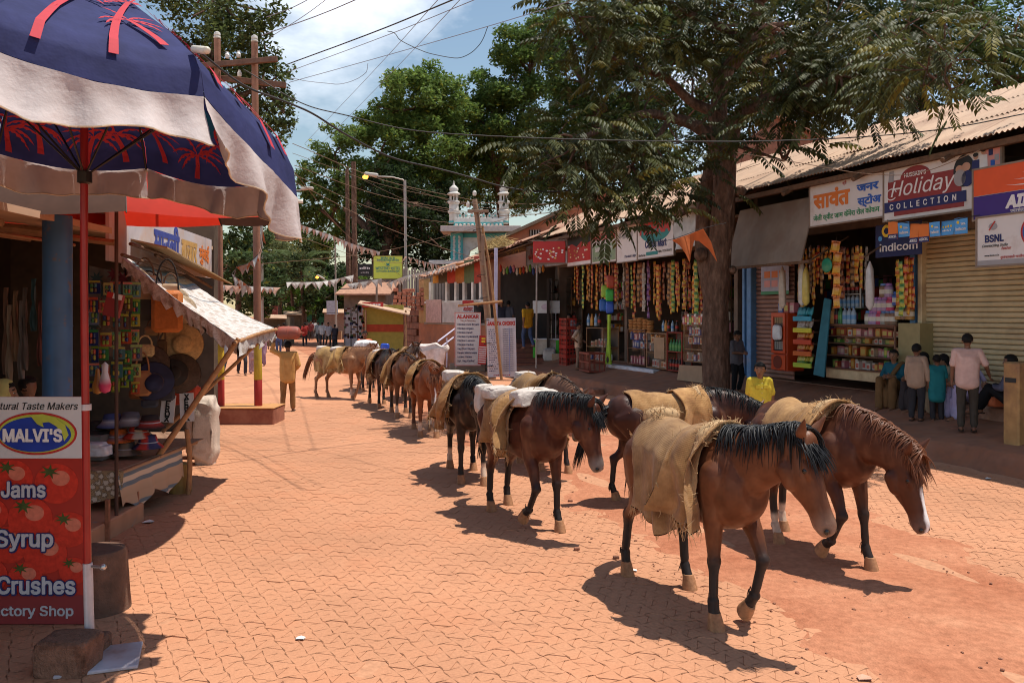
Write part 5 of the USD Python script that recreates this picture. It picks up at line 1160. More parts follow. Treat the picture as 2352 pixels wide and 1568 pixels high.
bg_tree('tree','big dark trunked banyan behind the yellow hotel billboard',foot(870,58),1.0,B([(880,560,57,2.0),(930,470,58,2.4),(850,520,58,1.8),(990,520,58,2.4),(1010,580,58,1.8),(960,580,59,2.0),(900,430,58,2.0),(1060,480,60,2.4)]),(.026,.045,.016),420,.34,
  [([foot(872,58),A(874,640,58),A(862,540,58),A(845,470,58)],.7,.4),([A(868,600,58),A(900,520,58),A(935,470,58)],.6,.2),([A(865,560,58),A(830,510,58),A(790,480,58)],.4,.12)],5)
# trees at the far end of the street
for k,(px,py,Y,rad,c,lab) in enumerate([(640,590,90,3.4,OLIVE,'hazy tree on the left of the far end of the street'),(745,620,95,3.0,(.07,.10,.04),'rounded tree right of the palm at the far end of the street'),(600,660,75,2.6,(.06,.08,.03),'low leafy tree behind the right hand utility pole'),(720,690,82,2.2,(.10,.19,.03),'bright yellow green bush in the sun at the far end'),(790,660,80,2.4,(.04,.06,.022),'dark tree beside the two tall trunks'),(545,620,52,2.6,(.055,.085,.03),'shady tree seen between the two utility poles'),(660,680,100,3.0,(.06,.08,.035),'distant tree straight up the road')]):
 r_ = np.random.default_rng(50 + k); bl = [(A(px + r_.normal(0,rad * 14),py + r_.normal(0,rad * 10),Y + r_.normal(0,2)),rad * r_.uniform(.45,.8)) for _ in range(9)]
 bg_tree('tree',lab,foot(px,Y),.3,bl,c,260,.42,[([foot(px,Y),A(px + 3,700,Y),A(px,py,Y)],.3,.12)],60 + k)
bg_tree('tree','wide tree hanging over the left shops behind the utility poles',foot(500,31),.4,B([(455,20,30,1.5),(530,30,29,1.6),(590,10,29,1.0),(420,-40,30,1.5),(520,110,30,1.5),(575,135,30,1.2),(610,190,30,1.1),(560,220,30,1.4),(640,235,30,.7),(600,280,30,1.1),(625,310,30,.8),(480,180,31,1.5),(470,90,30,1.2),(520,270,31,1.4),(560,330,31,1.3),(640,180,30,.5),(655,265,30,.5)]),(.075,.10,.032),620,.20,
  [([foot(470,31),A(472,500,31),A(478,300,31),A(490,140,30)],.4,.2),([A(490,140,30),A(500,60,30),A(500,-10,30)],.2,.08),([A(478,300,31),A(540,230,30),A(600,200,30)],.2,.06),([A(478,300,31),A(560,330,30)],.16,.07)],6,droop=.5,up=.1)
for k,(blist,lab,c) in enumerate([([(2250,60,44,3.0),(2330,100,44,3.2),(2290,170,44,2.6),(2380,40,45,3.0),(2360,180,44,2.2),(2200,0,45,3.0)],'sunlit tree above the right end of the tin roof',(.075,.12,.035)),([(2100,60,46,3.2),(2020,150,46,3.2),(2120,200,45,2.6),(1940,220,46,3.0),(2040,270,45,2.4),(1900,90,47,3.2),(1960,-10,47,3.2)],'dark tree behind the middle of the tin roof',(.034,.055,.020)),([(1790,180,48,3.0),(1850,60,48,3.2),(1760,60,48,3.0),(1700,180,48,3.0),(1640,80,49,3.2),(1830,300,48,2.4),(1600,260,49,3.0),(1700,330,48,2.6)],'dark tree behind the fork of the roadside trunk',(.036,.060,.022))]):
 bg_tree('tree',lab,foot(blist[0][0],46),.4,B(blist),c,330,.30,[([foot(blist[2][0],blist[2][2]),A(blist[2][0],400,46),A(blist[2][0],blist[2][1],45)],.45,.2)],80 + k)
# coconut palm
def palm(name,label,px,py,Y,R,seed):
 t = thing(name,label,'palm tree'); r = np.random.default_rng(seed); top = A(px,py,Y); m = MB(); limb(m,[foot(px + 8,Y),A(px + 4,700,Y),top],.22,.13,8,5); obj('trunk',m,bark_m,t,smooth=True)
 for k in range(20):
  a = k * 2.4; el = r.uniform(-.2,1.1); d = np.array([math.cos(a) * math.cos(el),math.sin(a) * math.cos(el),math.sin(el)]); p = top.copy(); P = [p.copy()]
  for q in range(9): p = p + d * R / 9; d = d + [0,0,-.17]; d /= np.linalg.norm(d); P.append(p.copy())
  P = np.array(P); mb = MB(); mb.tube(P,np.linspace(.04,.01,len(P)),4,(.10,.12,.04)); sd = np.cross(P[-1] - P[0],UP); sd /= np.linalg.norm(sd) + 1e-9
  for q in np.linspace(.12,1,22):
   i = q * (len(P) - 1); i0 = min(int(i),len(P) - 2); b = P[i0] + (P[i0 + 1] - P[i0]) * (i - i0); al = (P[i0 + 1] - P[i0]) / np.linalg.norm(P[i0 + 1] - P[i0])
   for s in (-1,1):
    e = b + (sd * s * .75 + al * .6 + [0,0,-.45]) * R * .28 * (1 - .5 * q); w = al * .05; mb.add([b - w,b + w,e],[[0,1,2]],np.array([.085,.12,.04]) * r.uniform(.7,1.3))
  obj('frond',mb,leaf_m,t)
 return t
palm('palm_tree','coconut palm with arching fronds at the far end of the street',692,612,78,3.1,3)
palm('palm_tree','smaller palm half hidden left of the taller palm',668,628,84,2.4,4)

# ---------------------------------------------------------------- the roadside tree with feathered leaves
nt = thing('tree','large roadside tree with feathered leaves and a forked rough trunk by the kerb','tree')
TB = np.array([K(KS(1645,.28),.28,0)[0],K(KS(1645,.28),.28,0)[1],0.0]); TY = TB[1]
def T(px,py,dy=0.0): return A(px,py,TY + dy)
m = MB()
limb(m,[T(1648,985),T(1648,940),T(1645,860),T(1643,740),T(1650,600),T(1662,470),T(1664,350)],.34,.26,20,6,.22,3)
limb(m,[T(1636,680,.1),T(1618,580,.2),T(1618,480,.3),T(1634,390,.25),T(1648,330,.1)],.21,.18,14,5,.3,5)
m.ball(T(1700,440,-.1),.14,sub=2); m.ball(T(1682,620,-.2),.10,sub=2); m.ball(T(1610,585,0),.16,sub=2)
obj('trunk',m,bark_m,nt,smooth=True)
LIMBS = [([T(1660,370),T(1650,260,.2),T(1665,170,.3),T(1720,100,.2),T(1745,0,0),T(1760,-120,0)],.26,.10),([T(1668,350),T(1690,280,-.3),T(1750,235,-.8),T(1830,215,-1.6),T(1930,170,-2.6),T(2040,130,-3.6)],.24,.06),
  ([T(1650,330),T(1600,290,-.1),T(1540,270,-.4),T(1480,262,-.8),T(1400,290,-1.6),T(1330,320,-2.2)],.17,.05),([T(1652,260,.2),T(1590,235,.3),T(1530,180,.2),T(1470,160,0),T(1380,120,-.8)],.14,.04),([T(1720,100,.2),T(1650,60,.6),T(1560,20,.9),T(1480,-40,1.0)],.13,.05),
  ([T(1745,0),T(1820,-40,-.6),T(1950,-30,-1.4),T(2080,0,-2.4)],.12,.04),([T(1700,150,.3),T(1790,120,.8),T(1880,80,1.2)],.12,.04),([T(1540,270,-.4),T(1500,330,-.9),T(1450,380,-1.2)],.07,.03),([T(1930,170,-2.6),T(2060,190,-3.8),T(2160,190,-4.6)],.06,.02),([T(1680,330,-.2),T(1740,350,-.9),T(1800,370,-1.5)],.06,.02)]
m = MB()
for i,(pts,a,b) in enumerate(LIMBS): limb(m,pts,a,b,12 if a > .1 else 8,6,.35,i)
obj('limb',m,bark_m,nt,smooth=True)
# fronds: clusters where the photograph shows leaves; each frond is one feathered leaf
CL = [(1275,320,-2,26),(1245,375,-2.4,18),(1310,390,-2.2,30),(1285,440,-2.2,18),(1345,455,-2,26),(1400,490,-1.8,18),(1340,320,-2,34),(1400,400,-1.6,40),(1460,350,-1.2,40),(1420,290,-1.4,30),(1470,430,-1.4,26),(1520,445,-1,18),(1540,400,-0.8,32),(1560,330,-0.6,26),
 (1330,40,-1.4,40),(1380,110,-1.2,46),(1300,10,-1.6,26),(1430,50,-0.8,48),(1440,170,-1,34),(1500,90,-0.4,44),(1560,40,0.2,44),(1620,110,0.6,34),(1590,180,0.4,20),(1650,30,0.6,44),(1500,220,-0.5,14),(1560,130,0,24),
 (1790,60,-0.6,60),(1760,150,-0.8,46),(1850,130,-1.4,64),(1900,60,-1.6,64),(1930,150,-2.2,66),(1860,210,-1.8,60),(1800,230,-1.4,46),(1920,215,-2.4,50),(1980,190,-2.8,56),(2000,90,-2.6,64),(2060,150,-4.6,60),(2040,200,-4.6,36),(2080,60,-4.4,56),(2140,110,-6.4,50),(2130,160,-6.6,36),(2170,50,-5.2,22),(2190,140,-7,26),(2185,205,-7.2,12),(1950,245,-2.8,14),(1870,262,-2.2,22),(1790,300,-1.6,20),(1730,300,-1,18),(1830,325,-1.8,7),(1710,345,-0.6,6),(1720,230,-0.8,18),(1640,250,-0.8,10),(1610,420,-0.6,10),
 (1750,-60,0,60),(1880,-60,-1.6,40),(1620,-80,0.6,60),(1480,-60,0,60),(1360,-60,-1,40),(1700,-200,1.5,80),(1550,-200,1.5,70),(1420,-160,0.5,50),(1600,-320,2,60),(1600,-120,2,60),(1500,-20,2.5,60)]
fr_r = np.random.default_rng(77)
def frond_template(el,r):
 """One pinnate leaf of unit length in the xz plane, rising at el: a curved stalk with hanging lance-shaped leaflets."""
 nseg = 7; d = np.array([math.cos(el),0,math.sin(el)]); P = [np.zeros(3)]; dd = d
 for q in range(nseg): P.append(P[-1] + dd / nseg); dd = dd + np.array([0,0,-.12]); dd /= np.linalg.norm(dd)
 P = np.array(P); sd = np.array([0,-1.0,0]); v = [P[0],P[4],P[7],P[7] + [0,0,.012],P[4] + [0,0,.018],P[0] + [0,0,.018]]; f = [[0,1,4],[0,4,5],[1,2,3],[1,3,4]]; k = 6
 for q in range(1,nseg + 1):
  al = P[q] - P[q - 1]; al /= np.linalg.norm(al)
  for s in (-1,1):
   l = .33 * (1 - .35 * abs(q / nseg - .45)) * r.uniform(.85,1.1); e = sd * s * .74 + al * .45 + np.array([0,0,-.50 - .3 * r.random()]); e /= np.linalg.norm(e); w = al * .9 - e * (al @ e); w /= np.linalg.norm(w) + 1e-9
   b = P[q] - al * .01; wd = l * .19; cr = crs(e,w) * wd * .3 * s
   v += [b,b + e * l * .42 + w * wd,b + e * l,b + e * l * .42 - w * wd,b + e * l * .5 + cr]; f += [[k,k + 1,k + 4],[k + 1,k + 2,k + 4],[k,k + 4,k + 3],[k + 4,k + 2,k + 3]]; k += 5
 return np.array(v),np.array(f)
FT = [[frond_template(el,fr_r) for _ in range(4)] for el in np.linspace(-1.2,.6,7)]
def frond_mesh(p0,d,L,r,col):
 el = math.asin(max(-1,min(1,d[2]))); v,f = FT[int(np.clip(round((el + 1.2) / .3),0,6))][r.integers(0,4)]
 return p0 + (v * L) @ rotz(math.atan2(d[1],d[0]) + r.normal(0,.1)).T,f,np.tile(col,(len(v),1))
allf = []; tw = MB()
for (px,py,dy,n) in CL:
 for k in range(int(n * (.98 if px < 1700 else .80))):
  q = fr_r.normal(0,1,3) * [.38,.38,.27]; p = A(px,py,TY + dy) + q
  d = q * [1.2,1.2,.6] + fr_r.normal(0,.35,3) + [0,-.15,-.05]; d[2] = np.clip(d[2],-.9,.5); d /= np.linalg.norm(d) + 1e-9
  L = fr_r.uniform(.42,.78) * (1 if px < 1900 else .78); g = math.exp(fr_r.normal(0,.25)); col = np.array([.062,.070,.021]) * g
  if fr_r.random() < .16: col = col * [1.9,1.5,1.1]
  allf.append((p,d,L,col))
 c = A(px,py,TY + dy); j = min((np.asarray(q) for L_ in LIMBS for q in L_[0]),key=lambda q: np.linalg.norm(q - c)); limb(tw,[j,(j + c) / 2 + fr_r.normal(0,.08,3),c],.035,.012,5,3)
 for k in range(4): e = c + fr_r.normal(0,.4,3); limb(tw,[c,(c + e) / 2 + fr_r.normal(0,.04,3),e],.013,.005,4,2)
obj('twig',tw,bark_m,nt,smooth=True)
def seen(F_):
 p = F_[0]; x = CX + F * p[0] / p[1]; y = HY - F * (p[2] - EYE) / p[1]; return (0 < x < 2352 and 0 < y < 600)
order = sorted(range(len(allf)),key=lambda i: -(allf[i][2] / allf[i][0][1]) if seen(allf[i]) else 1.0)
bulk = MB()
for rank,i in enumerate(order):
 v,f,c = frond_mesh(*allf[i][:3],fr_r,allf[i][3])
 if rank < 300: obj('leaf',(v,f,c),leaf_near,nt)
 else: bulk.add(v,f,c)
obj('crown',bulk,leaf_near,nt,kind='stuff')
# ================================================================ restaurant, mosque gate and the rest of the street's right side
ochre = mat('ochre_wall',(.42,.15,.075),.85,.15,2.0,bump=.2,dirt=(.26,.11,.07)); salmon = mat('salmon_wall',(.48,.20,.12),.85,.12,2.0,dirt=(.32,.14,.09)); laterite = mat('laterite_wall',(.20,.085,.055),.95,.3,4.0,bump=.8,bscale=12.)
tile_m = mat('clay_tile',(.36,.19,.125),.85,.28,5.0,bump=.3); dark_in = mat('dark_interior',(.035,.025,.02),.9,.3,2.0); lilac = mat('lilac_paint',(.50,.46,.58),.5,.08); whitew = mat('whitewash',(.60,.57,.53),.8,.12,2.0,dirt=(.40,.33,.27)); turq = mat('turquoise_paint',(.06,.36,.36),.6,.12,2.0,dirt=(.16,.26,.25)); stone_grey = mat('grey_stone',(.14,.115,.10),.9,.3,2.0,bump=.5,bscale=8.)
concrete = mat('old_concrete',(.27,.22,.18),.9,.2,2.0,bump=.3)
W1,W2 = A(1112,HY,33.0)[:2],A(962,HY,38.5)[:2]; WD = (W2 - W1) / np.linalg.norm(W2 - W1); WN = np.array([-WD[1],WD[0]]) * -1
if WN @ W1 > 0: WN = -WN                                           # towards the street and camera
def WP(px,z,out=0.0):
 q = W1 + WN * out; r = (px - CX) / F; k = (q[0] - r * q[1]) / (r * WD[1] - WD[0]); p = q + k * WD; return np.array([p[0],p[1],z])
def wz(px,py,out=0.0): p = WP(px,0,out); return EYE - (py - HY) * p[1] / F
def wall_piece(name,px0,px1,y0,y1,th,material,parent,out=0.0,z0=None,**k):
 a,b = WP(px0,0,out),WP(px1,0,out); pm = (px0 + px1) / 2; zt = wz(pm,y0,out); zb = wz(pm,y1,out) if z0 is None else z0
 n = np.array([*(-WN),0]) * th; q = [a,b,b + n,a + n]
 v = np.array([p * [1,1,0] + [0,0,z] for z in (zb,zt) for p in q]); f = np.array([[0,1,5,4],[1,2,6,5],[2,3,7,6],[3,0,4,7],[4,5,6,7],[3,2,1,0]])
 return obj(name,(v,np.vstack([f[:,[0,1,2]],f[:,[0,2,3]]])),material,parent,**k)
rs = thing('restaurant','low ochre restaurant with coloured window panels under a drooping tiled roof','building')
wall_piece('wall',962,1118,742,800,.3,ochre,rs,z0=0.0)
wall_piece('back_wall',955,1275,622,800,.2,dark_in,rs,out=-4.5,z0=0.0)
wall_piece('corner_post',962,974,640,742,.3,mat('ochre_post',(.42,.24,.10),.8),rs)
for a,b,c in ((994,1007,(.52,.22,.02)),(1007,1027,(.09,.06,.035)),(1027,1046,(.42,.05,.03)),(1046,1066,(.38,.13,.03)),(1066,1089,(.10,.13,.06)),(1089,1104,(.34,.05,.03))): wall_piece('coloured_panel',a,b,632 - .36 * (a - 967),650,.05,paint(c,.8),rs)
for a in (985,1022,1043,1062,1082,1100): wall_piece('window_post',a,a + 5,648,692,.12,whitew,rs,out=.03)
wall_piece('window_sill',975,1112,690,695,.2,whitew,rs,out=.05)
wall_piece('white_panel',1016,1074,694,741,.05,mat('streaked_white',(.46,.40,.37),.7,.2,3.0),rs,out=.06)
wall_piece('pink_panel',978,1013,688,741,.05,mat('pinkish_board',(.50,.30,.26),.7,.2),rs,out=.08)
wall_piece('low_wall',974,1118,741,746,.34,concrete,rs,out=.02)
# sagging tiled roof: a course of tiles three deep
E1,E2 = A(1206,552,30.2),A(964,637,36.6); rt = np.random.default_rng(8); back = np.array([*(-WN),0]) * 2.9 + [0,0,1.05]
for row_ in range(4):
 for k in range(36):
  u0,u1 = k / 36,(k + 1.08) / 36; a,b = E1 + (E2 - E1) * u0,E1 + (E2 - E1) * u1; o0,o1 = back * (row_ / 4 - .02),back * ((row_ + 1) / 4 + .03); j = rt.normal(0,.02,3); lift = np.array([0,0,.03 * (row_ % 2) + .02])
  sag = np.array([0,0,-.18 * math.sin(u0 * math.pi)]); c = np.array([0,0,.05]); m_ = (a + b) / 2
  P = np.array([[a + o0,m_ + o0 + c,b + o0],[a + o1,m_ + o1 + c,b + o1]]) + sag + lift + j; obj('roof_tile',slab(P[:,::-1],np.array([0,0,-.02])),tile_m,rs,smooth=False)
P = np.array([[E1 + [0,0,-.14],E2 + [0,0,-.14]],[E1 + back - [0,0,.2],E2 + back - [0,0,.2]]]); obj('roof_boards',slab(P,np.array([0,0,-.03])),wood_dark,rs)
P = np.array([[WP(1108,4.6,1.0),A(1330,545,31.5)],[WP(1108,4.9,-4.5),A(1330,545,36)]]); obj('porch_ceiling',slab(P,np.array([0,0,.05])),wood_dark,rs)
m = MB(); p = A(1139,721,31.0); m.box((-.07,-.07,.6),(.07,.07,4.7),None,.01,None,p * [1,1,0]); obj('porch_post',m,lilac,rs)
fl = MB(); a = A(1112,HY,33.5) * [1,1,0]; fl.box((a[0],a[1],0.0),(a[0] + 4.6,a[1] + 5,1.08)); obj('porch_floor',fl,mat('red_oxide_floor',(.16,.055,.035),.7,.2),rs)
for k in range(5): y0 = 30.9 + .5 * k; x0 = (1150 - CX) / F * 31; obj('step',MB().box((x0,y0,0),(x0 + 2.4,y0 + .55,.42 + .16 * k),None,.01),mat('red_oxide_floor'),rs)
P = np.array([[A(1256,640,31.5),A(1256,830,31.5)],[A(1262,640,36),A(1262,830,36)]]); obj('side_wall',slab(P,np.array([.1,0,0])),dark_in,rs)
for k in range(14): m = MB(); px = 1150 + k * 7.5; m.lathe([(.0,0),(.05,-.08),(.06,-.25),(0,-.34)],7,BOXC[k % 7][1],t=A(px,606 + (k * 7) % 9,33.2)); obj('hanging_pouch',m,VC,label=f'{ORD[k]} small pouch from the left hanging under the restaurant porch',cat='pouch',group='pouches under the porch')
# flight of steps with a white rail by the corner
b0,b1 = A(1062,832,32.5),A(1108,745,34.0); stp = thing('stairs','concrete stair with white pipe rails leading up beside the menu board','stairs')
for k in range(5): p = b0 + (b1 - b0) * k / 5; obj('tread',MB().box((p[0] - .5,p[1],0),(p[0] + .9,p[1] + .5,.30 + .22 * k),None,.01),concrete,stp)
for dz in (0,-.30):
 m = MB(); m.tube([A(1006,784,31.5) + [0,0,dz],A(1062,742,33) + [0,0,dz]],.035,7); obj('rail',m,lilac,stp)
for px,py in ((1026,776),(1048,760)): p = A(px,py,32); m = MB(); m.tube([p,p * [1,1,0] + [0,0,.2]],.03,7); obj('rail_post',m,lilac,stp)
# washing on a wall
v,f = rough_stone((1.5,.5,.35),4,3); v[:,2] += .08 * np.sin(v[:,0] * 9); obj('laundry',(v + A(985,800,31),f),mat('white_cloth',(.62,.54,.50),.8,.2,6.,bump=.5),smooth=True,label='heap of white washing spread by the stair rail',cat='laundry')
P = np.array([[A(962,806,30.6) + UP * .02 * math.sin(i * 2) + [.03 * math.sin(i * 2.6 + j),.08 * math.sin(i * 1.7),-.09 * j] for j in range(7)] for i in range(1)]); Q = np.array([[A(958 + 9 * i,806 - i,30.6) + [.03 * math.sin(i * 2.6 + j),.06 * math.sin(i * 1.7 + j * .4),-.10 * j - .03 * math.sin(i)] for j in range(7)] for i in range(8)]); obj('laundry',slab(Q,np.array([0,.01,0])),mat('white_cloth'),smooth=True,label='white sheet hanging down in front of the stair',cat='laundry')
# menu boards
def flat_sign(name,label,cat,px0,px1,yt,yb,Y,material,th=.05,yaw=0.0,frame=None,roll=0.0):
 pm = A((px0 + px1) / 2,yb,Y); W,H = (px1 - px0) * Y / F,(yb - yt) * Y / F; M = rotz(yaw) @ roty(roll) @ np.column_stack([[1,0,0],[0,0,1],[0,-1,0]])
 t = thing(name,label,cat,A(px0,yb,Y),M=M); plate(t,'panel',rect(0,0,W,H),-th,th,material)
 if frame:
  for a,b in (((-.03,-.03,-th),(W + .03,0,.012)),((-.03,H,-th),(W + .03,H + .03,.012)),((-.03,0,-th),(0,H,.012)),((W,0,-th),(W + .03,H,.012))): obj('frame',MB().box(a,b),frame,t)
 return t,W,H
t,W,H = flat_sign('menu_board','tall white menu board with a red heading outside the restaurant','sign',1046,1103,719,838,31.8,white,frame=INK['pink'])
text_on(t,'lettering','ALANKAR',H * .065,W * .06,H * .90,INK['red'],bold=5,fit=W * .88); text_on(t,'lettering','Veg & Nonveg',H * .032,W * .2,H * .84,INK['maroon'],fit=W * .6)
for k,s_ in enumerate(['Chicken Dum Biryani','Chicken Angara','Chicken Handi','Chicken Hyderabadi','Chicken Lasooni','Chicken Kadhai','Veg Dum Biryani','Paneer Makhanwala','Lazeez Paneer','Spl. Veg Kadhai']): text_on(t,'lettering',s_,H * .036,W * .08,H * (.765 - .078 * k),INK['navy'],bold=3,fit=W * min(.86,.046 * len(s_)))
t,W,H = flat_sign('small_sign','small red and white Devanagari sign above the menu board','sign',1062,1088,690,718,32.0,white); plate(t,'red_top',rect(0,H * .62,W,H),.002,.003,INK['red']); text_on(t,'lettering','अलंकार',H * .36,W * .06,H * .12,INK['red'],font='deva',bold=3,fit=W * .86)
t,W,H = flat_sign('menu_board','red and white striped price board partly behind the white menu board','sign',1097,1116,770,836,31.2,INK['red'],roll=.06)
for k in range(8): plate(t,'white_stripe',rect(W * .06,H * (.06 + .075 * k),W * .94,H * (.095 + .075 * k)),.002,.003,INK['white'])
for k in range(2): plate(t,'yellow_word',rect(W * .3,H * (.76 + .1 * k),W * .75,H * (.83 + .1 * k)),.002,.003,INK['yellow'])
t,W,H = flat_sign('price_banner','shiny white price banner with a red heading and blue columns beside the wooden pole','banner',1120,1187,731,866,28.6,mat('banner_white',(.52,.49,.52),.28,.10,3.0,bump=.9,bscale=3.5,spec=.5),th=.015,roll=-.02)
text_on(t,'lettering','JANATA CHIKKI',H * .06,W * .02,H * .88,INK['red'],bold=6,fit=W * .96)
for k in range(20):
 y = H * (.80 - .037 * k); smudge(t,W * .06,y,W * (.22 + .02 * ((k * 3) % 7)),H * .018,INK['navy'],4); text_on(t,'lettering','Chikki  50/-',H * .018,W * .55,y,INK['navy'],bold=2,fit=W * .38)
smudge(t,W * .2,H * .02,W * .6,H * .022,INK['red'],8); plate(t,'column_line',rect(W * .76,H * .04,W * .775,H * .84),.002,.002,INK['blue'])
# hay on the roof
m = MB(); hr = np.random.default_rng(2)
for k in range(700):
 px = hr.uniform(1108,1192); y_ = 590 - 45 * math.sin((px - 1104) / 92 * math.pi) ** .7; p = A(px,y_ + (588 - .25 * (px - 1108) - y_) * hr.random(),33.5 + hr.normal(0,.4)); d = hr.normal(0,1,3) * [1,.6,.5] * .22; m.tube([p,p + d * .5 + [0,0,.03],p + d],[.012,.011,.004],3)
obj('hay',m,mat('hay',(.46,.33,.14),.9,.3,6.0),label='heap of dry hay lying on the tiled roof',kind='stuff')
# salmon house behind
sh = thing('house','salmon plastered house with a long sloping roof edge behind the restaurant','building'); a,b = A(1108,640,41),A(1400,640,41)
v = np.array([A(1112,700,41),A(1400,700,41),A(1400,430,41),A(1112,562,41)]); v = np.vstack([v,v + [1.0,9,0]]); f = np.array([[0,1,2,3],[5,4,7,6],[1,5,6,2],[4,0,3,7],[3,2,6,7]]); obj('wall',(v,np.vstack([f[:,[0,1,2]],f[:,[0,2,3]]])),salmon,sh)
P = np.array([[A(1098,566,40.4),A(1410,424,40.4)],[A(1098,566,40.4) + [1,10,.3],A(1410,424,40.4) + [1,10,.3]]]); obj('roof',slab(P,np.array([0,0,-.16])),mat('roof_edge',(.20,.14,.09),.8),sh)
w_ = A(1216,556,40.95); obj('window',MB().box(w_,w_ + [.55,.08,.6]),dark_in,sh)
for q in range(4): obj('window_bar',MB().box(w_ + [.13 * q + .05,-.04,0],w_ + [.13 * q + .09,-.005,.6]),whitew,sh)
# tiled hut behind the trunk
P = np.array([[A(1780,270,30),A(1700,400,30)],[A(1960,350,30),A(1960,420,30)]]); hut = thing('house','old tiled gable rising behind the tin roof right of the trunk','building'); v = np.array([A(1690,480,30),A(1985,480,30),A(1960,350,30),A(1788,268,30),A(1690,340,30)]); v = np.vstack([v,v + [2,6,0]]); f = [[0,1,2],[0,2,3],[0,3,4],[5,7,6],[5,8,7],[5,9,8],[1,6,7],[1,7,2]]; obj('wall',(v,np.array(f)),laterite,hut)
P = np.array([[A(1780,258,29.8),A(1980,352,29.8)],[A(1780,258,29.8) + [2,6.4,0],A(1980,352,29.8) + [2,6.4,0]]]); obj('roof',slab(P,np.array([0,0,-.12])),tile_m,hut)
# mosque gate
MY = 48.0; k_ = MY / F; mq = thing('mosque_gate','white and turquoise mosque gate with two slender minarets behind the restaurant','building')
def mx(px): return (px - CX) * k_
def mzz(py): return EYE - (py - HY) * k_
def mbox(name,x0,x1,y0,y1,d0,d1,material,**q): return obj(name,MB().box((mx(x0),MY + d0,mzz(y1)),(mx(x1),MY + d1,mzz(y0)),None,.01),material,mq,**q)
for x0,x1 in ((1035,1063),(1140,1167)):
 mbox('pillar',x0,x1,535,760,0,1.0,turq)
 for q in range(9):
  for s in (0,1):
   for y_ in (0,6): m = MB(); v,f = outline(disc_pts(0,0,2.6 * k_,4.2 * k_,10),.03); M_ = np.column_stack([[1,0,0],[0,0,1],[0,-1,0]]); obj('petal',(xf(v,M_ @ rotz(.5 if (s + y_ // 6) % 2 else -.5),(mx(x0 + 8 + s * 12),MY,mzz(545 + q * 12 + y_))),f),whitew,mq)
mbox('cornice',1014,1196,521,534,-.7,1.4,mat('cornice_pink',(.52,.42,.37),.8,.15)); mbox('frieze',1042,1156,510,521,.1,.9,turq); mbox('parapet',1042,1156,500,510,.15,.8,whitew)
for q in range(7):
 cx_ = 1056 + q * 13.6; v,f = outline([(-5 * k_,0),(5 * k_,0),(5.5 * k_,6 * k_),(3 * k_,10 * k_),(0,14 * k_),(-3 * k_,10 * k_),(-5.5 * k_,6 * k_)],.25); obj('merlon',(xf(v,np.column_stack([[1,0,0],[0,0,1],[0,-1,0]]),(mx(cx_),MY + .55,mzz(500))),f),whitew,mq); m = MB(); m.ball((mx(cx_),MY + .28,mzz(494)),(2.2 * k_,.05,3 * k_)); obj('merlon_boss',m,turq,mq)
for q in range(12): m = MB(); m.ball((mx(1048 + q * 9.2),MY + .1,mzz(516)),(3.6 * k_,.06,3.2 * k_)); obj('frieze_boss',m,whitew,mq)
arch_pts = [(mx(1063),mzz(545)),(mx(1140),mzz(545)),(mx(1140),mzz(620))] + [(mx(1101 + 30 * math.cos(a) * (1 - .09 * abs(math.sin(4 * a)))),mzz(606 - 44 * math.sin(a) * (1 - .09 * abs(math.sin(4 * a))))) for a in np.linspace(0,math.pi,33)] + [(mx(1063),mzz(620))]
v,f = outline(arch_pts,.5); obj('arch',(xf(v,np.column_stack([[1,0,0],[0,0,1],[0,-1,0]]),(0,MY + .7,0)),f),whitew,mq); mbox('spandrel',1063,1140,535,545,.2,.7,turq)
for c_ in (1041,1157):
 x = mx(c_); o = (x,MY + .5,0); u = k_
 prof = lambda pts: [(r * u,mzz(y)) for r,y in pts]
 m = MB(); m.lathe(prof([(0,512),(11,512),(11,490),(12,488),(14,486),(14,482),(11,480),(11,467),(13,465),(14,461),(13,459),(0,459)]),12,t=o); obj('minaret_shaft',m,whitew,mq,split=30)
 for a in range(8):
  q = a * math.pi / 4; m = MB(); m.tube([(x + 8.5 * u * math.cos(q),MY + .5 + 8.5 * u * math.sin(q),mzz(459)),(x + 8.5 * u * math.cos(q),MY + .5 + 8.5 * u * math.sin(q),mzz(446))],1.4 * u,6); obj('lantern_post',m,whitew,mq)
 m = MB(); m.lathe(prof([(0,446),(10,446),(15,444),(15,442),(10,439),(9,436),(10.5,433),(10,429),(6,425),(2.5,422),(2.6,420),(1.2,418),(1.6,416),(0,411)]),14,t=o); obj('minaret_dome',m,whitew,mq,split=40)
 m = MB(); m.lathe(prof([(12,510),(12.3,509),(12.3,507),(12,506)]),12,t=o); obj('band',m,turq,mq)
# hotel billboard, kiosk, block walls
bY = 44.0; t,W,H = flat_sign('billboard','yellow green hotel billboard in a brown frame on posts above the kiosk','billboard',858,924,588,640,bY,mat('lime_yellow_board',(.55,.60,.08),.5,.05),frame=mat('brown_frame',(.14,.07,.04),.7))
for k,(s_,y,h_,fw) in enumerate([('Wake up to',.88,.09,.5),('twittering birds',.78,.10,.75),('WESTEND  HOTEL',.40,.12,.86),('COTTAGES & BUNGALOWS',.29,.07,.8)]): text_on(t,'lettering',s_,H * h_,W * .5,H * y,INK['teal'],bold=2,fit=W * fw,center=True)
plate(t,'bird_emblem',[(W * .42,H * .55),(W * .46,H * .62),(W * .42,H * .70),(W * .50,H * .66),(W * .58,H * .70),(W * .54,H * .62),(W * .58,H * .55),(W * .5,H * .58)],.002,.004,INK['teal'])
for x in (.15,W - .15): obj('post',MB().box((x - .05,-4.3,-.15),(x + .05,0,-.06)),frame_m,t)
kY = 36.0; ki = thing('kiosk','yellow and red striped kiosk with a tin lean-to roof behind the horses','kiosk'); kp = lambda px,py,dy=0: A(px,py,kY + dy)
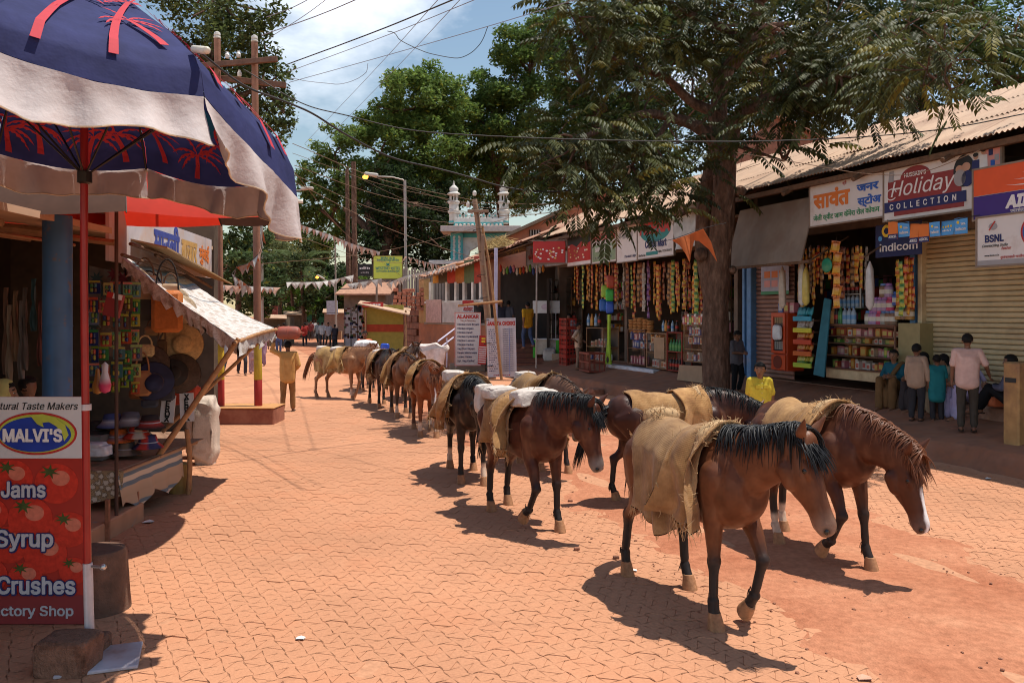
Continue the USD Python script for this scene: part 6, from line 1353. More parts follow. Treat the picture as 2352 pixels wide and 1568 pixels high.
obj('wall',MB().box(kp(835,803) * [1,1,0] + [0,0,0],kp(926,700) + [0,.2,0]),mat('kiosk_yellow',(.30,.25,.05),.7,.15),ki); obj('red_band',MB().box(kp(834,762) + [0,-.02,0],kp(927,745) + [0,-.003,0]),mat('kiosk_red',(.34,.05,.02),.7),ki)
obj('roof',slab(np.array([[kp(822,696,-1.2),kp(940,722,-1.6)],[kp(828,690,2),kp(944,708,2)]]),np.array([0,0,-.05])),tin,ki)
for px in (840,932): m = MB(); m.tube([kp(px,800,-1.1) * [1,1,0],kp(px,712,-1.1)],.04,6); obj('post',m,wood_mid,ki)
kg = MB(); kr = np.random.default_rng(4)
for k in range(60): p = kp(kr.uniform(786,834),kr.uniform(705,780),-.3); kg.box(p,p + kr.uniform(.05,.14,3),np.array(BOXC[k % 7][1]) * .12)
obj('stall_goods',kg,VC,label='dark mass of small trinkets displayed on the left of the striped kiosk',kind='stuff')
tbk = thing('table','rough wooden table with blue bags beside the striped kiosk','table'); p = A(846,806,33) * [1,1,0]; obj('table_top',MB().box(p + [0,0,.78],p + [.9,.6,.84],None,.01),wood_mid,tbk)
for dx,dy in ((.03,.03),(.84,.03),(.03,.54),(.84,.54)): obj('leg',MB().box(p + [dx,dy,0],p + [dx + .05,dy + .05,.78]),wood_mid,tbk)
for k,dx in enumerate((.15,.62)): v,f = rough_stone((.34,.3,.24),60 + k,2); obj('plastic_bag',(v + p + [dx,.3,.95],f),mat('blue_film',(.02,.08,.50),.25,.1,spec=.6),smooth=True,label=['left blue plastic bundle on the kiosk table','right blue plastic bundle on the kiosk table'][k],cat='bag')
t,W,H = flat_sign('small_sign','small red and white sign on the roof of the striped kiosk','sign',832,880,694,706,35.5,INK['red']); smudge(t,W * .1,H * .3,W * .8,H * .5,INK['white'],6)
bw = thing('block_stack','stack of new red laterite blocks behind the lamp post','block stack'); br = np.random.default_rng(6)
for r_ in range(6):
 for k in range(7):
  if r_ > 3 and (k * 3 + r_) % 4 == 0: continue
  p = A(903 + k * 10.5,712 - r_ * 8.5,38) + br.normal(0,.02,3); obj('block',MB().box(p,p + [.185,.3,.15],None,.012,None),mat('new_laterite',(.42,.15,.09),.95,.2,8.,bump=.5),bw)
lw = thing('block_wall','dark laterite block wall running along the right of the far street','wall'); wr = np.random.default_rng(12)
q0,q1 = A(828,790,46) * [1,1,0],A(965,800,38.6) * [1,1,0]; ax = (q1 - q0) / np.linalg.norm(q1 - q0); Lw = np.linalg.norm(q1 - q0)
for r_ in range(8):
 for k in range(int(Lw / .62)):
  c = q0 + ax * (k * .62 + .31 * (r_ % 2)); M_ = np.column_stack([ax,np.cross(UP,ax),UP]); obj('block',MB().box((0,wr.normal(0,.015),0),(.60,.35,.30),None,.02,M_,c + [0,0,r_ * .31]),laterite,lw)
sb = thing('house','grey stone house with a dark board above it beside the two tall trunks','building'); p = A(790,790,52) * [1,1,0]; obj('wall',MB().box(p,p + [2.6,4,3.6]),stone_grey,sb); obj('roof',slab(np.array([[p + [-.4,-.8,3.5],p + [3.0,-.8,3.5]],[p + [-.4,4.4,4.6],p + [3.0,4.4,4.6]]]),np.array([0,0,-.08])),tile_m,sb)
for k in range(6): obj('shutter_board',MB().box(p + [.1 + .4 * k,-.06,.2],p + [.42 + .4 * k,-.01,2.6]),mat('grey_boards',(.22,.22,.24),.7),sb)
t,W,H = flat_sign('sign_board','dark sign board with pale writing left of the yellow billboard','sign',822,856,606,634,47,INK['black']); smudge(t,W * .12,H * .55,W * .75,H * .22,INK['white'],6); smudge(t,W * .2,H * .2,W * .6,H * .18,INK['grey'],5)
# concrete fence and old wall between billboard and restaurant
fw = thing('fence','weathered concrete slat fence behind the lamp post','fence')
for k in range(16): p = A(925 + k * 6.4,690,43) * [1,1,0]; obj('slat',MB().box(p + [0,0,0],p + [.11,.08,4.6 + .1 * math.sin(k * 2.2)]),concrete,fw)
obj('cap_rail',MB().box(A(985,606,42.5),A(1068,598,42.7) + [0,.3,0]),whitew,fw)
# far end of the street: low stalls
for k,(px0,px1,yt,yb,Y,c,lab) in enumerate([(690,745,712,760,86,(.05,.17,.10),'green painted wall across the far end of the street'),(600,655,728,762,60,(.12,.08,.05),'dark stall with a sagging awning at the far left'),(745,790,715,770,75,(.26,.18,.15),'pale stall front at the far end on the right'),(655,690,720,760,80,(.14,.10,.07),'brown stall front left of the green wall')]):
 t = thing('far_stall',lab,'stall'); a,b = A(px0,yb,Y),A(px1,yt,Y); obj('wall',MB().box(a * [1,1,0],b + [0,2.5,0]),paint(c,.85),t); obj('awning',slab(np.array([[A(px0 - 4,yt + 2,Y - 2),A(px1 + 4,yt + 3,Y - 2)],[A(px0 - 3,yt - 6,Y),A(px1 + 3,yt - 5,Y)]]),np.array([0,0,-.05])),tin,t); obj('counter',MB().box(A(px0 + 4,yb,Y - .8) * [1,1,0],A(px1 - 4,yb - 10,Y - .3)),wood_mid,t)
t,W,H = flat_sign('sign_board','faded red lettered board at the far left of the street','sign',605,638,703,722,58,mat('faded_red',(.24,.06,.05),.6)); text_on(t,'lettering','ROYAL',H * .4,W * .1,H * .4,INK['pink'],bold=3,fit=W * .8)
t,W,H = flat_sign('sign_board','pale blue poster board among the far crowd','sign',750,776,690,722,73,mat('pale_blue_poster',(.40,.42,.50),.5))
# ================================================================ left-hand stall, its awning and goods
LX = lambda Y: -4.55 - 0.115 * (Y - 9.0)                              # the left shop front runs slightly away from the road
def LP(px,py):                                                     # a point on that front
 r = (px - CX) / F; Y = (-4.55 + .115 * 9.0) / (r + .115); return A(px,py,Y)
ls = thing('stall_building','open fronted dark stall building on the left with a blue pipe column','building')
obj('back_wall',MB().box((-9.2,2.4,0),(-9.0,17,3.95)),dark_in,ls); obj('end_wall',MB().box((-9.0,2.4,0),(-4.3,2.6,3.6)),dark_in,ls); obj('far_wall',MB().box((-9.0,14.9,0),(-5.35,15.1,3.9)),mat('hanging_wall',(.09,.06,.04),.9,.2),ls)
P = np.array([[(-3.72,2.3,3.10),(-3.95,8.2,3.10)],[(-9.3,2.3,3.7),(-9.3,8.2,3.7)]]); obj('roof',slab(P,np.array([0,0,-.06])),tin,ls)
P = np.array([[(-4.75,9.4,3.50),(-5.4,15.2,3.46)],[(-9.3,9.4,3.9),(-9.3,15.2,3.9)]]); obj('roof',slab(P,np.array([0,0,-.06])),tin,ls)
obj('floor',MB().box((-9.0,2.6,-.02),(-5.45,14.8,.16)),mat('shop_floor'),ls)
for y in np.linspace(3,9,7): m = MB(); m.tube([(-4.3,y,3.02),(-9.1,y,3.6)],.04,6); obj('rafter',m,wood_mid,ls)
for k in range(8): m = MB(); m.tube([(-4.9 - .5 * k,2.7,3.02 + .055 * k),(-4.9 - .5 * k,9.3,3.02 + .055 * k)],.018,5); obj('roof_batten',m,wood_mid,ls)
m = MB(); bx = A(132,HY,7.2)[:2]; m.lathe([(.118,.0),(.118,2.14),(.121,2.142),(.121,2.15),(.118,2.152),(.118,3.1)],28,t=(bx[0],bx[1],0)); obj('column',m,mat('worn_blue_paint',(.042,.105,.215),.5,.15,5.0,dirt=(.16,.10,.08),dirt_scale=9.0,dirt_amt=(.60,.70),spec=.45),ls,smooth=True)
# low platform in front with two iron stakes
pf = thing('platform','low dusty concrete platform with flaking blue edge in front of the left stall','platform'); v,f = cbox((-9,5.2,-.02),(-4.03,9.1,.19),.015); v[:,0] += np.where(v[:,0] > -5,-.02 * (v[:,1] - 9),0); obj('slab',(v,f),mat('platform_concrete',(.42,.21,.12),.9,.15,3.0,dirt=(.20,.23,.24),dirt_scale=4.0,dirt_amt=(.60,.72)),pf)
for px,py,h in ((247,1244,.42),(314,1196,.32)): p = G(px,py); m = MB(); m.box((-.02,-.02,0),(.02,.02,h),None,.004,None,p); obj('stake',m,mat('rusty_iron',(.26,.11,.06),.8,.25,20.),pf)
# dark tapered drum beside the sign
p = A(222,HY,6.35) * [1,1,0]; m = MB(); m.lathe([(0,0),(.245,0),(.235,.10),(.215,.42),(.20,.455),(.18,.462),(0,.465)],28,t=p); obj('concrete_bollard',m,mat('bollard_brown',(.14,.075,.05),.8,.3,6.0,bump=.5,dirt=(.24,.11,.07),dirt_amt=(.5,.7)),split=35,label='dark tapered stump-like bollard beside the red jam sign',cat='bollard')
# the jam sign
t,W,H = flat_sign('sign_board','tall red jam and syrup board with strawberries and a blue oval badge at bottom left','sign',-60,196,911,1432,6.02,mat('print_red',(.36,.03,.02),.4,.12,3.0),th=.03)
def U(px,py): return ((px + 60) * 6.02 / F,(1432 - py) * 6.02 / F)
plate(t,'white_header',[U(-60,1052),U(196,1052),U(196,911),U(-60,911)],.001,.003,mat('print_white',(.56,.53,.52),.4,.05)); plate(t,'foot_band',[U(-60,1432),U(196,1432),U(196,1366),U(-60,1366)],.001,.003,INK['maroon'])
hs_ = 6.02 / F
cxo,cyo = U(85,995); plate(t,'oval_rim',disc_pts(cxo,cyo,93 * hs_,49 * hs_,48),.005,.003,INK['red']); plate(t,'oval_line',disc_pts(cxo,cyo,88 * hs_,44 * hs_,48),.008,.002,mat('print_lime',(.42,.45,.06),.4)); plate(t,'oval',disc_pts(cxo - 2 * hs_,cyo - 2 * hs_,82 * hs_,40 * hs_,48),.010,.003,mat('print_blue',(.02,.045,.28),.4))
sw = [U(72,953),U(100,950),U(130,958),U(152,975),U(160,998),U(150,1012),U(146,996),U(132,978),U(115,968),U(100,970),U(103,980),U(88,973)]; plate(t,'swoosh',sw,.0135,.003,mat('print_lime'))
def pt_(px,py): return U(px,py)
x,y = U(10,1012); text_on(t,'lettering',"MALVI'S",27 * hs_,x,y,INK['white'],bold=5,fit=136 * hs_,z=.017)
x,y = U(-10,940); text_on(t,'lettering','atural Taste Makers',16 * hs_,x,y,INK['black'],slant=.25,fit=190 * hs_,z=.005)
sr_ = np.random.default_rng(14); st_red = mat('print_berry',(.50,.035,.02),.35,.2,30.); st_hi = mat('print_berry_pale',(.56,.16,.10),.35,.2,20.); lf = mat('print_leaf',(.055,.075,.02),.4,.3,20.)
for k,(px,py,r) in enumerate([(30,1090,46),(130,1110,50),(70,1190,52),(160,1215,44),(20,1250,46),(105,1270,50),(170,1310,34),(60,1335,40),(-20,1180,40),(-25,1320,44)]):
 x,y = U(px,min(max(py,1052 + r),1366 - r)); plate(t,'berry',disc_pts(x,y,r * hs_,r * .92 * hs_,28),.001 + .0006 * k,.0022,st_red); plate(t,'berry_shine',disc_pts(x + r * .2 * hs_,y + r * .25 * hs_,r * .42 * hs_,r * .35 * hs_,20),.0034 + .0006 * k,.0016,st_hi)
 a = np.linspace(0,2 * math.pi,15)[:-1]; rr_ = np.where(np.arange(14) % 2,.5,.18) * r * hs_; plate(t,'berry_leaf',np.stack([x - r * .3 * hs_ + rr_ * np.cos(a + k),y + r * .55 * hs_ + .7 * rr_ * np.sin(a + k)],1),.0052 + .0006 * k,.0014,lf)
for s_,px,py,hh,fw in (('Jams',6,1139,34,102),('Syrup',-6,1252,36,132),('Crushes',-4,1360,37,180)):
 x,y = U(px,py); text_on(t,'lettering_edge',s_,hh * hs_,x - .006,y - .004,INK['navy'],bold=9,fit=fw * hs_ + .012,z=.013); text_on(t,'lettering',s_,hh * hs_,x,y,mat('print_silver',(.46,.44,.46),.4,.1),bold=3,fit=fw * hs_,z=.018)
x,y = U(-14,1412); text_on(t,'lettering','actory Shop',22 * hs_,x,y,mat('print_silver'),bold=3,fit=184 * hs_,z=.006)
# stones holding the umbrella's foot
for px,py,s3,lab in ((148,1545,(.33,.27,.24),'rough laterite block weighing down the umbrella foot'),(212,1500,(.16,.14,.12),'small round stone behind the umbrella foot')):
 v,f = rough_stone(s3,int(px),3); v = np.sign(v) * (np.abs(v / (np.array(s3) / 2)) ** .6) * np.array(s3) / 2 * (1 + .10 * (meshkit.fbm(v * 30,3,2)[:,None] - .5)); obj('stone',(v + G(px,py) + [0,.05,s3[2] * .42],f),mat('dark_laterite',(.20,.10,.065),.95,.35,18.,bump=1.0,bscale=60.),smooth=True,label=lab,cat='stone')
# sign over the front, lower flap and its props
q0,q1 = LP(352,HY),LP(486,HY); fx = (q1 - q0) * [1,1,0]; Ls = np.linalg.norm(fx); fx /= Ls; Mf = np.column_stack([fx,UP,np.cross(fx,UP)])
t = thing('shop_sign','faded white stall sign with large blue and orange Devanagari letters above the awning','sign',q0 * [1,1,0] + [0,0,2.86],M=Mf); Wd,Hd = Ls,.66; plate(t,'panel',rect(-1.6,0,Wd,Hd),-.04,.04,mat('faded_sign',(.50,.46,.48),.6,.15,3.0,dirt=(.45,.28,.18)))
text_on(t,'lettering','माउली',Hd * .55,.02,Hd * .30,mat('faded_blue',(.05,.07,.28),.5),font='deva',bold=4,fit=Wd * .38); text_on(t,'lettering','बाजार',Hd * .5,Wd * .42,Hd * .32,mat('faded_orange',(.52,.30,.10),.5),font='deva',bold=4,fit=Wd * .28); text_on(t,'lettering','मुंबई',Hd * .3,Wd * .74,Hd * .42,INK['orange'],font='deva',bold=3,fit=Wd * .2)
obj('hood',slab(np.array([[LP(440,545) + [.05,0,.42],LP(489,572) + [.05,0,.42]],[LP(440,545) + [-.4,0,.5],LP(489,572) + [-.4,0,.5]]]),np.array([0,0,-.04])),mat('pink_roof',(.50,.30,.22),.7),t)
ua = thing('eave_board','tan sloping board under the stall sign with dark sticks below it','board'); obj('board',slab(np.array([[LP(300,548) + [.0,0,0],LP(472,690) + [0,0,.42]],[LP(300,548) + [.45,0,-.10],LP(472,690) + [.45,0,.28]]]),np.array([0,0,-.02])),mat('tan_board',(.34,.21,.10),.7),ua)
for a,b in (((270,560),(430,612)),((330,585),(465,660)),((250,585),(380,625))): m = MB(); m.tube([LP(*a) + [.15,0,0],LP(*b) + [.15,0,0]],.022,6); obj('stick',m,wood_dark,ua)
# awning of flowered cloth
C00,C10,C01,C11 = LP(281,593),LP(418,633),A(548,782,9.5),A(627,752,11.4)
n1,n2 = 42,26; P = np.zeros((n1,n2,3))
for i in range(n1):
 for j in range(n2):
  u,w = i / (n1 - 1),j / (n2 - 1); P[i,j] = (C00 * (1 - w) + C10 * w) * (1 - u) + (C01 * (1 - w) + C11 * w) * u
  P[i,j] += [0,0,-.10 * math.sin(u * math.pi) * math.sin(w * math.pi) - .05 * math.sin(u * math.pi) + .012 * math.sin(w * 21 + u * 4)]
P += .02 * (meshkit.fbm(P * 5,3,4)[...,None] - .5)
floral = usdkit.material(stage,'/World/Looks/floral_cloth',{'tc': ('geometry',{}),'v': ('voronoi_texture',{'scale': 10.0}),'n': ('noise_texture',{'scale': 26.0,'detail': 4.0,'distortion': 2.0}),'r': ('rgb_ramp',{'ramp': [(.30,(.52,.44,.38)),(.50,(.70,.66,.63))]}),'r2': ('rgb_ramp',{'ramp': [(.36,(.72,.66,.62)),(.52,(1,1,1))]}),'mu': ('mix_color',{'blend_type': 'multiply','fac': 1.0}),'ad': ('math',{'math_type': 'add'}),'p': ('principled_bsdf',{'roughness': .85,'specular_ior_level': .15}),'t': ('translucent_bsdf',{}),'m': ('mix_closure',{'fac': .25})},
 [('tc.position','v.vector'),('tc.position','n.vector'),('v.distance','r.fac'),('n.fac','r2.fac'),('r.color','mu.a'),('r2.color','mu.b'),('mu.result','p.base_color'),('mu.result','t.color'),('p.BSDF','m.closure1'),('t.BSDF','m.closure2')],surface='m.closure')
aw = thing('awning','white flowered cloth awning sloping down from the left stall on bamboo poles','awning'); obj('cloth',slab(P,np.array([0,0,-.006])),floral,aw,smooth=True)
hem = MB(); hr2 = np.random.default_rng(5)
edge = [P[i,0] for i in range(n1)] + [P[-1,j] for j in range(n2)] + [P[i,-1] for i in range(n1 - 1,24,-1)]
Q = np.array([[p + [0,0,.004],p + [hr2.normal(0,.012),hr2.normal(0,.012),-.07 - .05 * hr2.random()],p + [hr2.normal(.01,.02),hr2.normal(0,.02),-.12 - .10 * hr2.random()]] for p in edge]); obj('torn_hem',slab(Q,np.array([.005,.005,0])),floral,aw,smooth=True)
# blue-and-cream border stripes at its top
for k,(u0,u1,c) in enumerate([(.03,.07,(.26,.36,.42)),(.075,.10,(.60,.50,.36)),(.11,.15,(.58,.44,.26)),(.155,.18,(.26,.36,.42))]):
 iu = [u0,(u0 + u1) / 2,u1]; S = np.array([[((lambda a,b: a)(P[int(round(u * (n1 - 1))),j],0)) + (u * (n1 - 1) - round(u * (n1 - 1))) * (P[1,j] - P[0,j]) + [0,0,.006] for j in range(2,n2)] for u in iu]); obj('border_stripe',slab(S,np.array([0,0,-.004])),paint(c,.85),aw,smooth=True)
bamboo = mat('bamboo',(.34,.17,.075),.65,.25,10.0,bump=.2)
def stick(name,label,a,b,r0,r1,cat='pole',parent=None,bend=.03):
 m = MB(); a,b = np.asarray(a),np.asarray(b); n = 9; t_ = np.linspace(0,1,n)[:,None]; p = a + (b - a) * t_ + np.sin(t_ * math.pi) * np.array([bend,0,bend]); rr_ = np.linspace(r0,r1,n) * np.where(np.arange(n) % 2,1.12,1.0); m.tube(p,rr_,9); return obj(name,m,bamboo,parent,smooth=True,label=label,cat=cat if label else None)
stick('bamboo_pole','thicker bamboo pole slanting from the awning corner to the ground by the stall table',G(284,1160) ,C01 + [0,0,.02],.035,.028)
stick('bamboo_pole','thin bamboo pole slanting under the far corner of the awning',A(372,992,10.9),C11 + [0,0,-.02],.026,.020)
stick('bamboo_pole','bamboo bar along the lower hem of the awning',C01 + [-.02,-.1,-.03],C11 + [.02,.1,-.03],.022,.02)
stick('bamboo_pole','short upright wooden prop under the stall table by the white sacks',G(432,1135),A(428,985,10.3),.03,.028)
# ---- table of hats
tb = thing('stall_table','stall table covered with a flowered and a striped cloth','table'); obj('table_top',MB().box((-6.2,8.75,.55),(-4.12,10.9,.60),None,.01),wood_mid,tb)
for x,y in ((-4.3,8.95),(-4.3,10.6),(-6,8.95),(-6,10.6)): obj('leg',MB().box((x - .03,y - .03,0),(x + .03,y + .03,.55)),wood_dark,tb)
cloth2 = usdkit.material(stage,'/World/Looks/brown_floral',{'tc': ('geometry',{}),'v': ('voronoi_texture',{'scale': 15.0,'randomness': .8}),'w': ('noise_texture',{'scale': 30.0,'detail': 3.0,'distortion': 3.0}),'ad': ('math',{'math_type': 'multiply'}),'r': ('rgb_ramp',{'ramp': [(.0,(.62,.56,.48)),(.16,(.60,.52,.42)),(.24,(.10,.06,.03)),(.30,(.36,.24,.13)),(1.,(.40,.27,.15))]}),'p': ('principled_bsdf',{'roughness': .7})},[('tc.position','v.vector'),('tc.position','w.vector'),('v.distance','ad.value1'),('w.fac','ad.value2'),('ad.value','r.fac'),('r.color','p.base_color')],surface='p.BSDF')
stripe_m = usdkit.material(stage,'/World/Looks/striped_cloth',{'tc': ('geometry',{}),'s': ('separate_xyz',{}),'ml': ('math',{'math_type': 'multiply_add','value2': 2.9,'value3': 0.1}),'fr': ('math',{'math_type': 'fraction'}),'r': ('rgb_ramp',{'ramp': [(.0,(.40,.27,.17)),(.30,(.46,.31,.20)),(.32,(.12,.16,.19)),(.44,(.12,.16,.19)),(.46,(.56,.44,.32)),(.60,(.56,.44,.32)),(.62,(.12,.16,.19)),(.72,(.12,.16,.19)),(.74,(.42,.28,.18))]}),'p': ('principled_bsdf',{'roughness': .8})},[('tc.position','s.vector'),('s.z','ml.value1'),('ml.value','fr.value1'),('fr.value','r.fac'),('r.color','p.base_color')],surface='p.BSDF')
def hung(x0,y0,x1,y1,top,drop,seed,bulge=.06):
 n = 26; return np.array([[(x0 + (x1 - x0) * i / n,y0 + (y1 - y0) * i / n,top)] + [(x0 + (x1 - x0) * i / n + bulge * d * (1 + .5 * math.sin(i * 1.1 + seed)) * np.sign(x0 + 6),y0 + (y1 - y0) * i / n - bulge * d * .4 * math.sin(i * .9 + seed),top - drop * d * (1 + .16 * math.sin(i * .55 + seed * 2))) for d in (.12,.4,.7,1.0)] for i in range(n + 1)])
obj('flowered_cloth',slab(np.concatenate([np.array([[(-6.2,8.7,.612),(-4.06,8.7,.612)],[(-6.2,10.95,.612),(-4.06,10.95,.612)]])],0),np.array([0,0,-.008])),mat('brown_print',(.30,.17,.10),.8,.35,18.0),tb)
obj('flowered_cloth',slab(hung(-6.2,8.68,-4.06,8.68,.614,.30,1.0),np.array([0,.006,0])),cloth2,tb,smooth=True); obj('striped_cloth',slab(hung(-4.12,8.66,-4.10,10.3,.616,.42,2.0,.05),np.array([-.006,0,0])),stripe_m,tb,smooth=True)
p = A(414,HY,10.5) * [1,1,0]; m = MB(); m.lathe([(0,0),(.135,0),(.14,.02),(.136,.10),(.14,.12),(.136,.22),(.14,.24),(.135,.36),(.0,.37)],20,t=p); obj('tin_drum',m,mat('yellow_drum',(.36,.22,.06),.55,.2,6.0,dirt=(.20,.10,.05)),smooth=False,label='yellowish drum standing under the corner of the stall table',cat='drum')
# white sacks with two vertical boards and a red backpack on top
for k,(px,py,sx,sz,lab) in enumerate([(470,1070,.34,1.05,'tall white sack standing right of the vertical boards'),(452,1050,.30,.95,'white sack behind the vertical boards')]):
 p = G(px - 8,py + 5 * k); v,f = rough_stone((sx,.34,sz),70 + k,3); v += .015 * np.sin(v[:,[2]] * 22 + v[:,[0]] * 9); obj('sack',(v + p + [0,.2,sz * .46],f),mat('jute_white',(.52,.42,.34),.85,.15,6.,bump=.5),smooth=True,label=lab,cat='sack')
v,f = rough_stone((.34,.24,.26),72,3); obj('backpack',(v + A(427,906,10.9),f),mat('red_nylon',(.46,.06,.03),.5,.15,10.,bump=.3),smooth=True,label='small red backpack lying on top of the white sacks',cat='backpack')
for k,(px0,px1,yt,yb,ro,lab) in enumerate([(366,398,905,968,.10,'left white board with vertical black letters, leaning'),(414,446,903,968,-.03,'right white board with vertical black letters against the sacks')]):
 t,W,H = flat_sign('letter_board',lab,'sign',px0,px1,yt,yb,10.55,mat('print_white'),th=.012,roll=ro)
 for q,ch in enumerate('XEROX'): text_on(t,'lettering',ch,W * .38,W * .34,H * (.83 - .185 * q) - .02,INK['black'],bold=4,M=np.eye(3))
# hats and bags
straw = mat('straw',(.50,.33,.16),.85,.25,30.0,bump=.5,bscale=90.)
def hat(label,p,M,r,h,material,band=None,group=None):
 t = thing('hat',label,'hat',p,M=M,group=group); n = 26; prof = [(r,.0),(r * .96,.012),(r * .55,.03),(r * .46,.04),(r * .44,h * .7),(r * .36,h),(r * .15,h * 1.04),(0,h)]
 m = MB(); m.lathe(prof[::-1],n); v,f,_ = m.out(); v[:,2] += .06 * r * np.cos(2 * np.arctan2(v[:,1],v[:,0])) * (np.hypot(v[:,0],v[:,1]) > r * .6) * np.hypot(v[:,0],v[:,1]) / r; obj('straw_body',(v,f),material,t,smooth=True)
 m = MB(); m.lathe([(r * .475,.035),(r * .47,h * .30),(r * .455,h * .30),(r * .46,.035)],n); obj('hat_band',m,band or wood_dark,t); return t
FACE = lambda yaw,pit: rotz(yaw) @ rotx(math.radians(90) + pit)             # crown towards the street
navy_c,black_c = mat('navy_felt',(.02,.022,.05),.9,.2,12.),mat('black_felt',(.022,.019,.018),.85,.2,12.)
hat('wide straw hat hanging brim out at the right of the stall goods',A(418,790,10.6),FACE(.35,0),.265,.13,straw); hat('dark brown straw hat hanging below the wide pale one',A(413,858,10.5),FACE(.35,.05),.255,.12,mat('dark_straw',(.07,.045,.032),.8,.3,30.,bump=.5)); hat('black felt hat hanging just in front of the dark brown one',A(399,856,10.2),FACE(.45,0),.17,.11,black_c); hat('pale straw hat hanging high beside the awning edge',A(417,712,10.7),FACE(.3,.2),.19,.12,mat('pale_straw',(.56,.44,.30),.85,.2,30.,bump=.5)); hat('pale straw hat half hidden behind the awning edge',A(405,690,10.8),FACE(.2,.3),.17,.12,mat('pale_straw')); hat('navy cap with a wide brim hanging below the bags',A(352,876,9.9),FACE(.5,.2),.24,.14,navy_c); hat('straw hat with a brown weave above the navy cap',A(346,835,10.0),FACE(.5,-.1),.22,.10,mat('dark_straw'))
FLAT = np.eye(3); tz = .62
def tp(px,py): return A(px,py,(EYE - tz) * F / (py - HY)) * [1,1,0] + [0,0,tz]
obj('display_box',MB().box((-4.95,9.2,tz),(-4.55,9.7,.90),None,.01),mat('box_grey',(.15,.14,.13),.7,.2),label='grey box carrying a black hat on the stall table',cat='box')
hat('black hat with a white band on the grey box',np.array([-4.72,9.42,.905]),FLAT,.17,.13,black_c,mat('print_white'))
capc = [((.55,.13,.03),(.16,.17,.22),'orange and grey striped sun hat on the stall table'),((.50,.05,.03),(.48,.44,.38),'red and white striped sun hat right of the orange one'),((.22,.17,.13),(.10,.09,.09),'khaki and black checked sun hat below the orange one'),((.05,.05,.12),(.45,.05,.04),'navy and red sun hat at the front right of the table'),((.10,.10,.12),(.3,.3,.3),'charcoal sun hat behind the orange one'),((.05,.07,.18),(.3,.3,.34),'blue grey sun hat at the back of the table'),((.035,.03,.03),(.4,.05,.04),'dark sun hat with a red stripe at the back right of the table')]
for k,(px,py) in enumerate([(272,1006),(318,996),(290,1035),(340,1020),(300,968),(258,972),(345,975)]):
 c1,c2,lab = capc[k]; t = thing('sun_hat',lab,'hat',A(px,py,9.45) * [1,1,0] + [0,0,EYE - (py + 8 - HY) * 9.45 / F],rz=k * .7); n = 24
 m = MB(); prof = [(.17,0),(.165,.012),(.105,.065),(.10,.10),(.085,.145),(.0,.155)]; m.lathe(prof,n); v,f,_ = m.out(); a = np.arctan2(v[:,1],v[:,0]); col = np.where((np.floor(a / (math.pi / 4)) % 2 == 0)[:,None],c1,c2) if k in (2,3,1) else np.where(((v[:,2] > .05) & (v[:,2] < .085))[:,None],c2,c1); obj('cloth_body',(v,f,col),CLOTH,t,smooth=True); m = MB(); m.lathe([(.108,.058),(.110,.064),(.104,.072)],n,(.5,.5,.5)); obj('hat_band',m,paint((.34,.35,.38),.8),t)
for k,(px,py) in enumerate([(215,1028),(226,1034)]): v,f = rough_stone((.26,.2,.13),80 + k,2); obj('plastic_bag',(v + A(px,py,9.0),f),mat('clear_film',(.55,.56,.60),.15,.2,12.,spec=.7),smooth=True,label=['crumpled clear plastic bag at the left of the stall table','second crumpled plastic bag beside it on the stall table'][k],cat='plastic bag')
def bag(label,p,w,h,d,material,strap,yaw=.4):
 t = thing('bag',label,'bag',p,rz=yaw); v,f = cbox((-w / 2,-d / 2,-h / 2),(w / 2,d / 2,h / 2),min(d,w) * .35); obj('bag_body',(v,f),material,t,split=40); m = MB(); a = np.linspace(0,math.pi,12); m.tube([(w * .36 * math.cos(q),0,h / 2 - .01 + h * .75 * math.sin(q)) for q in a],.010,6); obj('strap',m,strap,t,smooth=True); return t
leather = mat('tan_leather',(.30,.13,.05),.55,.2,10.); weave = mat('woven_grass',(.44,.32,.16),.85,.3,40.,bump=.6,bscale=80.)
bag('small woven handbag with a looped strap among the hanging goods',A(333,805,9.9),.21,.15,.08,weave,weave); bag('tan leather bag with a woven lower half hanging below the handbag',A(327,880,9.8),.20,.30,.10,leather,leather); bag('large orange and black shoulder bag hanging under the awning',A(384,715,10.2),.36,.52,.14,mat('orange_nylon',(.50,.16,.04),.6,.15,20.,bump=.3),black_c,.25); bag('dark travel bag left of the orange shoulder bag',A(340,703,10.4),.46,.36,.2,mat('grey_nylon',(.07,.065,.06),.6,.2),black_c,.2); bag('pale canvas hat bag hanging under the top of the awning',A(332,660,10.3),.30,.30,.06,mat('canvas',(.46,.32,.20),.85,.15),wood_dark,.3)
BAGS = [(318,668,.16,.20,(.30,.05,.03),'small red drawstring bag hung high among the stall goods'),(352,760,.20,.12,(.30,.20,.10),'flat straw purse hung under the dark travel bag'),(372,800,.12,.22,(.10,.06,.03),'slim dark leather pouch hung left of the wide straw hat'),(360,838,.16,.14,(.40,.28,.14),'round woven purse hung beside the brown weave hat'),(306,850,.14,.20,(.14,.22,.06),'green cloth bag hung behind the lime toy packs'),(392,668,.22,.18,(.36,.26,.17),'beige cloth hat bag hung under the awning edge'),(384,905,.18,.16,(.05,.05,.06),'black purse hanging low beside the letter boards'),(300,700,.10,.26,(.34,.26,.05),'yellow long pouch hung behind the toy packs'),(366,690,.10,.30,(.08,.05,.03),'brown braided belt bundle hung beside the orange bag'),(318,905,.22,.12,(.24,.10,.04),'tan purse lying low above the table of hats'),(344,925,.20,.12,(.06,.07,.10),'slate blue purse above the table of hats'),(402,740,.10,.24,(.46,.36,.22),'pale rope bundle hung between two straw hats')]
for px,py,w,h,c,lab in BAGS: bag(lab,A(px,py,10.35),w,h,.08,paint(c,.8),wood_dark,.3)
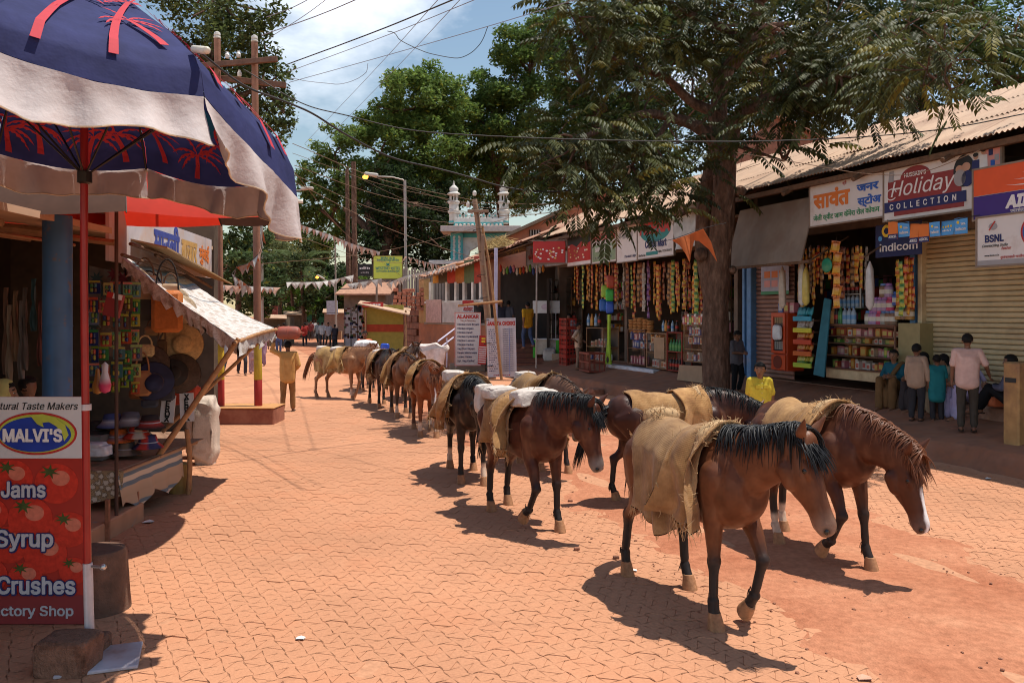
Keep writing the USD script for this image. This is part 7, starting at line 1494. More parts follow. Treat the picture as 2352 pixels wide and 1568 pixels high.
# hung textiles at the back of the stall
P = np.array([[A(205 + 100 * i / 11,610 + 2 * i,10.8 + .02 * math.sin(i * 2)) + [0,0,-j * .16] for j in range(8)] for i in range(12)]); hangc = obj('hanging_cloth',slab(P,np.array([0,.01,0])),mat('embroidered',(.17,.12,.08),.9,.2),smooth=True,label='brown embroidered cloth with dark flowers hung at the back of the left stall',cat='cloth')
for k in range(9): px,py = [(222,640),(262,630),(238,668),(282,640),(270,680),(228,700),(290,700),(255,720),(215,745)][k]; a = np.linspace(0,2 * math.pi,17)[:-1]; rr_ = np.where(np.arange(16) % 2,.10,.045); v,f = outline(np.stack([rr_ * np.cos(a),rr_ * np.sin(a)],1),.004); obj('embroidered_flower',(xf(v,np.column_stack([[1,0,0],[0,0,1],[0,-1,0]]),A(px,py,10.74)),f),paint([(.04,.06,.05),(.15,.02,.02)][k % 2],.9),hangc)
# blister packs and toys on the front of the stall
toy_r = np.random.default_rng(33); toy_lab = []
TOYC = [(.012,.018,.08),(.16,.20,.02),(.03,.12,.03),(.34,.05,.02),(.28,.22,.03),(.03,.09,.10),(.08,.035,.02)]
tcount = {}
for j,py in enumerate((662,700,738,776,814,850,884)):
 for i,px in enumerate((216,243,268,290,312)):
  k = 0 if i == 0 else int(toy_r.integers(1,7)); ppx,ppy = px + toy_r.normal(0,3),py + toy_r.normal(0,5); w,h = toy_r.uniform(.085,.13),toy_r.uniform(.13,.19)
  t = thing('toy_pack',f'{["navy", "lime", "green", "red", "yellow", "teal", "brown"][k]} toy pack in the {ORD[j]} row from the top, {ORD[i]} from the blue column','toy pack',A(ppx,ppy,8.9 + .12 * i),rz=toy_r.normal(.2,.2),group='toy packs hanging in the left stall')
  obj('card',MB().box((-w / 2,0,-h / 2),(w / 2,.006,h / 2),TOYC[k]),PLAST,t); m = MB(); [m.box((-w * .3 + dx,-.03,-h * .36 + dz),(-w * .3 + dx + w * .26,-.004,-h * .36 + dz + h * .3),TOYC[int(toy_r.integers(0,7))],.008) for dx in (0,w * .32) for dz in (0,h * .34)][:1]; obj('toy',m,PLAST,t); obj('header',MB().box((-w / 2,-.003,h * .32),(w / 2,-.0005,h * .48),TOYC[int(toy_r.integers(1,5))]),PLAST,t)
m = MB(); m.lathe([(0,-.16),(.05,-.14),(.062,-.07),(.045,.0),(.030,.06),(.034,.14),(.0,.17)],14,t=A(241,868,8.7)); v,f,_ = m.out(); zc = A(241,868,8.7)[2]; obj('toy_bat',(v,f,np.where((v[:,2] < zc - .04)[:,None],(.60,.05,.14),(.62,.58,.60))),PLAST,smooth=True,label='glossy pink and white toy skittle hanging lowest among the toys',cat='toy')
m = MB(); m.lathe([(0,-.14),(.045,-.12),(.055,-.05),(.03,.02),(.02,.12),(.0,.14)],14,(.42,.20,.05),t=A(224,875,8.8)); obj('toy_bat',m,PLAST,smooth=True,label='amber toy skittle beside the pink and white one',cat='toy')
t,W,H = flat_sign('toy_box','red and white toy box tilted among the hanging packs','box',234,270,668,722,8.75,INK['maroon'],th=.06,roll=.25); plate(t,'white_corner',[(W * .4,H * .78),(W,H * .78),(W,H),(W * .4,H)],.001,.002,INK['white']); plate(t,'red_band',rect(0,H * .78,W * .4,H),.001,.002,INK['red'])
# goods in the gloom at the far left: hanging scarves and chains
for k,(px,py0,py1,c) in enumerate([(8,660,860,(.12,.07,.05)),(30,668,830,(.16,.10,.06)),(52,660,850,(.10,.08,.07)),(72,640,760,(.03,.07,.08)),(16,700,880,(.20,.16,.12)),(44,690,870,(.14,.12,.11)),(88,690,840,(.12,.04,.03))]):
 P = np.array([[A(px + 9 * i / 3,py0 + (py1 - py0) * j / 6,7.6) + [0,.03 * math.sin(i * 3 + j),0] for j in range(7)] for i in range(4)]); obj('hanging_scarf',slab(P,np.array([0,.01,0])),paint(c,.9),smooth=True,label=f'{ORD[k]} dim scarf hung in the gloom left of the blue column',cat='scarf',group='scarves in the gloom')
# plinth with the double pole
PY = 17.25
pp = thing('pole_plinth','long red painted masonry plinth under the double pole','plinth'); a,b = A(462,968,PY - .35),A(628,968,PY - .35); v,f = cbox((a[0],PY - .35,-.02),(b[0],PY + .5,.32),.02); obj('block',(v,f),mat('oxide_plinth',(.26,.085,.05),.85,.18,3.0,dirt=(.34,.15,.09)),pp); v,f = cbox((a[0] - .01,PY - .36,.322),(b[0] + .01,PY + .51,.34),.005); obj('top',(v,f),mat('ochre_top',(.46,.22,.08),.85,.15),pp)
pole_m = mat('weathered_pole',(.26,.12,.075),.8,.2,5.0,bump=.3); yel,redp = mat('pole_yellow',(.50,.34,.03),.6,.12,5.0,dirt=(.30,.2,.05)),mat('pole_red',(.34,.03,.025),.6,.12,5.0)
dp = thing('double_pole','double utility pole with yellow and red painted feet and timber cross-arms','utility pole'); DP = []
for px in (505,592):
 x = A(px,HY,PY)[0]; top = EYE + (HY - (88 if px < 550 else 96)) * PY / F; zr = EYE - (872 - HY) * PY / F; zy = EYE - (788 - HY) * PY / F; px_top = 497 if px < 550 else 583; xt = A(px_top,HY,PY)[0]; at = lambda z: (x + (xt - x) * z / top,PY + .05,z); DP.append((x,xt,top))
 for nm,z0,z1,r0,r1,mm_ in (('red_foot',.33,zr,.082,.082,redp),('yellow_band',zr,zy,.083,.081,yel),('shaft',zy,top,.078,.066,pole_m)): m = MB(); m.tube([at(z0),at((z0 + z1) / 2),at(z1)],[r0,(r0 + r1) / 2,r1],18); obj(nm,m,mm_,dp,smooth=True)
 m = MB(); z = top; m.lathe([(.05,0),(.075,.02),(.07,.05),(.05,.06),(.07,.08),(.06,.13),(.03,.15),(0,.15)],12,t=at(top)); obj('insulator',m,mat('porcelain',(.60,.57,.52),.25,.1),dp,smooth=False)
x0,x1 = DP[0][1],DP[1][1]
for (pa,pb,ya,yb_,dy) in ((455,637,152,136,-.08),(470,657,176,196,.14)): a,b = A(pa,ya,PY + dy),A(pb,yb_,PY + dy); Mx_ = np.column_stack([(b - a) / np.linalg.norm(b - a),[0,1,0],np.cross((b - a) / np.linalg.norm(b - a),[0,1,0])]); obj('cross_arm',MB().box((0,-.04,-.055),(np.linalg.norm(b - a),.04,.055),None,.008,Mx_,a),mat('timber_arm',(.15,.075,.05),.85,.25,12.,bump=.4),dp)
for px,py in ((522,130),(548,128),(550,172)): m = MB(); m.lathe([(.035,0),(.045,.02),(.05,.07),(.03,.10),(.03,.13),(0,.14)],10,t=A(px,py + 4,PY + .02)); obj('insulator',m,mat('porcelain'),dp,smooth=False)
obj('strap',MB().box((DP[0][0] - .12,PY - .05,zy - .0),(DP[0][0] + .12,PY + .15,zy + .05),None,.01),yel,dp)
# ================================================================ the big palm-print umbrella and the red one behind it
UX,UY,UR = -2.80,5.44,1.36
navy_t = mat('navy_canvas',(.030,.034,.110),.8,.22,5.0,bump=.5,bscale=5.0,trans=.14,spec=.2)
band_t = mat('white_band_canvas',(.58,.50,.48),.85,.12,5.0,bump=.6,bscale=8.0,trans=.16,dirt=(.38,.29,.26),dirt_scale=2.5,dirt_amt=(.52,.80),spec=.15)
palm_t = mat('pink_print',(.60,.055,.075),.7,.10,6.0,trans=.28); azure_t = mat('azure_print',(.02,.22,.50),.7,.15,6.0,trans=.35)
prof = np.array([(0,0),(.25,.126),(.51,.364),(.75,.566),(.92,.74),(.985,.87),(1.0,1.0)])
AZ = np.radians([82,37,-8,-53,-98,-143,172,127]); ZR = dict(zip(range(8),(3.57,3.46,3.03,3.26,3.44,3.46,3.50,3.54)))
ARC = np.array([[math.hypot(1.36 * (b[0] - a[0]),1.15 * (b[1] - a[1])) for a,b in zip(prof[:-1],prof[1:])]]).ravel(); ARC_V = np.concatenate([[0],np.cumsum(ARC[::-1])]); ARC_R = prof[::-1,0]; APEX = 4.45
def canopy_pt(az,rho,zr,R=UR,ox=UX,oy=UY,apex=APEX):
 g = np.interp(rho,prof[:,0],prof[:,1]); return np.array([ox + R * rho * math.cos(az),oy - R * rho * math.sin(az),apex - (apex - zr) * g])
def gore_pt(k,t,rho,off=0.0):
 """t across the gore 0..1, rho from the hub to the rim; the cloth sags between its ribs."""
 a0,a1 = AZ[k],AZ[(k + 1) % 8]
 if a1 > a0: a1 -= 2 * math.pi
 p = canopy_pt(a0,rho,ZR[k]) * (1 - t) + canopy_pt(a1,rho,ZR[(k + 1) % 8]) * t
 sag = math.sin(t * math.pi); p = p + np.array([0,0,-.06 * sag * rho ** 2]) + (p - [UX,UY,p[2]]) * .035 * sag * rho
 if off: n = (p - np.array([UX,UY,APEX - 1.6])); p = p + n / np.linalg.norm(n) * off
 return p
um = thing('umbrella','huge navy street umbrella with a white valance and pink palm print, tilted in the wind','umbrella')
for k in range(8):
 P = np.array([[gore_pt(k,t,r_) for t in np.linspace(0,1,17)] for r_ in np.concatenate([np.linspace(.02,.8,14),np.linspace(.84,1.0,9)])])
 P += .012 * (meshkit.fbm(P * 3.1,3,k)[...,None] - .5) * np.linspace(0,1,P.shape[0])[:,None,None]
 v,f = grid(P[:,::-1]); obj('canopy_panel',(v,f),navy_t,um,smooth=True)
DROP = {0: .27,1: .29,2: .26,3: .22,4: .22,5: .22,6: .24,7: .26}
for k in range(8):
 P = []
 for i,t in enumerate(np.linspace(.004,.996,31)):
  e = gore_pt(k,t,1.0); out = (e - [UX,UY,e[2]]) / UR; ph = k * 2.1; L = DROP[k] * (1 + .14 * math.sin(t * 7 + ph)); row_ = []
  for j,d in enumerate(np.linspace(0,1,9)):
   flap = (.03 if k == 0 else .06) * d * math.sin(t * 13 + ph) + .03 * d * math.sin(t * 29 + ph) + (.10 * d * d if k in (0,7) else 0) + (.16 * d * d * max(0,1 - abs(t - .05) / .18) if k == 1 else 0)
   row_.append(e + out * (flap + .004) + [0,0,-L * d * (1 - .06 * abs(math.sin(t * 13 + ph)))])
  P.append(row_)
 P = np.array(P); P += .018 * (meshkit.fbm(P * 7,3,20 + k)[...,None] - .5); obj('valance',slab(P,np.array([0,0,-.001]) + 0.003 * (P - [UX,UY,0]) / UR * [1,1,0]),band_t,um,smooth=True)
 m = MB(); m.tube(P[:,-1],.0055,5); obj('hem_cord',m,mat('hem_thread',(.52,.40,.28),.9),um)
# ribs, runner and pole
rib_m = mat('dark_steel',(.05,.045,.04),.4,.1,metal=.6); hubz = APEX - .04
for k in range(8):
 pts = [canopy_pt(AZ[k],r_,ZR[k]) - [0,0,.018] for r_ in np.linspace(0,1.0,9)]; m = MB(); m.tube(pts,.008,6); obj('rib',m,rib_m,um,smooth=True)
 m = MB(); m.tube([(UX,UY,3.15),pts[5] - [0,0,.01]],.007,5); obj('strut',m,rib_m,um)
 e = pts[-1]; o = (e - [UX,UY,e[2]]) / UR; m = MB()
 if k == 1: m.tube([e + [0,0,.30] - o * .10,e + [0,0,.27] + o * .02],[.022,.022],10); m.ball(e + [0,0,.27] + o * .025,.022,sub=1)
 else: m.tube([e - o * .01,e + o * .035],.013,8)
 obj('rib_cap',m,mat('ivory_plastic',(.62,.56,.46),.4),um,smooth=True)
m = MB(); m.lathe([(0,0),(.04,0),(.04,.10),(.022,.16),(0,.18)],14,t=(UX,UY,APEX - .05)); obj('finial',m,rib_m,um); m = MB(); m.lathe([(.022,0),(.045,.01),(.045,.08),(.022,.09)],14,t=(UX,UY,3.10)); obj('runner',m,rib_m,um)
redpole = mat('red_pole',(.30,.018,.015),.35,.12,8.,spec=.5); m = MB(); m.tube([(UX + .02,UY,.50),(UX + .01,UY,1.25),(UX - .005,UY,2.5),(UX,UY,APEX - .02)],.024,16); obj('pole',m,redpole,um,smooth=True)
m = MB(); m.tube([(UX + .035,UY,.02),(UX + .02,UY,.62)],.030,16); obj('pole_sleeve',m,mat('white_sleeve',(.52,.46,.46),.5,.15,8.),um,smooth=True); m = MB(); m.tube([(UX + .02,UY,.60),(UX + .13,UY - .02,.60)],.010,8); m.ball((UX + .13,UY - .02,.60),.022); obj('clamp_screw',m,mat('chrome',(.55,.52,.50),.25,metal=.8),um,smooth=True)
m = MB(); m.tube([(UX + .012,UY,1.62),(UX + .012,UY,1.66)],.030,14); obj('pole_collar',m,mat('white_sleeve'),um)
obj('base_plate',MB().box((-.24,-.20,.0),(.24,.22,.022),None,.006,rotz(.35),(UX + .13,UY - .06,0)),mat('white_plate',(.50,.46,.50),.5,.2,6.,dirt=(.20,.10,.07)),um)
# palm print: cut shapes laid on both faces of the cloth
def palm_shapes(h,lean,n_leaf,L,seed):
 r = np.random.default_rng(seed); tr = [];
 for y in np.linspace(0,h,6): tr.append((lean * (y / h) ** 1.6,y))
 w = .018; sh = [[(x - w * (1.3 - .5 * y / h),y) for x,y in tr] + [(x + w * (1.3 - .5 * y / h),y) for x,y in tr[::-1]]]
 for q in range(n_leaf):
  a = math.pi * (.02 + .96 * q / (n_leaf - 1)) + r.normal(0,.08); pts,d = [np.array(tr[-1],float)],np.array([math.cos(a),math.sin(a) * .7 + .2])
  for s in range(5): d = d / np.linalg.norm(d) + [0,-.36]; d /= np.linalg.norm(d); pts.append(pts[-1] + d * L / 5)
  up_,lo_ = [],[]
  for s,p in enumerate(pts):
   dd = pts[min(s + 1,5)] - pts[max(s - 1,0)]; nn = np.array([-dd[1],dd[0]]) / (np.linalg.norm(dd) + 1e-9); wd = L * [.02,.075,.085,.07,.045,0][s]; nn = nn if nn[1] > 0 else -nn; up_.append(p + nn * wd * .35); lo_.append(p - nn * wd)
   if s < 5: lo_.append((p + pts[s + 1]) / 2 - nn * wd * .25)
  sh.append([tuple(p) for p in up_] + [tuple(p) for p in lo_[::-1]])
 return sh
def print_on(k,t0,v0,shapes,material,inner,parent,off=.024,name='palm_print'):
 from shapely.geometry import Polygon
 for sh in shapes:
  pg = Polygon(sh).buffer(0)
  for g_ in getattr(pg,'geoms',[pg]):
   if g_.area < 1e-5: continue
   vv,ff = trimesh.creation.triangulate_polygon(g_,engine='earcut'); vv = np.asarray(vv); tm_ = trimesh.Trimesh(np.column_stack([vv,np.zeros(len(vv))]),ff,process=False).subdivide_to_size(.08); pts = []
   for x,y,_ in tm_.vertices:
    rho = float(np.interp(v0 + y,ARC_V,ARC_R)); wid = 2 * math.sin(math.pi / 8) * UR * max(rho,.15); pts.append(gore_pt(k,min(max(t0 + x / wid,0.01),.99),max(rho,.05),off * (-1 if inner else 1)))
   f_ = np.asarray(tm_.faces); obj(name,(np.vstack([pts,np.array(pts) - [0,0,.0015]]),np.vstack([f_,f_[:,::-1] + len(pts)])),material,parent)
for k,specs in {0: [(.22,.16,.85,.08),(.56,.20,.85,.16),(.84,.36,.30,-.10)],1: [(.16,.22,.70,.05),(.40,.30,.42,-.12),(.62,.14,.62,.08),(.86,.20,.42,.03)]}.items():
 for q,(t0,v0,h,ln) in enumerate(specs): print_on(k,t0,v0,palm_shapes(h,ln,6,.20,k * 5 + q),palm_t,False,um)
for k,specs in {3: [(.22,.09,.24,.05),(.55,.05,.20,-.04),(.82,.12,.26,.05)],4: [(.14,.08,.25,.06),(.42,.04,.27,-.05),(.72,.10,.24,.05),(.93,.05,.2,.04)],5: [(.12,.08,.25,.05),(.42,.05,.24,-.05),(.74,.10,.26,.04)],2: [(.55,.10,.22,.04),(.85,.06,.24,.04)]}.items():
 for q,(t0,v0,h,ln) in enumerate(specs): print_on(k,t0,v0,palm_shapes(h,ln,7,.25,k * 7 + q),palm_t,True,um)
 print_on(k,.5,.44,[[(-.30,0),(-.1,-.05),(.12,.02),(.30,-.02),(.26,.25),(-.26,.25)]],azure_t,True,um,.019,'azure_print')
# the red and brown umbrella
u2x,u2y,R2 = -4.05,8.5,1.72; um2 = thing('umbrella','red and brown umbrella glowing behind the navy one','umbrella')
red_t = mat('red_canvas',(.62,.035,.015),.7,.08,6.0,trans=.45); brown_t = mat('brown_canvas',(.09,.045,.03),.8,.15,6.0,trans=.1)
for k in range(8):
 a0 = math.radians(62 - 45 * k); a1 = a0 - math.radians(45); zr = lambda a: 3.22 - .12 * math.sin(a)
 P = np.array([[(lambda a: np.array([u2x + R2 * r_ * math.cos(a) * (1 - .04 * math.sin(t * math.pi)),u2y - R2 * r_ * math.sin(a) * (1 - .04 * math.sin(t * math.pi)),4.1 - (4.1 - zr(a)) * np.interp(r_,prof[:,0],prof[:,1]) - .03 * math.sin(t * math.pi) * r_]))(a0 + (a1 - a0) * t) for t in np.linspace(0,1,13)] for r_ in np.linspace(.02,1,16)]); obj('canopy_panel',grid(P[:,::-1]),red_t if k % 3 == 0 or k == 4 else brown_t,um2,smooth=True)
 m = MB(); m.tube(P[:,0] - [0,0,.012],.007,5); obj('rib',m,rib_m,um2)
m = MB(); m.tube([(u2x,u2y,.16),(u2x,u2y,4.09)],.018,12); obj('pole',m,mat('brown_pole',(.07,.035,.025),.6),um2,smooth=True)
def add_horse(label,front,hind,scale,*a,pad=None,padlabel=None,dx=0.0,hrot=0.0,**k):
 c,hd = place(front,hind); f = np.array([math.cos(hd),math.sin(hd)]); c = np.array([*(np.asarray(front)[:2] - f * .44 * scale),0]) if k.pop('by_front',True) else c
 hd += math.radians(hrot)
 t,poll = horse('horse',label,c,hd,scale,*a,**k)
 if pad: drape('jute_pad',padlabel,c,hd,scale,**pad)
 return t
G2 = lambda px,py: G(px,py)[:2]
mid = lambda a,b: (np.asarray(a) + np.asarray(b)) / 2
# front bay
add_horse('bay horse with a black mane leading the file, its near foreleg straight',mid(G2(1640,1432),G2(1722,1442)),mid(G2(1440,1300),G2(1560,1358)),1.06,BAY,(.022,.017,.016),'black',
 {'fr': (2,-2,8,0),'fl': (34,-20,-38,.05),'hr': (-18,-10,8,0),'hl': (16,6,26,0)},neck_yaw=14,neck_pitch=-1,head_pitch=-3,head_yaw=6,edge=.018,muzzle=(.20,.12,.085),seed=1,shag=1.25,tail_swing=-25,
 padlabel='long jute pad hanging low on the leading bay horse, frayed coir roll at the withers',pad=dict(x0=-.50,x1=.40,left=.60,right=.86,lift=.035,seed=1,folds=1.3,roll=[(.33,.062,.75),(-.50,.06,.5)],tint=(.95,.93,.90)))
add_horse('brown horse with a white blaze and hanging head, furthest right in the file',mid(G2(1922,1290),G2(1992,1308)),mid(G2(1755,1225),G2(1872,1272)),1.06,(.085,.027,.013),(.028,.018,.015),'brown',
 {'fl': (14,6,28,0),'fr': (30,-32,-58,.09),'hr': (16,8,26,0),'hl': (-10,-4,14,0)},hrot=-9,neck_yaw=14,neck_pitch=-33,head_pitch=-9,head_yaw=4,edge=.019,blaze=(.017,.026,.22,.60),socks=('hr','hl'),muzzle=(.12,.07,.055),seed=2,shag=.95,tail_swing=-5,
 padlabel='pale jute pad over the brown horse with the hanging head',pad=dict(x0=-.38,x1=.38,left=.75,right=.75,lift=.05,seed=2,folds=1.2,roll=[(.30,.07,.8)],tint=(1.25,1.2,1.05)))
add_horse('dark horse half hidden behind the leading bay one, black mane and tail',G2(1600,1140),G2(1486,1160),1.0,DARKBAY,(.018,.014,.013),'black',dict(WALK_A),neck_yaw=-14,neck_pitch=-27,head_pitch=-13,edge=.024,seed=3,shag=1.0,tail_swing=10,hrot=-26,
 padlabel='smooth tan jute sack pad with a green line on the half hidden dark horse',pad=dict(x0=-.56,x1=.36,left=.72,right=.80,lift=.04,seed=3,folds=.6,roll=[(.31,.06,.75)],tint=(1.15,1.08,.95)))
add_horse('dark bay horse carrying a white bundle, one foreleg lifted',mid(G2(1288,1222),G2(1208,1215)),mid(G2(1168,1185),G2(1192,1180)),1.06,(.075,.023,.013),(.020,.015,.014),'black',
 {'fl': (8,2,24,0),'fr': (26,-36,-62,.08),'hr': (4,-4,14,0),'hl': (-12,-10,10,0)},neck_yaw=22,neck_pitch=-10,head_pitch=-13,head_yaw=8,edge=.02,muzzle=(.20,.17,.15),seed=4,shag=1.1,tail_swing=0,
 padlabel='ragged jute pad and stuffed white sacks on the dark bay horse',pad=dict(x0=-.48,x1=.26,left=.70,right=.74,lift=.05,seed=4,folds=1.4,roll=None,tint=(1.0,.95,.85),bundle=[(.25,0.0,1.30,.27,.46,.17,sack_m),(-.40,-.10,1.29,.26,.34,.14,sack_m),(-.58,-.20,1.20,.16,.20,.34,sack_m)]))
add_horse('black horse with a pink nose and thin blaze coming straight on',mid(G2(1066,1108),G2(1102,1112)),mid(G2(1040,1066),G2(1068,1070)),1.05,BLACK,(.020,.016,.015),'black',
 {'fl': (14,6,24,0),'fr': (-2,-6,12,0),'hr': (-10,-6,10,0),'hl': (8,4,20,0)},neck_yaw=3,neck_pitch=-16,head_pitch=-21,edge=.024,blaze=(.012,.020,.14,.60),socks=('fl','hr'),muzzle=(.34,.17,.13),seed=5,shag=.9,
 padlabel='shaggy jute pad with hanging folds on the black horse',pad=dict(x0=-.52,x1=.34,left=.80,right=.82,lift=.06,seed=5,folds=1.6,flare=.12,roll=[(.26,.07,.85)],tint=(1.1,1.0,.85),bundle=[(-.42,-.12,1.30,.3,.3,.16,sack_m)]))
add_horse('brown horse hidden behind the laden dark bay one, only its back showing',G2(1262,1085),G2(1205,1050),1.02,(.15,.075,.045),(.03,.02,.018),'dark',dict(WALK_A),neck_pitch=-24,head_pitch=-19,edge=.034,seed=6,shag=.6,hrot=10,
 padlabel='dark olive jute pad on the hidden brown horse below the striped banner',pad=dict(x0=-.40,x1=.36,left=.6,right=.6,lift=.04,seed=6,folds=1.0,tint=(.72,.68,.55),bundle=[(-.50,0,1.29,.18,.3,.12,sack_m)]))
add_horse('small chestnut horse walking head down towards the camera',mid(G2(970,1001),G2(997,1006)),mid(G2(959,981),G2(979,990)),1.02,CHEST,(.13,.045,.022),'brown',
 {'fl': (10,4,22,0),'fr': (-4,-8,10,0),'hr': (-10,-4,12,0),'hl': (6,2,20,0)},neck_yaw=4,neck_pitch=-14,head_pitch=-19,edge=.028,blaze=(.008,.016,.24,.58),socks=('fl','fr','hl'),seed=7,shag=.8,
 padlabel='folded pale jute pad on the small chestnut horse',pad=dict(x0=-.45,x1=.36,left=.62,right=.66,lift=.05,seed=7,folds=1.0,roll=[(.28,.05,.8)],tint=(1.1,1.05,.85)))
add_horse('brown horse with a broad white blaze just behind the small chestnut one',mid(G2(920,953),G2(935,966)),mid(G2(897,935),G2(918,940)),1.03,(.17,.065,.030),(.04,.025,.02),'dark',
 {'fl': (10,4,22,0),'fr': (-4,-8,10,0),'hr': (-12,-4,12,0),'hl': (6,2,20,0)},neck_yaw=10,neck_pitch=-14,head_pitch=-17,edge=.030,blaze=(.022,.022,.12,.52),socks=('fr',),seed=8,shag=.7,
 padlabel='jute pad with a loose flap on the broad blazed brown horse',pad=dict(x0=-.45,x1=.36,left=.62,right=.85,lift=.05,seed=8,folds=1.3,flare=.06,roll=[(.28,.05,.8)],tint=(1.0,.9,.72)))
add_horse('nearly black horse in the middle of the far group',mid(G2(873,936),G2(897,938)),mid(G2(853,922),G2(868,925)),1.02,(.045,.018,.012),(.02,.016,.014),'black',
 {'fl': (10,4,22,0),'fr': (-4,-8,10,0),'hr': (-16,-14,0,.03),'hl': (6,2,20,0)},neck_yaw=6,neck_pitch=-4,head_pitch=-17,edge=.034,blaze=(.014,.02,.2,.5),seed=9,shag=.7,
 padlabel='tan jute pad on the nearly black horse of the far group',pad=dict(x0=-.45,x1=.30,left=.62,right=.80,lift=.05,seed=9,folds=1.0,tint=(1.05,.95,.78),bundle=[(-.1,0,1.30,.5,.36,.12,sack_m)]))
add_horse('dun horse with a grey face seen from the side, leftmost of the file',mid(G2(809,919),G2(824,912)),G2(772,914),1.02,DUN,(.26,.13,.07),'brown',
 {'fl': (16,-18,-30,.04),'fr': (4,0,18,0),'hr': (-8,-4,12,0),'hl': (4,2,16,0)},neck_yaw=-8,neck_pitch=-10,head_pitch=-19,edge=.03,blaze=(.05,.045,.06,.5),socks=('fr',),muzzle=(.14,.11,.10),seed=10,shag=.8,hrot=-8,
 padlabel='ragged greenish jute pad with tatters on the dun horse',pad=dict(x0=-.66,x1=.22,left=.6,right=.80,lift=.05,seed=10,folds=1.2,tint=(1.15,1.2,1.0),bundle=[(-.60,0,1.30,.18,.3,.13,sack_m),(-.1,.0,1.30,.24,.36,.11,sack_m)]))
add_horse('brown horse with a white bundle at the back of the file, behind the dun one',G2(846,899),G2(826,886),1.0,(.20,.075,.032),(.03,.02,.016),'brown',dict(WALK_A),neck_yaw=6,neck_pitch=-4,edge=.036,seed=11,shag=.6,
 padlabel='white wrapped load on the rearmost brown horse',pad=dict(x0=-.40,x1=.30,left=.5,right=.5,lift=.04,seed=11,tint=(1.0,.95,.8),bundle=[(.0,0,1.36,.5,.7,.24,mat('white_wrap',(.70,.68,.66),.6,.08)),(.3,.05,1.36,.24,.4,.18,mat('white_wrap'))]))
add_horse('horse raising its white blazed head behind the broad blazed one',G2(944,920),G2(926,898),1.03,(.13,.05,.026),(.03,.02,.016),'dark',dict(WALK_A),neck_yaw=8,neck_pitch=6,head_pitch=-9,edge=.034,blaze=(.026,.022,.10,.52),seed=12,shag=.7,
 padlabel='small jute pad on the horse with the raised head',pad=dict(x0=-.45,x1=.2,left=.5,right=.5,lift=.04,seed=12,tint=(.9,.8,.65)))
# ================================================================ people
SKIN,SKIN2 = (.24,.115,.062),(.17,.075,.042)
skin_m = mat('skin',None,.5,.06,20.,spec=.35); hair_b = mat('black_hair',(.010,.008,.007),.62,.3,60.,bump=.4,bscale=150.,spec=.15); white_eye = paint((.42,.38,.35),.3)
def hand_bones(w,d,side,scale=1.0):
 """Palm, four bent fingers of unequal length and a thumb at the wrist w, pointing along d; side: the palm's thumb side."""
 d = np.asarray(d,float); d /= np.linalg.norm(d); s = np.asarray(side,float); s = s - d * (s @ d); s /= np.linalg.norm(s) + 1e-9; n = np.cross(d,s); out = []; k = scale
 out.append(hull_of([(w,.024 * k),(w + d * .04 * k + s * .022 * k,.015 * k),(w + d * .04 * k - s * .022 * k,.015 * k),(w + d * .085 * k + s * .030 * k,.013 * k),(w + d * .085 * k - s * .030 * k,.012 * k)],0))
 for q,L in ((.030,.070),(.010,.080),(-.010,.074),(-.029,.058)):
  a = w + d * .085 * k + s * q * k; b = a + (d * .95 + n * .25) * L * .5 * k; c = b + (d * .7 + n * .7) * L * .5 * k; out += [hull_of([(a,.0105 * k),(b,.0095 * k)],0),hull_of([(b,.0095 * k),(c,.008 * k)],0)]
 a = w + d * .03 * k + s * .028 * k; b = a + (d * .6 + s * .7) * .038 * k; c = b + (d * .9 + s * .2 + n * .3) * .032 * k; out += [hull_of([(a,.014 * k),(b,.0115 * k)],0),hull_of([(b,.0115 * k),(c,.0095 * k)],0)]
 return out
BASE = dict(pelvis=(0,0,.92),chest=(0,0,1.28),neck=(0,0,1.46),head=(.015,0,1.60),sl=(0,.185,1.41),sr=(0,-.185,1.41),el=(-.02,.24,1.13),er=(-.02,-.24,1.13),wl=(.05,.25,.89),wr=(.05,-.25,.89),hl=(0,.09,.90),hr=(0,-.09,.90),kl=(.03,.10,.50),kr=(.03,-.10,.50),al=(-.02,.10,.085),ar=(-.02,-.10,.085))
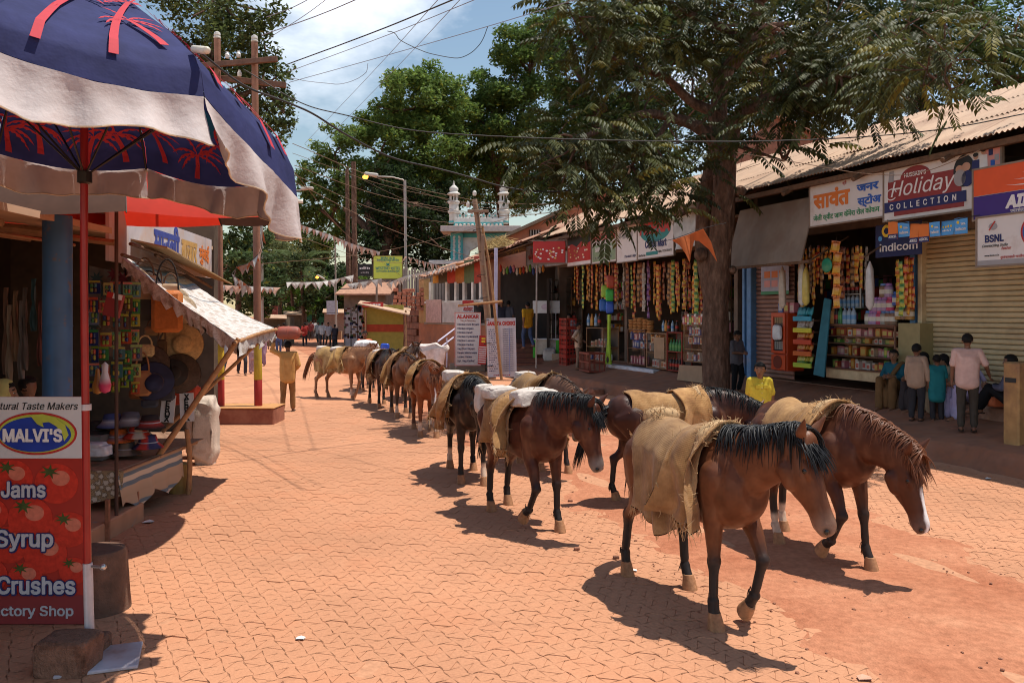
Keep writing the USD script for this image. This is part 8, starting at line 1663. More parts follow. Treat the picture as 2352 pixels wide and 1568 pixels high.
def person(label,loc,rz,height=1.65,pose=None,skin=SKIN,top=None,bottom=None,hair='short',sleeve=.55,look=(1,0,0),detail=True,woman=False,group=None,skirt=None,extra=None,hem=.86,turn=1.0,child=False,collar=False,buttons=False):
 """A clothed figure facing local +x. pose overrides joints of BASE (a 1.70 m figure); look: the way the face points."""
 J = {k: np.array(v,float) for k,v in {**BASE,**(pose or {})}.items()}; S = height / 1.70; fat = 1.10 if child else (.94 if woman else 1.0)
 for q in ('sl','sr','el','er','wl','wr'): J[q][1] *= .86 if child else (.92 if woman else .97)
 t = thing('person',label,'person',loc,rz,group); parts = []; hl_ = 1.14 if child else 1.0
 ico = 1 if detail else 0
 def bone(a,b,ra,rb): parts.append(hull_of([(J[a] if isinstance(a,str) else a,ra * fat),(J[b] if isinstance(b,str) else b,rb * fat)],ico))
 up = J['neck'] - J['pelvis']; up /= np.linalg.norm(up); side = J['sl'] - J['sr']; side /= np.linalg.norm(side); fw = np.cross(side,up)
 parts.append(hull_of([(J['hl'],.095 * fat),(J['hr'],.095 * fat),(J['pelvis'] + up * .10,.10 * fat)],1)); parts.append(hull_of([(J['pelvis'] + up * .10 + side * .05,.095 * fat),(J['pelvis'] + up * .10 - side * .05,.095 * fat),(J['chest'] + side * .075,.105 * fat),(J['chest'] - side * .075,.105 * fat)],1)); parts.append(hull_of([(J['chest'] + side * .07,.10 * fat),(J['chest'] - side * .07,.10 * fat),(J['sl'] - side * .03,.062),(J['sr'] + side * .03,.062)],1))
 bone(J['neck'] - up * .05,J['head'] - np.array([0,0,.07]),.052,.048)
 hd = np.array(look,float); hd /= np.linalg.norm(hd); hs = np.cross(UP,hd); hs /= np.linalg.norm(hs); hu = np.cross(hd,hs); C = J['head']; k = hl_
 Hp = lambda a,b,c: C + (hd * a + hs * b + hu * c) * k
 parts.append(hull_of([(Hp(-.012,0,.035),.083 * k),(Hp(.018,0,.03),.075 * k),(Hp(.03,0,-.055),.046 * k),(Hp(.048,0,-.088),.022 * k),(Hp(-.02,0,-.03),.062 * k)],2 if detail else 1))
 if detail:
  parts += [hull_of([(Hp(.088,0,.020),.009 * k),(Hp(.106,0,-.022),.011 * k),(Hp(.092,.012,-.025),.009 * k),(Hp(.092,-.012,-.025),.009 * k)],1),hull_of([(Hp(.082,.032,.032),.010 * k),(Hp(.088,.008,.030),.008 * k)],0),hull_of([(Hp(.082,-.032,.032),.010 * k),(Hp(.088,-.008,.030),.008 * k)],0),hull_of([(Hp(.083,.018,-.056),.007 * k),(Hp(.090,0,-.054),.009 * k),(Hp(.083,-.018,-.056),.007 * k)],1),hull_of([(Hp(.082,.014,-.066),.007 * k),(Hp(.087,0,-.068),.009 * k),(Hp(.082,-.014,-.066),.007 * k)],1)]
  for s in (-1,1): parts.append(hull_of([(Hp(-.005,s * .082,.02),.015 * k),(Hp(-.012,s * .084,-.012),.011 * k)],0))
 for q in 'lr':
  bone('s' + q,'e' + q,.056,.041); bone('e' + q,'w' + q,.041,.027); d = J['w' + q] - J['e' + q]
  parts.extend(hand_bones(J['w' + q],d,fw if abs(d[2]) > .3 * np.linalg.norm(d) else UP,1.0)) if detail else parts.append(hull_of([(J['w' + q],.03),(J['w' + q] + d / np.linalg.norm(d) * .10,.035)],0))
  bone('h' + q,'k' + q,.088,.058); bone('k' + q,'a' + q,.056,.036); a = J['a' + q]; fx = J.get('f' + q,np.array([1,0,0])); fx = fx / np.linalg.norm(fx)
  parts.append(hull_of([(a,.038),(a - [0,0,.045] - fx * .03,.03),(a - [0,0,.055] + fx * .12,.026),(a - [0,0,.06] + fx * .17,.02)],1))
 v,f = smooth_mesh(union(parts),.022 if detail else .06,5 if detail else 3); col = np.tile(np.asarray(skin,float),(len(v),1))
 if detail:
  lip = np.linalg.norm(v - Hp(.088,0,-.061),axis=1) < .022 * k; col[lip] = col[lip] * [1.0,.62,.62]
 obj('body',(v * S,f,col),skin_m,t,smooth=True)
 if detail:
  for s in (-1,1):
   m = MB(); m.ball(Hp(.0775,s * .032,.014),(.0095 * k,.0115 * k,.0075 * k),sub=1); o = m.out(); obj('eye',(o[0] * S,o[1]),white_eye,t,smooth=True); m = MB(); m.ball(Hp(.0845,s * .032,.013),.0062 * k,sub=1); o = m.out(); obj('iris',(o[0] * S,o[1]),eye_m,t,smooth=True)
   m = MB(); m.tube([Hp(.082,s * .014,.044),Hp(.088,s * .03,.049),Hp(.074,s * .054,.042)],.0045 * k,5); o = m.out(); obj('eyebrow',(o[0] * S,o[1]),hair_b,t)
 # hair: a cap that leaves the face free
 hr_ = ICO[3].vertices if detail else ICO[2].vertices; hf_ = ICO[3].faces if detail else ICO[2].faces
 vv = hr_ * np.array([.104,.092,.104]) * k; front = hr_[:,0]; low = hr_[:,2]; cut = np.where(front > .25,np.clip((.42 if not woman else .5) - low,0,1) * 2.2,np.where(np.abs(hr_[:,1]) > .7,np.clip(-.15 - low,0,1),np.clip((-.62 if not woman else -.75) - low,0,1)))
 vv = vv * (1 - .45 * np.clip(cut,0,1))[:,None] * (1 + .05 * (meshkit.fbm(hr_ * 7 + len(label),3,1)[:,None] - .5)); vv = C + k * .035 * hu - hd * .008 * k + vv @ np.stack([hd,hs,hu]); obj('hair',(vv * S,hf_),hair_b,t,smooth=True)
 if hair in ('plait','bun','loose'):
  m = MB()
  if hair == 'plait': m.tube([Hp(-.08,0,-.01),Hp(-.11,0,-.09),Hp(-.12,0.01,-.2),Hp(-.12,.02,-.36)],[.038,.03,.024,.008],8)
  elif hair == 'bun': m.ball(Hp(-.11,0,-.01),.045 * k,sub=2)
  else: m.tube([Hp(-.07,0,.0),Hp(-.09,0,-.10),Hp(-.10,0,-.22)],[.06,.065,.02],10)
  o = m.out(); obj('plait' if hair == 'plait' else 'hair_knot',(o[0] * S,o[1]),hair_b,t,smooth=True)
 def cloth(name,ps,material,edge=.026,amp=.026):
  v,f = smooth_mesh(union(ps),edge if detail else .07,9); wv = meshkit.fbm(v * [9,9,5] + len(label),3,5)[:,None] - .5; n = trimesh.Trimesh(v,f,process=False).vertex_normals; obj(name,((v + n * wv * amp) * S,f),material,t,smooth=True)
 h = lambda a,b,ra,rb: hull_of([(a,ra * fat),(b,rb * fat)],1)
 if top is not None:
  dn = -up; hp = J['pelvis'] + up * (hem - .92); ps = [hull_of([(hp + side * .075,.118 * fat),(hp - side * .075,.118 * fat),(J['chest'] + side * .08,.122 * fat),(J['chest'] - side * .08,.122 * fat)],1),hull_of([(J['chest'] + side * .075,.115 * fat),(J['chest'] - side * .075,.115 * fat),(J['sl'] - side * .02,.07),(J['sr'] + side * .02,.07)],1)]
  for q in 'lr':
   a,b,c = J['s' + q],J['e' + q],J['w' + q]
   if sleeve <= .6: ps.append(h(a,a + (b - a) * sleeve * 1.5,.070,.064))
   else: ps += [h(a,b,.070,.056),h(b,b + (c - b) * min(1,(sleeve - .6) * 2.6),.055,.046)]
  cloth('shirt',ps,top)
  if collar:
   m = MB(); c0 = J['neck'] - up * .035
   for s in (-1,1): P = np.array([[c0 + fw * (.065 - .11 * q) + side * s * (.028 + .045 * math.sin(q * 2.6)) + up * (.022 + .012 * q),c0 + fw * (.10 - .16 * q) + side * s * (.045 + .065 * math.sin(q * 2.6)) + up * (-.022)] for q in np.linspace(0,1,7)]); vq,fq = slab(P,np.array([0,0,-.006])); m.add(vq,fq)
   o = m.out(); obj('collar',(o[0] * S,o[1]),top,t)
  if buttons:
   for q in range(4): m = MB(); m.ball(J['chest'] + fw * (.125 * fat) + up * (.10 - .09 * q),(.007,.007,.007)); o = m.out(); obj('button',(o[0] * S,o[1]),white_eye,t)
   for s in (-1,1): m = MB(); pc = J['chest'] + fw * .118 * fat + side * s * .07 + up * .04; Mx_ = np.column_stack([fw,side,up]); vq,fq = cbox((-.006,-.035,-.04),(.012,.035,.03),.004); obj('pocket',(xf(vq,Mx_,pc) * S,fq),top,t)
 if bottom is not None:
  ps = [hull_of([(J['hl'],.105 * fat),(J['hr'],.105 * fat),(J['pelvis'] + up * .07,.108 * fat)],1)]
  for q in 'lr': ps += [h(J['h' + q],J['k' + q],.100,.072),h(J['k' + q],J['a' + q] + (J['k' + q] - J['a' + q]) * .06,.070,.060)]
  cloth('trousers',ps,bottom)
 if skirt is not None:
  a = (J['al'] + J['ar']) / 2; ps = [hull_of([(J['hl'],.125),(J['hr'],.125)],1)] + [h(J['h' + q],J['k' + q],.12,.095) for q in 'lr'] + [h(J['k' + q],J['a' + q] + [0,0,.02],.095,.085) for q in 'lr'] + [hull_of([((J['hl'] + J['hr']) / 2 * .4 + (J['kl'] + J['kr']) / 2 * .6,.07),((J['kl'] + J['kr']) / 2 * .6 + a * .4,.06),(a + [-.02,0,.03],.05)],1)]; cloth('skirt',ps,skirt,amp=.05)
  if hem > .9: m = MB(); m.tube(catmull([J['sl'] - up * .16 - fw * .14,J['sl'] + up * .055,J['chest'] + fw * .15 + side * .04,J['pelvis'] + fw * .17 - side * .10 + up * .08,J['pelvis'] - side * .19 + up * .02],5),.045,8); o = m.out(); obj('shawl',((o[0] * S),o[1]),skirt,t,smooth=True)
 if detail:
  for q in 'lr':
   a = J['a' + q]; fx = J.get('f' + q,np.array([1.0,0,0])); fx = fx / np.linalg.norm(fx); sx = np.cross(UP,fx); M_ = np.column_stack([fx,sx,UP]); vq,fq = cbox((-.075,-.045,-.085),(.20,.045,-.068),.008); obj('sandal',(xf(vq,M_,a) * S,fq),paint((.05,.03,.02),.8),t)
 if extra: extra(t,J,S)
 return t
fab = lambda n,c=None,**k: mat('cloth_' + n,c,.88,.10,10.,bump=.25,bscale=40.,spec=.12,**k)
WALK = dict(kl=(.16,.10,.52),al=(.10,.10,.085),kr=(-.02,-.10,.50),ar=(-.26,-.10,.16),el=(-.14,.25,1.14),wl=(-.12,.26,.90),er=(.10,-.25,1.15),wr=(.24,-.24,.95))
FACE_CAM = -math.pi / 2
# the porter with the gas cylinder on his head
p = G(661,945); kh = fab('khaki',(.56,.30,.10)); kt = fab('khaki_dark',(.27,.14,.055))
person('man in khaki seen from behind, steadying a red gas cylinder on his head',p,math.radians(97),1.60,dict(al=(-.10,.11,.085),kl=(.02,.11,.50),ar=(.10,-.11,.085),kr=(.08,-.10,.50),el=(.02,.40,1.50),wl=(.04,.33,1.74),er=(.0,-.27,1.14),wr=(.14,-.17,1.0)),SKIN2,kh,kt,sleeve=.85,hem=.80,collar=True)
gc = thing('gas_cylinder','rust red gas cylinder lying on the porter head','gas cylinder',p + [.02,0,1.665],rz=.05); cyl = mat('cylinder_red',(.36,.075,.045),.6,.18,8.,dirt=(.22,.10,.08)); m = MB(); m.lathe([(0,-.27),(.07,-.265),(.125,-.235),(.15,-.18),(.152,-.02),(.157,-.015),(.157,.015),(.152,.02),(.15,.18),(.125,.235),(.07,.265),(0,.27)],26,M=roty(math.pi / 2)); o = m.out(); obj('body',(o[0] + [0,0,.15],o[1]),cyl,gc,split=35)
m = MB(); m.tube([(.26,.1,.15),(.33,.1,.15),(.33,-.1,.15),(.26,-.1,.15)],.012,6); m.tube([(.27,0,.15),(.31,0,.15)],.025,8); obj('valve_guard',m,cyl,gc); m = MB(); m.lathe([(.11,0),(.12,.0),(.12,.04),(.11,.04)],20,M=roty(math.pi / 2),t=(-.31,0,.15)); obj('foot_ring',m,cyl,gc)
# boy in yellow between the horses
b = A(1745,HY,12.9) * [1,1,0]; person('boy in a yellow school shirt standing between the horses, looking left',b,FACE_CAM,1.46,dict(el=(.0,.26,1.13),wl=(.04,.24,.90)),(.24,.11,.055),fab('yellow',(.62,.47,.05)),fab('grey_trouser',(.10,.09,.09)),look=(1,-.45,-.08),sleeve=.5,child=True,collar=True,buttons=True)
# boy reading behind the trunk
b = K(KS(1692,1.05),1.05,.40); person('boy in a dark patterned shirt and black trousers looking down beside the tree trunk',b,math.radians(-60),1.42,dict(el=(.06,.22,1.14),wl=(.28,.10,1.12),er=(.06,-.22,1.14),wr=(.28,-.06,1.12),kl=(.12,.09,.50)),SKIN2,fab('dark_print',(.10,.09,.10)),fab('black',(.012,.012,.014)),look=(1,0,-.55),child=True)
# schoolboys and little girl before the ledge
def facing(to,at): d = np.asarray(to)[:2] - np.asarray(at)[:2]; return math.atan2(d[1],d[0])
s1 = K(KS(2105,.95),.95,.395); tgt = K(KS(2130,1.7),1.7,0)
person('small boy in a fawn jacket with writing across the back facing the seated women',s1,facing(tgt,s1) - .15,1.30,dict(er=(-.02,-.28,1.14),wr=(.0,-.30,.88)),SKIN2,fab('fawn',(.36,.24,.165)),fab('charcoal',(.035,.032,.035)),sleeve=.9,hem=.84,child=True)
s3 = K(KS(2152,1.15),1.15,.40); person('little girl in a teal tunic half hidden behind the fawn jacketed boy',s3,facing(tgt,s3),1.12,None,SKIN2,fab('teal',(.02,.16,.17)),fab('charcoal',(.035,.032,.035)),hem=.62,child=True,woman=True)
s2 = K(KS(2222,.72),.72,.39); person('taller schoolboy in a pale pink shirt with a dark pocket patch, seen from behind',s2,facing(K(KS(2190,1.9),1.9,0),s2) - .1,1.52,dict(er=(.02,-.30,1.16),wr=(.22,-.36,.98),el=(.0,.24,1.14)),SKIN2,fab('pink_white',(.56,.36,.30)),fab('olive_trouser',(.055,.045,.035)),hem=.84)
# seated women on the ledge
SIT = dict(pelvis=(0,0,.12),chest=(.05,0,.45),neck=(.07,0,.62),head=(.10,0,.77),sl=(.06,.17,.58),sr=(.06,-.17,.58),el=(.16,.22,.36),er=(.16,-.22,.36),wl=(.40,.10,.38),wr=(.40,-.06,.36),hl=(.02,.09,.12),hr=(.02,-.09,.12),kl=(.40,.13,.30),kr=(.40,-.13,.30),al=(.42,.12,-.23),ar=(.46,-.12,-.23))
for px,w,lab,c1,c2,hair,look,hh in [(2058,1.72,'woman in a teal and brown sari squatting at the left end of the ledge',(.02,.10,.13),(.16,.085,.035),'bun',(1,.1,-.1),1.62),(2132,1.80,'woman with a plait sitting behind the fawn jacketed boy',(.03,.24,.17),(.05,.04,.04),'plait',(.5,-.8,0),1.58),(2178,1.82,'young woman in beige resting her chin on her hand on the ledge',(.34,.27,.18),(.30,.22,.14),'plait',(.5,-.8,0),1.55),(2238,1.72,'young woman in lilac with a ponytail sitting behind the taller schoolboy',(.40,.36,.50),(.38,.34,.50),'plait',(.4,-.9,0),1.55)]:
 b = K(KS(px,w),w,.715); person(lab,b,math.atan2(-KN[1],-KN[0]) + (.35 if px < 2100 else -.3),hh,{**SIT,**(dict(wl=(.24,.06,.62),el=(.30,.16,.40)) if px == 2178 else {})},SKIN,fab(f'top{px}',c1),None,hair,.8,look=look,woman=True,skirt=fab(f'skirt{px}',c2),hem=.92)
b = K(KS(2336,1.45),1.45,.715); person('man in a dark striped shirt sitting at the right edge, seen in profile',b,math.atan2(-KD[1],-KD[0]) + math.pi + .35,1.68,{**SIT,'al': (.60,.14,-.02),'ar': (.60,-.10,-.02),'kl': (.36,.16,.36),'kr': (.36,-.12,.36)},SKIN2,fab('striped_dark',(.09,.09,.13)),fab('black',(.012,.012,.014)),sleeve=.9)
v,f = rough_stone((.26,.22,.18),91,2); obj('bundle',(v + K(KS(2290,1.5),1.5,.82),f),fab('orange_white',(.55,.16,.07)),smooth=True,label='orange and white cloth bundle beside the seated man',cat='bundle')
cp_ = thing('post','short ochre painted concrete post at the right edge of the ledge','post',K(KS(2336,.62),.62,.38),M=np.column_stack([KN,KD,UP])); obj('shaft',MB().box((-.13,-.13,-.1),(.13,.13,1.16),None,.02),mat('ochre_post_paint',(.36,.20,.075),.7,.2,5.,dirt=(.16,.08,.05)),cp_); obj('dark_mark',MB().box((-.134,-.09,.86),(-.131,.09,.93)),INK['black'],cp_)
# restaurant and bakery figures
b = A(1212,HY,30.2) * [1,1,0] + [0,0,.98]; person('man in a mustard shirt and jeans climbing the restaurant steps',b,math.radians(120),1.68,WALK,SKIN2,fab('mustard',(.48,.25,.02)),fab('jeans',(.05,.08,.16)))
b = K(KS(1328,.9),.9,.40); person('boy in a cream shirt standing with a hand on his hip by the red crates',b,math.radians(-20),1.52,dict(er=(-.12,-.36,1.18),wr=(.04,-.16,1.0),el=(.02,.22,1.14),wl=(.20,.10,1.05)),SKIN2,fab('cream',(.46,.34,.25)),fab('grey_brown',(.20,.14,.10)))
b = K(KS(1322,2.1),2.1,.70); person('shopkeeper in a grey shirt bending behind the bakery counter',b,math.radians(200),1.62,dict(chest=(.10,0,1.24),neck=(.20,0,1.38),head=(.27,0,1.50),sl=(.16,.18,1.34),sr=(.16,-.18,1.34)),SKIN2,fab('grey_shirt',(.16,.15,.17)),fab('black',(.012,.012,.014)),detail=False)
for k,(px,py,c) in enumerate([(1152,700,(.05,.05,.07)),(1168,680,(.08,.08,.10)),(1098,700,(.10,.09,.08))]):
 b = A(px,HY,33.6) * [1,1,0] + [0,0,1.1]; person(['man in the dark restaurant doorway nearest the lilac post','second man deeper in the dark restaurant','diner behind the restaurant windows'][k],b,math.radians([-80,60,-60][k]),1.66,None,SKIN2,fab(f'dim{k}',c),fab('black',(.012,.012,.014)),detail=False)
# man behind the last horses
b = A(838,HY,26.5) * [1,1,0]; person('horseman in an orange shirt walking behind the last horses',b,FACE_CAM,1.68,None,SKIN2,fab('orange',(.58,.14,.06)),fab('charcoal',(.035,.032,.035)),collar=True)
# women in the left stall
b = A(8,1050,7.0) * [1,1,0] + [0,0,.16]
def scarf(t,J,S):
 m = MB(); c = J['head']; v = ICO[3].vertices * [.118,.110,.135]; keep = ICO[3].vertices; v = v * np.where((keep[:,0] > .55) & (np.abs(keep[:,2]) < .75),.80,1.0)[:,None]; m.add(v + c + [-.012,0,.02],ICO[3].faces); m.tube([c + [-.05,0,-.08],c + [-.06,.02,-.25],c + [-.03,.05,-.45]],[.09,.15,.18],12); o = m.out(); obj('headscarf',(o[0] * S,o[1]),fab('pale_yellow',(.42,.36,.13)),t,smooth=True)
person('woman in a pale yellow headscarf in the shade at the left edge',b,0.3,1.50,None,SKIN,fab('pale_yellow',(.42,.36,.13)),None,'none',.9,woman=True,skirt=fab('pale_yellow'),hem=.62,extra=scarf)
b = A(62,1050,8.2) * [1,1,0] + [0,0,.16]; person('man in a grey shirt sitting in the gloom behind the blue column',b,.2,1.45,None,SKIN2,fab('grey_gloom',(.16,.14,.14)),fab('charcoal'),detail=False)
# strollers on the left pavement and the far crowd
CROWD = [(470,868,(.60,.36,.48),(.58,.36,.50),'woman in a pink tunic with a red shawl walking behind the first striped pole',True),(512,868 - 8,(.30,.30,.32),(.03,.03,.035),'man in grey half hidden by the left striped pole',False),(556,862,(.16,.22,.26),(.04,.035,.04),'man in a blue grey shirt between the striped poles',False),(582,858,(.42,.28,.30),(.40,.26,.28),'woman in a patterned pinkish sari between the striped poles',True),(604,840,(.28,.16,.20),(.26,.15,.2),'woman in mauve just left of the right striped pole',True),(492,826,(.10,.12,.25),(.09,.1,.2),'child in dark blue behind the left striped pole',True),(640,815,(.07,.10,.22),(.06,.08,.16),'man in dark blue right of the right striped pole',False),(700,800 - 4,(.30,.035,.03),(.03,.03,.04),'man in red far up the street',False),(731,790,(.45,.43,.42),(.10,.09,.09),'man in a pale shirt third from the right in the far group',False),(740,793,(.55,.54,.56),(.05,.05,.06),'man in a white shirt in the far group',False),(754,797,(.48,.50,.56),(.05,.045,.04),'man in a pale blue shirt nearest in the far group',False),(769,798,(.05,.05,.07),(.03,.03,.035),'woman in black at the right of the far group',True),(714,782,(.16,.04,.04),(.05,.04,.04),'man in maroon left of the far group',False),(722,778,(.52,.50,.50),(.12,.1,.1),'person in white among the distant crowd',False),(684,772,(.50,.48,.48),(.10,.14,.25),'man in white shirt and jeans walking up the middle of the far road',False),(745,776,(.55,.52,.5),(.2,.1,.1),'person in cream beyond the far group',False),(664,775,(.3,.05,.05),(.1,.05,.05),'person in dark red beyond the gas cylinder',False),(652,800,(.20,.2,.24),(.05,.05,.06),'man in slate grey near the right striped pole',False),(760,774,(.5,.08,.07),(.3,.05,.05),'person in bright red at the far right of the crowd',True),(706,772,(.4,.35,.3),(.1,.1,.1),'person in tan in the far distance',False)]
for k,(px,py,c1,c2,lab,w) in enumerate(CROWD):
 b = G(px,py); tall = 1.05 if 'child' in lab else (1.52 if w else 1.64); person(lab,b,[FACE_CAM,math.pi / 2,FACE_CAM + .5,math.pi / 2 + .3][k % 4],tall,WALK if k % 3 else None,SKIN2,fab(f'crowd{k}a',c1),None if w else fab(f'crowd{k}b',c2),'bun' if w else 'short',.55,detail=b[1] < 33 and k < 5,woman=w,skirt=fab(f'crowd{k}b',c2) if w else None,hem=.66 if w else .86)
m = MB(); v,f = rough_stone((.22,.16,.55),95,2); obj('shawl',(v * [1,1,1] + G(470,868) + [-.20,-.16,.78],f),fab('red_shawl',(.55,.04,.03)),smooth=True,label='red shawl hanging at the side of the pink woman',cat='shawl')
# ================================================================ poles, lamps, cables, bunting
steel = mat('lamp_steel',(.34,.30,.27),.45,.12,4.,metal=.3); lampglow = usdkit.material(stage,'/World/Looks/lamp_glow',{'e': ('emission',{'color': (1.0,.42,.06),'strength': 3.0})},[],surface='e.emission')
def street_lamp(label,px,ytop,Y,hx,hy,lit=True,r=.07):
 t = thing('street_lamp',label,'street lamp'); base = A(px + 4,HY,Y) * [1,1,0]; top = A(px,ytop,Y); m = MB(); m.tube([base,(base + top) / 2,top],[r * 1.25,r * 1.1,r],12); obj('pole',m,steel,t,smooth=True); h = A(hx,hy,Y - .4)
 for q in (.33,.66): m = MB(); c = base + (top - base) * q; m.tube([c - [0,0,.05],c + [0,0,.05]],r * 1.35,12); obj('collar',m,steel,t)
 m = MB(); m.tube([top - [0,0,.1],top + [-.1,0,.02],(top + h) / 2 + [0,0,.08],h],.04,8); obj('arm',m,steel,t,smooth=True); d = (h - top) / np.linalg.norm(h - top); M_ = np.column_stack([d,np.cross(UP,d),np.cross(d,np.cross(UP,d))]); obj('lamp_head',MB().box((-.62,-.16,-.02),(.12,.16,.16),None,.05,M_,h + d * .62),whitew,t)
 if lit: m = MB(); m.ball(h + d * .62 + [-.05,0,-.10],(.16,.12,.12)); obj('lamp',m,lampglow,t,smooth=True)
 return t
street_lamp('tall steel street lamp with a glowing orange lamp over the middle of the street',930,414,45,868,406); street_lamp('slim distant street lamp glowing orange against the trees',769,505,72,752,500,r=.06); street_lamp('low far street lamp arm left of the two tall trunks',768,655,74,744,642,True,.05); street_lamp('unlit white street lamp arm sticking out behind the umbrella',600,445,50,692,437,False)
ut = thing('utility_pole','leaning wooden pole with a short cross-arm and bamboo splints beside the price banner','utility pole'); wp_ = mat('grey_wood_pole',(.25,.155,.10),.85,.2,6.,bump=.4)
m = MB(); limb(m,[A(1131,872,28.8),A(1118,700,28.8),A(1104,560,28.8),A(1090,458,28.8)],.135,.085,12,4); obj('shaft',m,wp_,ut,smooth=True); m = MB(); limb(m,[A(1152,872,28.5),A(1128,640,28.6),A(1108,520,28.7)],.05,.04,8,3); obj('splint',m,bamboo,ut,smooth=True)
obj('cross_arm',MB().box(A(1074,489,28.75),A(1122,481,28.65),None,.01),wp_,ut); m = MB(); m.tube([A(1052,702,28.4),A(1154,692,28.4)],.045,7); obj('lashed_bar',m,bamboo,ut); obj('board',MB().box(A(1105,610,28.5) + [0,0,0],A(1113,540,28.6),None,.005),wp_,ut)
for px,py in ((1075,476),(1090,450)): m = MB(); m.lathe([(.03,0),(.06,.03),(.07,.12),(.04,.18),(0,.2)],10,t=A(px,py,28.7)); obj('insulator',m,mat('porcelain'),ut)
for k in range(7): p = A(1096 + k * 5,530 + k * 52,28.7); m = MB(); a = np.linspace(0,2 * math.pi,14); m.tube([p + [.15 * math.cos(q),.15 * math.sin(q),.02 * q - .06] for q in a],.012,4); obj('binding',m,cord_m,ut)
for k,(px,y0,Y,r) in enumerate([(797,388,55,.13),(812,372,53,.15)]): t = thing('tall_pole',['slimmer dark tall pole left of its pair in front of the central trees','thicker dark tall pole right of its pair'][k],'utility pole'); m = MB(); limb(m,[A(px + 6,HY,Y) * [1,1,0],A(px + 3,600,Y),A(px,y0,Y)],r * 1.4,r,10,4,.2); obj('shaft',m,bark_m,t,smooth=True)
# cables
cabm = mat('cable_black',(.035,.03,.028),.6); cabr = mat('cable_dusty',(.20,.12,.075),.75); cabv = mat('cable_grey',(.20,.19,.22),.6)
def cable(label,pts,r,m_,sag=0.0,name='cable'):
 p = catmull([A(*q) for q in pts],9); t_ = np.linspace(0,1,len(p)); p[:,2] -= sag * 4 * t_ * (1 - t_); p += .012 * (np.stack([meshkit.fbm(np.column_stack([t_ * 14,t_ * 0 + k,t_ * 0 + len(label)]),2,k) for k in range(3)],1) - .5) * (1 if len(pts) > 3 else .3)
 m = MB(); m.tube(p,r,5); return obj(name,m,m_,smooth=True,label=label,cat='cable')
cable('thick black cable swooping from the umbrella edge to the roadside tree',[(440,100,9.5),(470,128,10),(560,196,11),(662,236,12),(720,262,12.4),(800,312,13),(900,362,13.8),(1000,386,14.5),(1080,408,15),(1180,434,15.8),(1280,440,16.6),(1400,424,17.5),(1560,396,18.6)],.016,cabm)
cable('thin dark cable crossing the whole view in front of the trunk',[(560,160,14),(690,236,14),(800,266,14),(950,300,14.2),(1150,314,14.4),(1400,322,14.6),(1640,325,14.6),(1850,322,14.4),(2050,310,14),(2200,292,13.5),(2352,262,13),(2450,240,12.8)],.010,cabm)
for k,(a,b,rr_,lab) in enumerate([((655,150,17.2),(1075,-14,11),.011,'thick grey overhead line climbing from the double pole to the top edge'),((660,166,17.4),(1110,-8,11.2),.006,'thin overhead line just below the thick grey one'),((664,190,17.3),(1420,-30,11),.006,'lowest thin overhead line crossing the cloud'),((600,82,17.3),(850,-14,12),.009,'short overhead line leaving the top of the right pole'),((612,40,17.3),(726,-10,13),.007,'topmost overhead line beside the hanging tree'),((700,330,40),(1015,-10,14),.007,'steep faint line rising to the top edge, left of its pair'),((740,330,40),(1075,-20,14),.007,'steep faint line rising to the top edge, right of its pair'),((620,86,17.3),(770,-16,13),.006,'second short overhead line leaving the right pole')]): cable(lab,[a,tuple((np.array(a) + np.array(b)) / 2 + [0,4,0]),b],rr_,cabv if k != 0 else cabm,.0,'overhead_line')
cable('loop of thin wire hanging between two overhead lines under the cloud',[(890,72,13),(905,76,13),(925,96,13),(985,122,13),(1058,133,13),(1100,105,13),(1120,62,13)],.006,cabm); cable('smaller loop of thin wire left of the bigger loop',[(668,180,15),(730,190,15),(790,192,15),(838,170,15),(845,146,15)],.005,cabv)
wr2 = np.random.default_rng(19)
FANS = [((672,330,22),(1095,462,28.7)),((672,352,22),(1096,470,28.7)),((676,380,23),(1080,488,28.7)),((672,400,23),(1100,520,28.7)),((680,420,24),(1110,600,28.6)),((676,540,26),(1075,598,28.6)),((930,430,44),(1240,480,33)),((930,470,44),(1400,468,30)),((797,395,54),(1100,500,28.7)),((1095,465,28.7),(1560,420,20)),((1100,500,28.7),(1480,452,21)),((560,610,26),(1240,480,29)),((672,390,23),(930,640,44))]
for k,(a,b) in enumerate(FANS): mid_ = tuple((np.array(a) + np.array(b)) / 2 + [0,wr2.uniform(8,34),0]); cable(f'{ORD[k]} dusty brown service wire from the top, fanning out above the far street',[a,mid_,b],wr2.uniform(.006,.010),cabr,0.0,'service_wire')
cable('pale rope hanging from the roadside tree past the tin roof',[(1690,350,16),(1820,372,14),(2000,400,13),(2120,395,13),(2250,345,12.5)],.006,cabr)
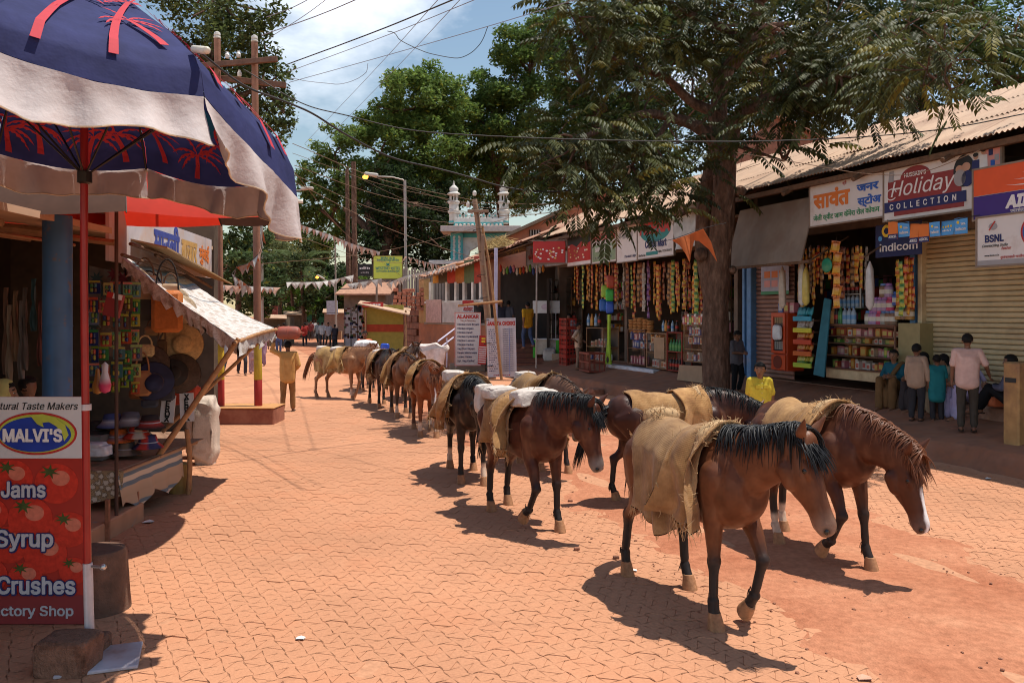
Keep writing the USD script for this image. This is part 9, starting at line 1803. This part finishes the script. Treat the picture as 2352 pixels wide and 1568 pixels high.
# bunting
orange_f,white_f,pink_f = mat('bunting_orange',(.60,.20,.08),.8,.1,8.,trans=.3),mat('bunting_white',(.62,.58,.54),.8,.08,8.,trans=.3),mat('bunting_pink',(.58,.36,.27),.8,.1,8.,trans=.3)
def bunting(label,pts,n,sz,ms,seed):
 t = thing('bunting',label,'bunting'); p = catmull([A(*q) for q in pts],10); L = np.concatenate([[0],np.cumsum(np.linalg.norm(np.diff(p,axis=0),axis=1))]); m = MB(); m.tube(p,.006,4); obj('cord',m,cord_m,t); r = np.random.default_rng(seed)
 for k in range(n):
  s = (k + .5) / n * L[-1]; c = np.array([np.interp(s,L,p[:,q]) for q in range(3)]); i = min(np.searchsorted(L,s),len(p) - 1); d = p[i] - p[max(i - 1,0)]; d /= np.linalg.norm(d) + 1e-9; w = sz * r.uniform(.8,1.15); h = w * r.uniform(1.0,1.4); o = np.array([r.normal(0,.25) * h,r.normal(0,.3) * h,-h * r.uniform(.7,1)]); tip = c + o
  v = np.array([c - d * w / 2,c + d * w / 2,tip,c + (o * .5) + np.cross(d,UP) * w * .08]); v = np.vstack([v,v + np.cross(d,UP) * .003]); obj('pennant',(v,[[0,1,3],[1,2,3],[2,0,3],[5,4,7],[6,5,7],[4,6,7]]),ms[k % len(ms)],t)
bunting('string of white pennants crossing behind the double pole',[(470,652,27),(540,656,27),(640,660,27.5)],22,.26,[white_f,pink_f],1); bunting('string of white pennants high between the poles and the trees',[(660,648,34),(740,646,35),(810,632,36)],17,.30,[white_f],2); bunting('string of white pennants under the yellow billboard',[(800,652,40),(838,646,40),(872,640,40)],10,.34,[white_f],3); bunting('string of white pennants from the billboard to the tiled roof',[(888,652,39),(930,634,38),(990,622,36),(1046,606,34)],24,.30,[white_f],4); bunting('dense pinkish string of pennants above the billboard slanting down right',[(688,515,50),(760,540,48),(810,560,46),(872,578,44)],26,.42,[pink_f,white_f],5); bunting('pinkish string of pennants running from the lamp post to the tiled roof',[(930,588,44),(980,602,41),(1040,618,37)],18,.36,[pink_f,white_f],6); bunting('orange pennants tangled round the right pole of the double pole',[(604,528,16.9),(602,556,16.9),(596,580,16.8),(570,604,16.8),(544,614,16.7),(540,634,16.7),(556,646,16.7),(572,658,16.8)],22,.20,[pink_f,orange_f,white_f],7)
# swallow-tailed orange flag by the trunk, and a small red one at the umbrella
def flag(label,pts,Y,m_,name='flag'):
 t = thing(name,label,'flag'); from_ = [((x - CX) * Y / F,EYE - (y - HY) * Y / F) for x,y in pts]; from shapely.geometry import Polygon
 vv,ff = trimesh.creation.triangulate_polygon(Polygon(from_),engine='earcut'); tm_ = trimesh.Trimesh(np.column_stack([vv,np.zeros(len(vv))]),ff,process=False).subdivide_to_size(.07); q = np.asarray(tm_.vertices); P = np.column_stack([q[:,0],Y + .05 * np.sin(q[:,0] * 11 + q[:,1] * 4),q[:,1]]); f_ = np.asarray(tm_.faces); obj('cloth',(np.vstack([P,P + [0,.004,0]]),np.vstack([f_,f_[:,::-1] + len(P)])),m_,t,smooth=False)
 return t
saff = mat('saffron_cloth',(.62,.17,.05),.8,.12,5.,bump=.3,bscale=10.,trans=.3); flag('swallow-tailed orange flag hanging in front of the trunk',[(1543,552),(1578,540),(1614,526),(1632,556),(1646,602),(1628,574),(1606,553),(1596,552),(1589,576),(1583,604),(1574,584),(1560,564)],15.5,saff); flag('small red orange pennant hanging from the umbrella rim',[(660,486),(668,455),(672,480),(669,512)],5.75,saff)
cable('cord carrying the orange flag',[(1500,556,15.6),(1543,550,15.5),(1614,525,15.5),(1668,512,15.4)],.006,cabm)
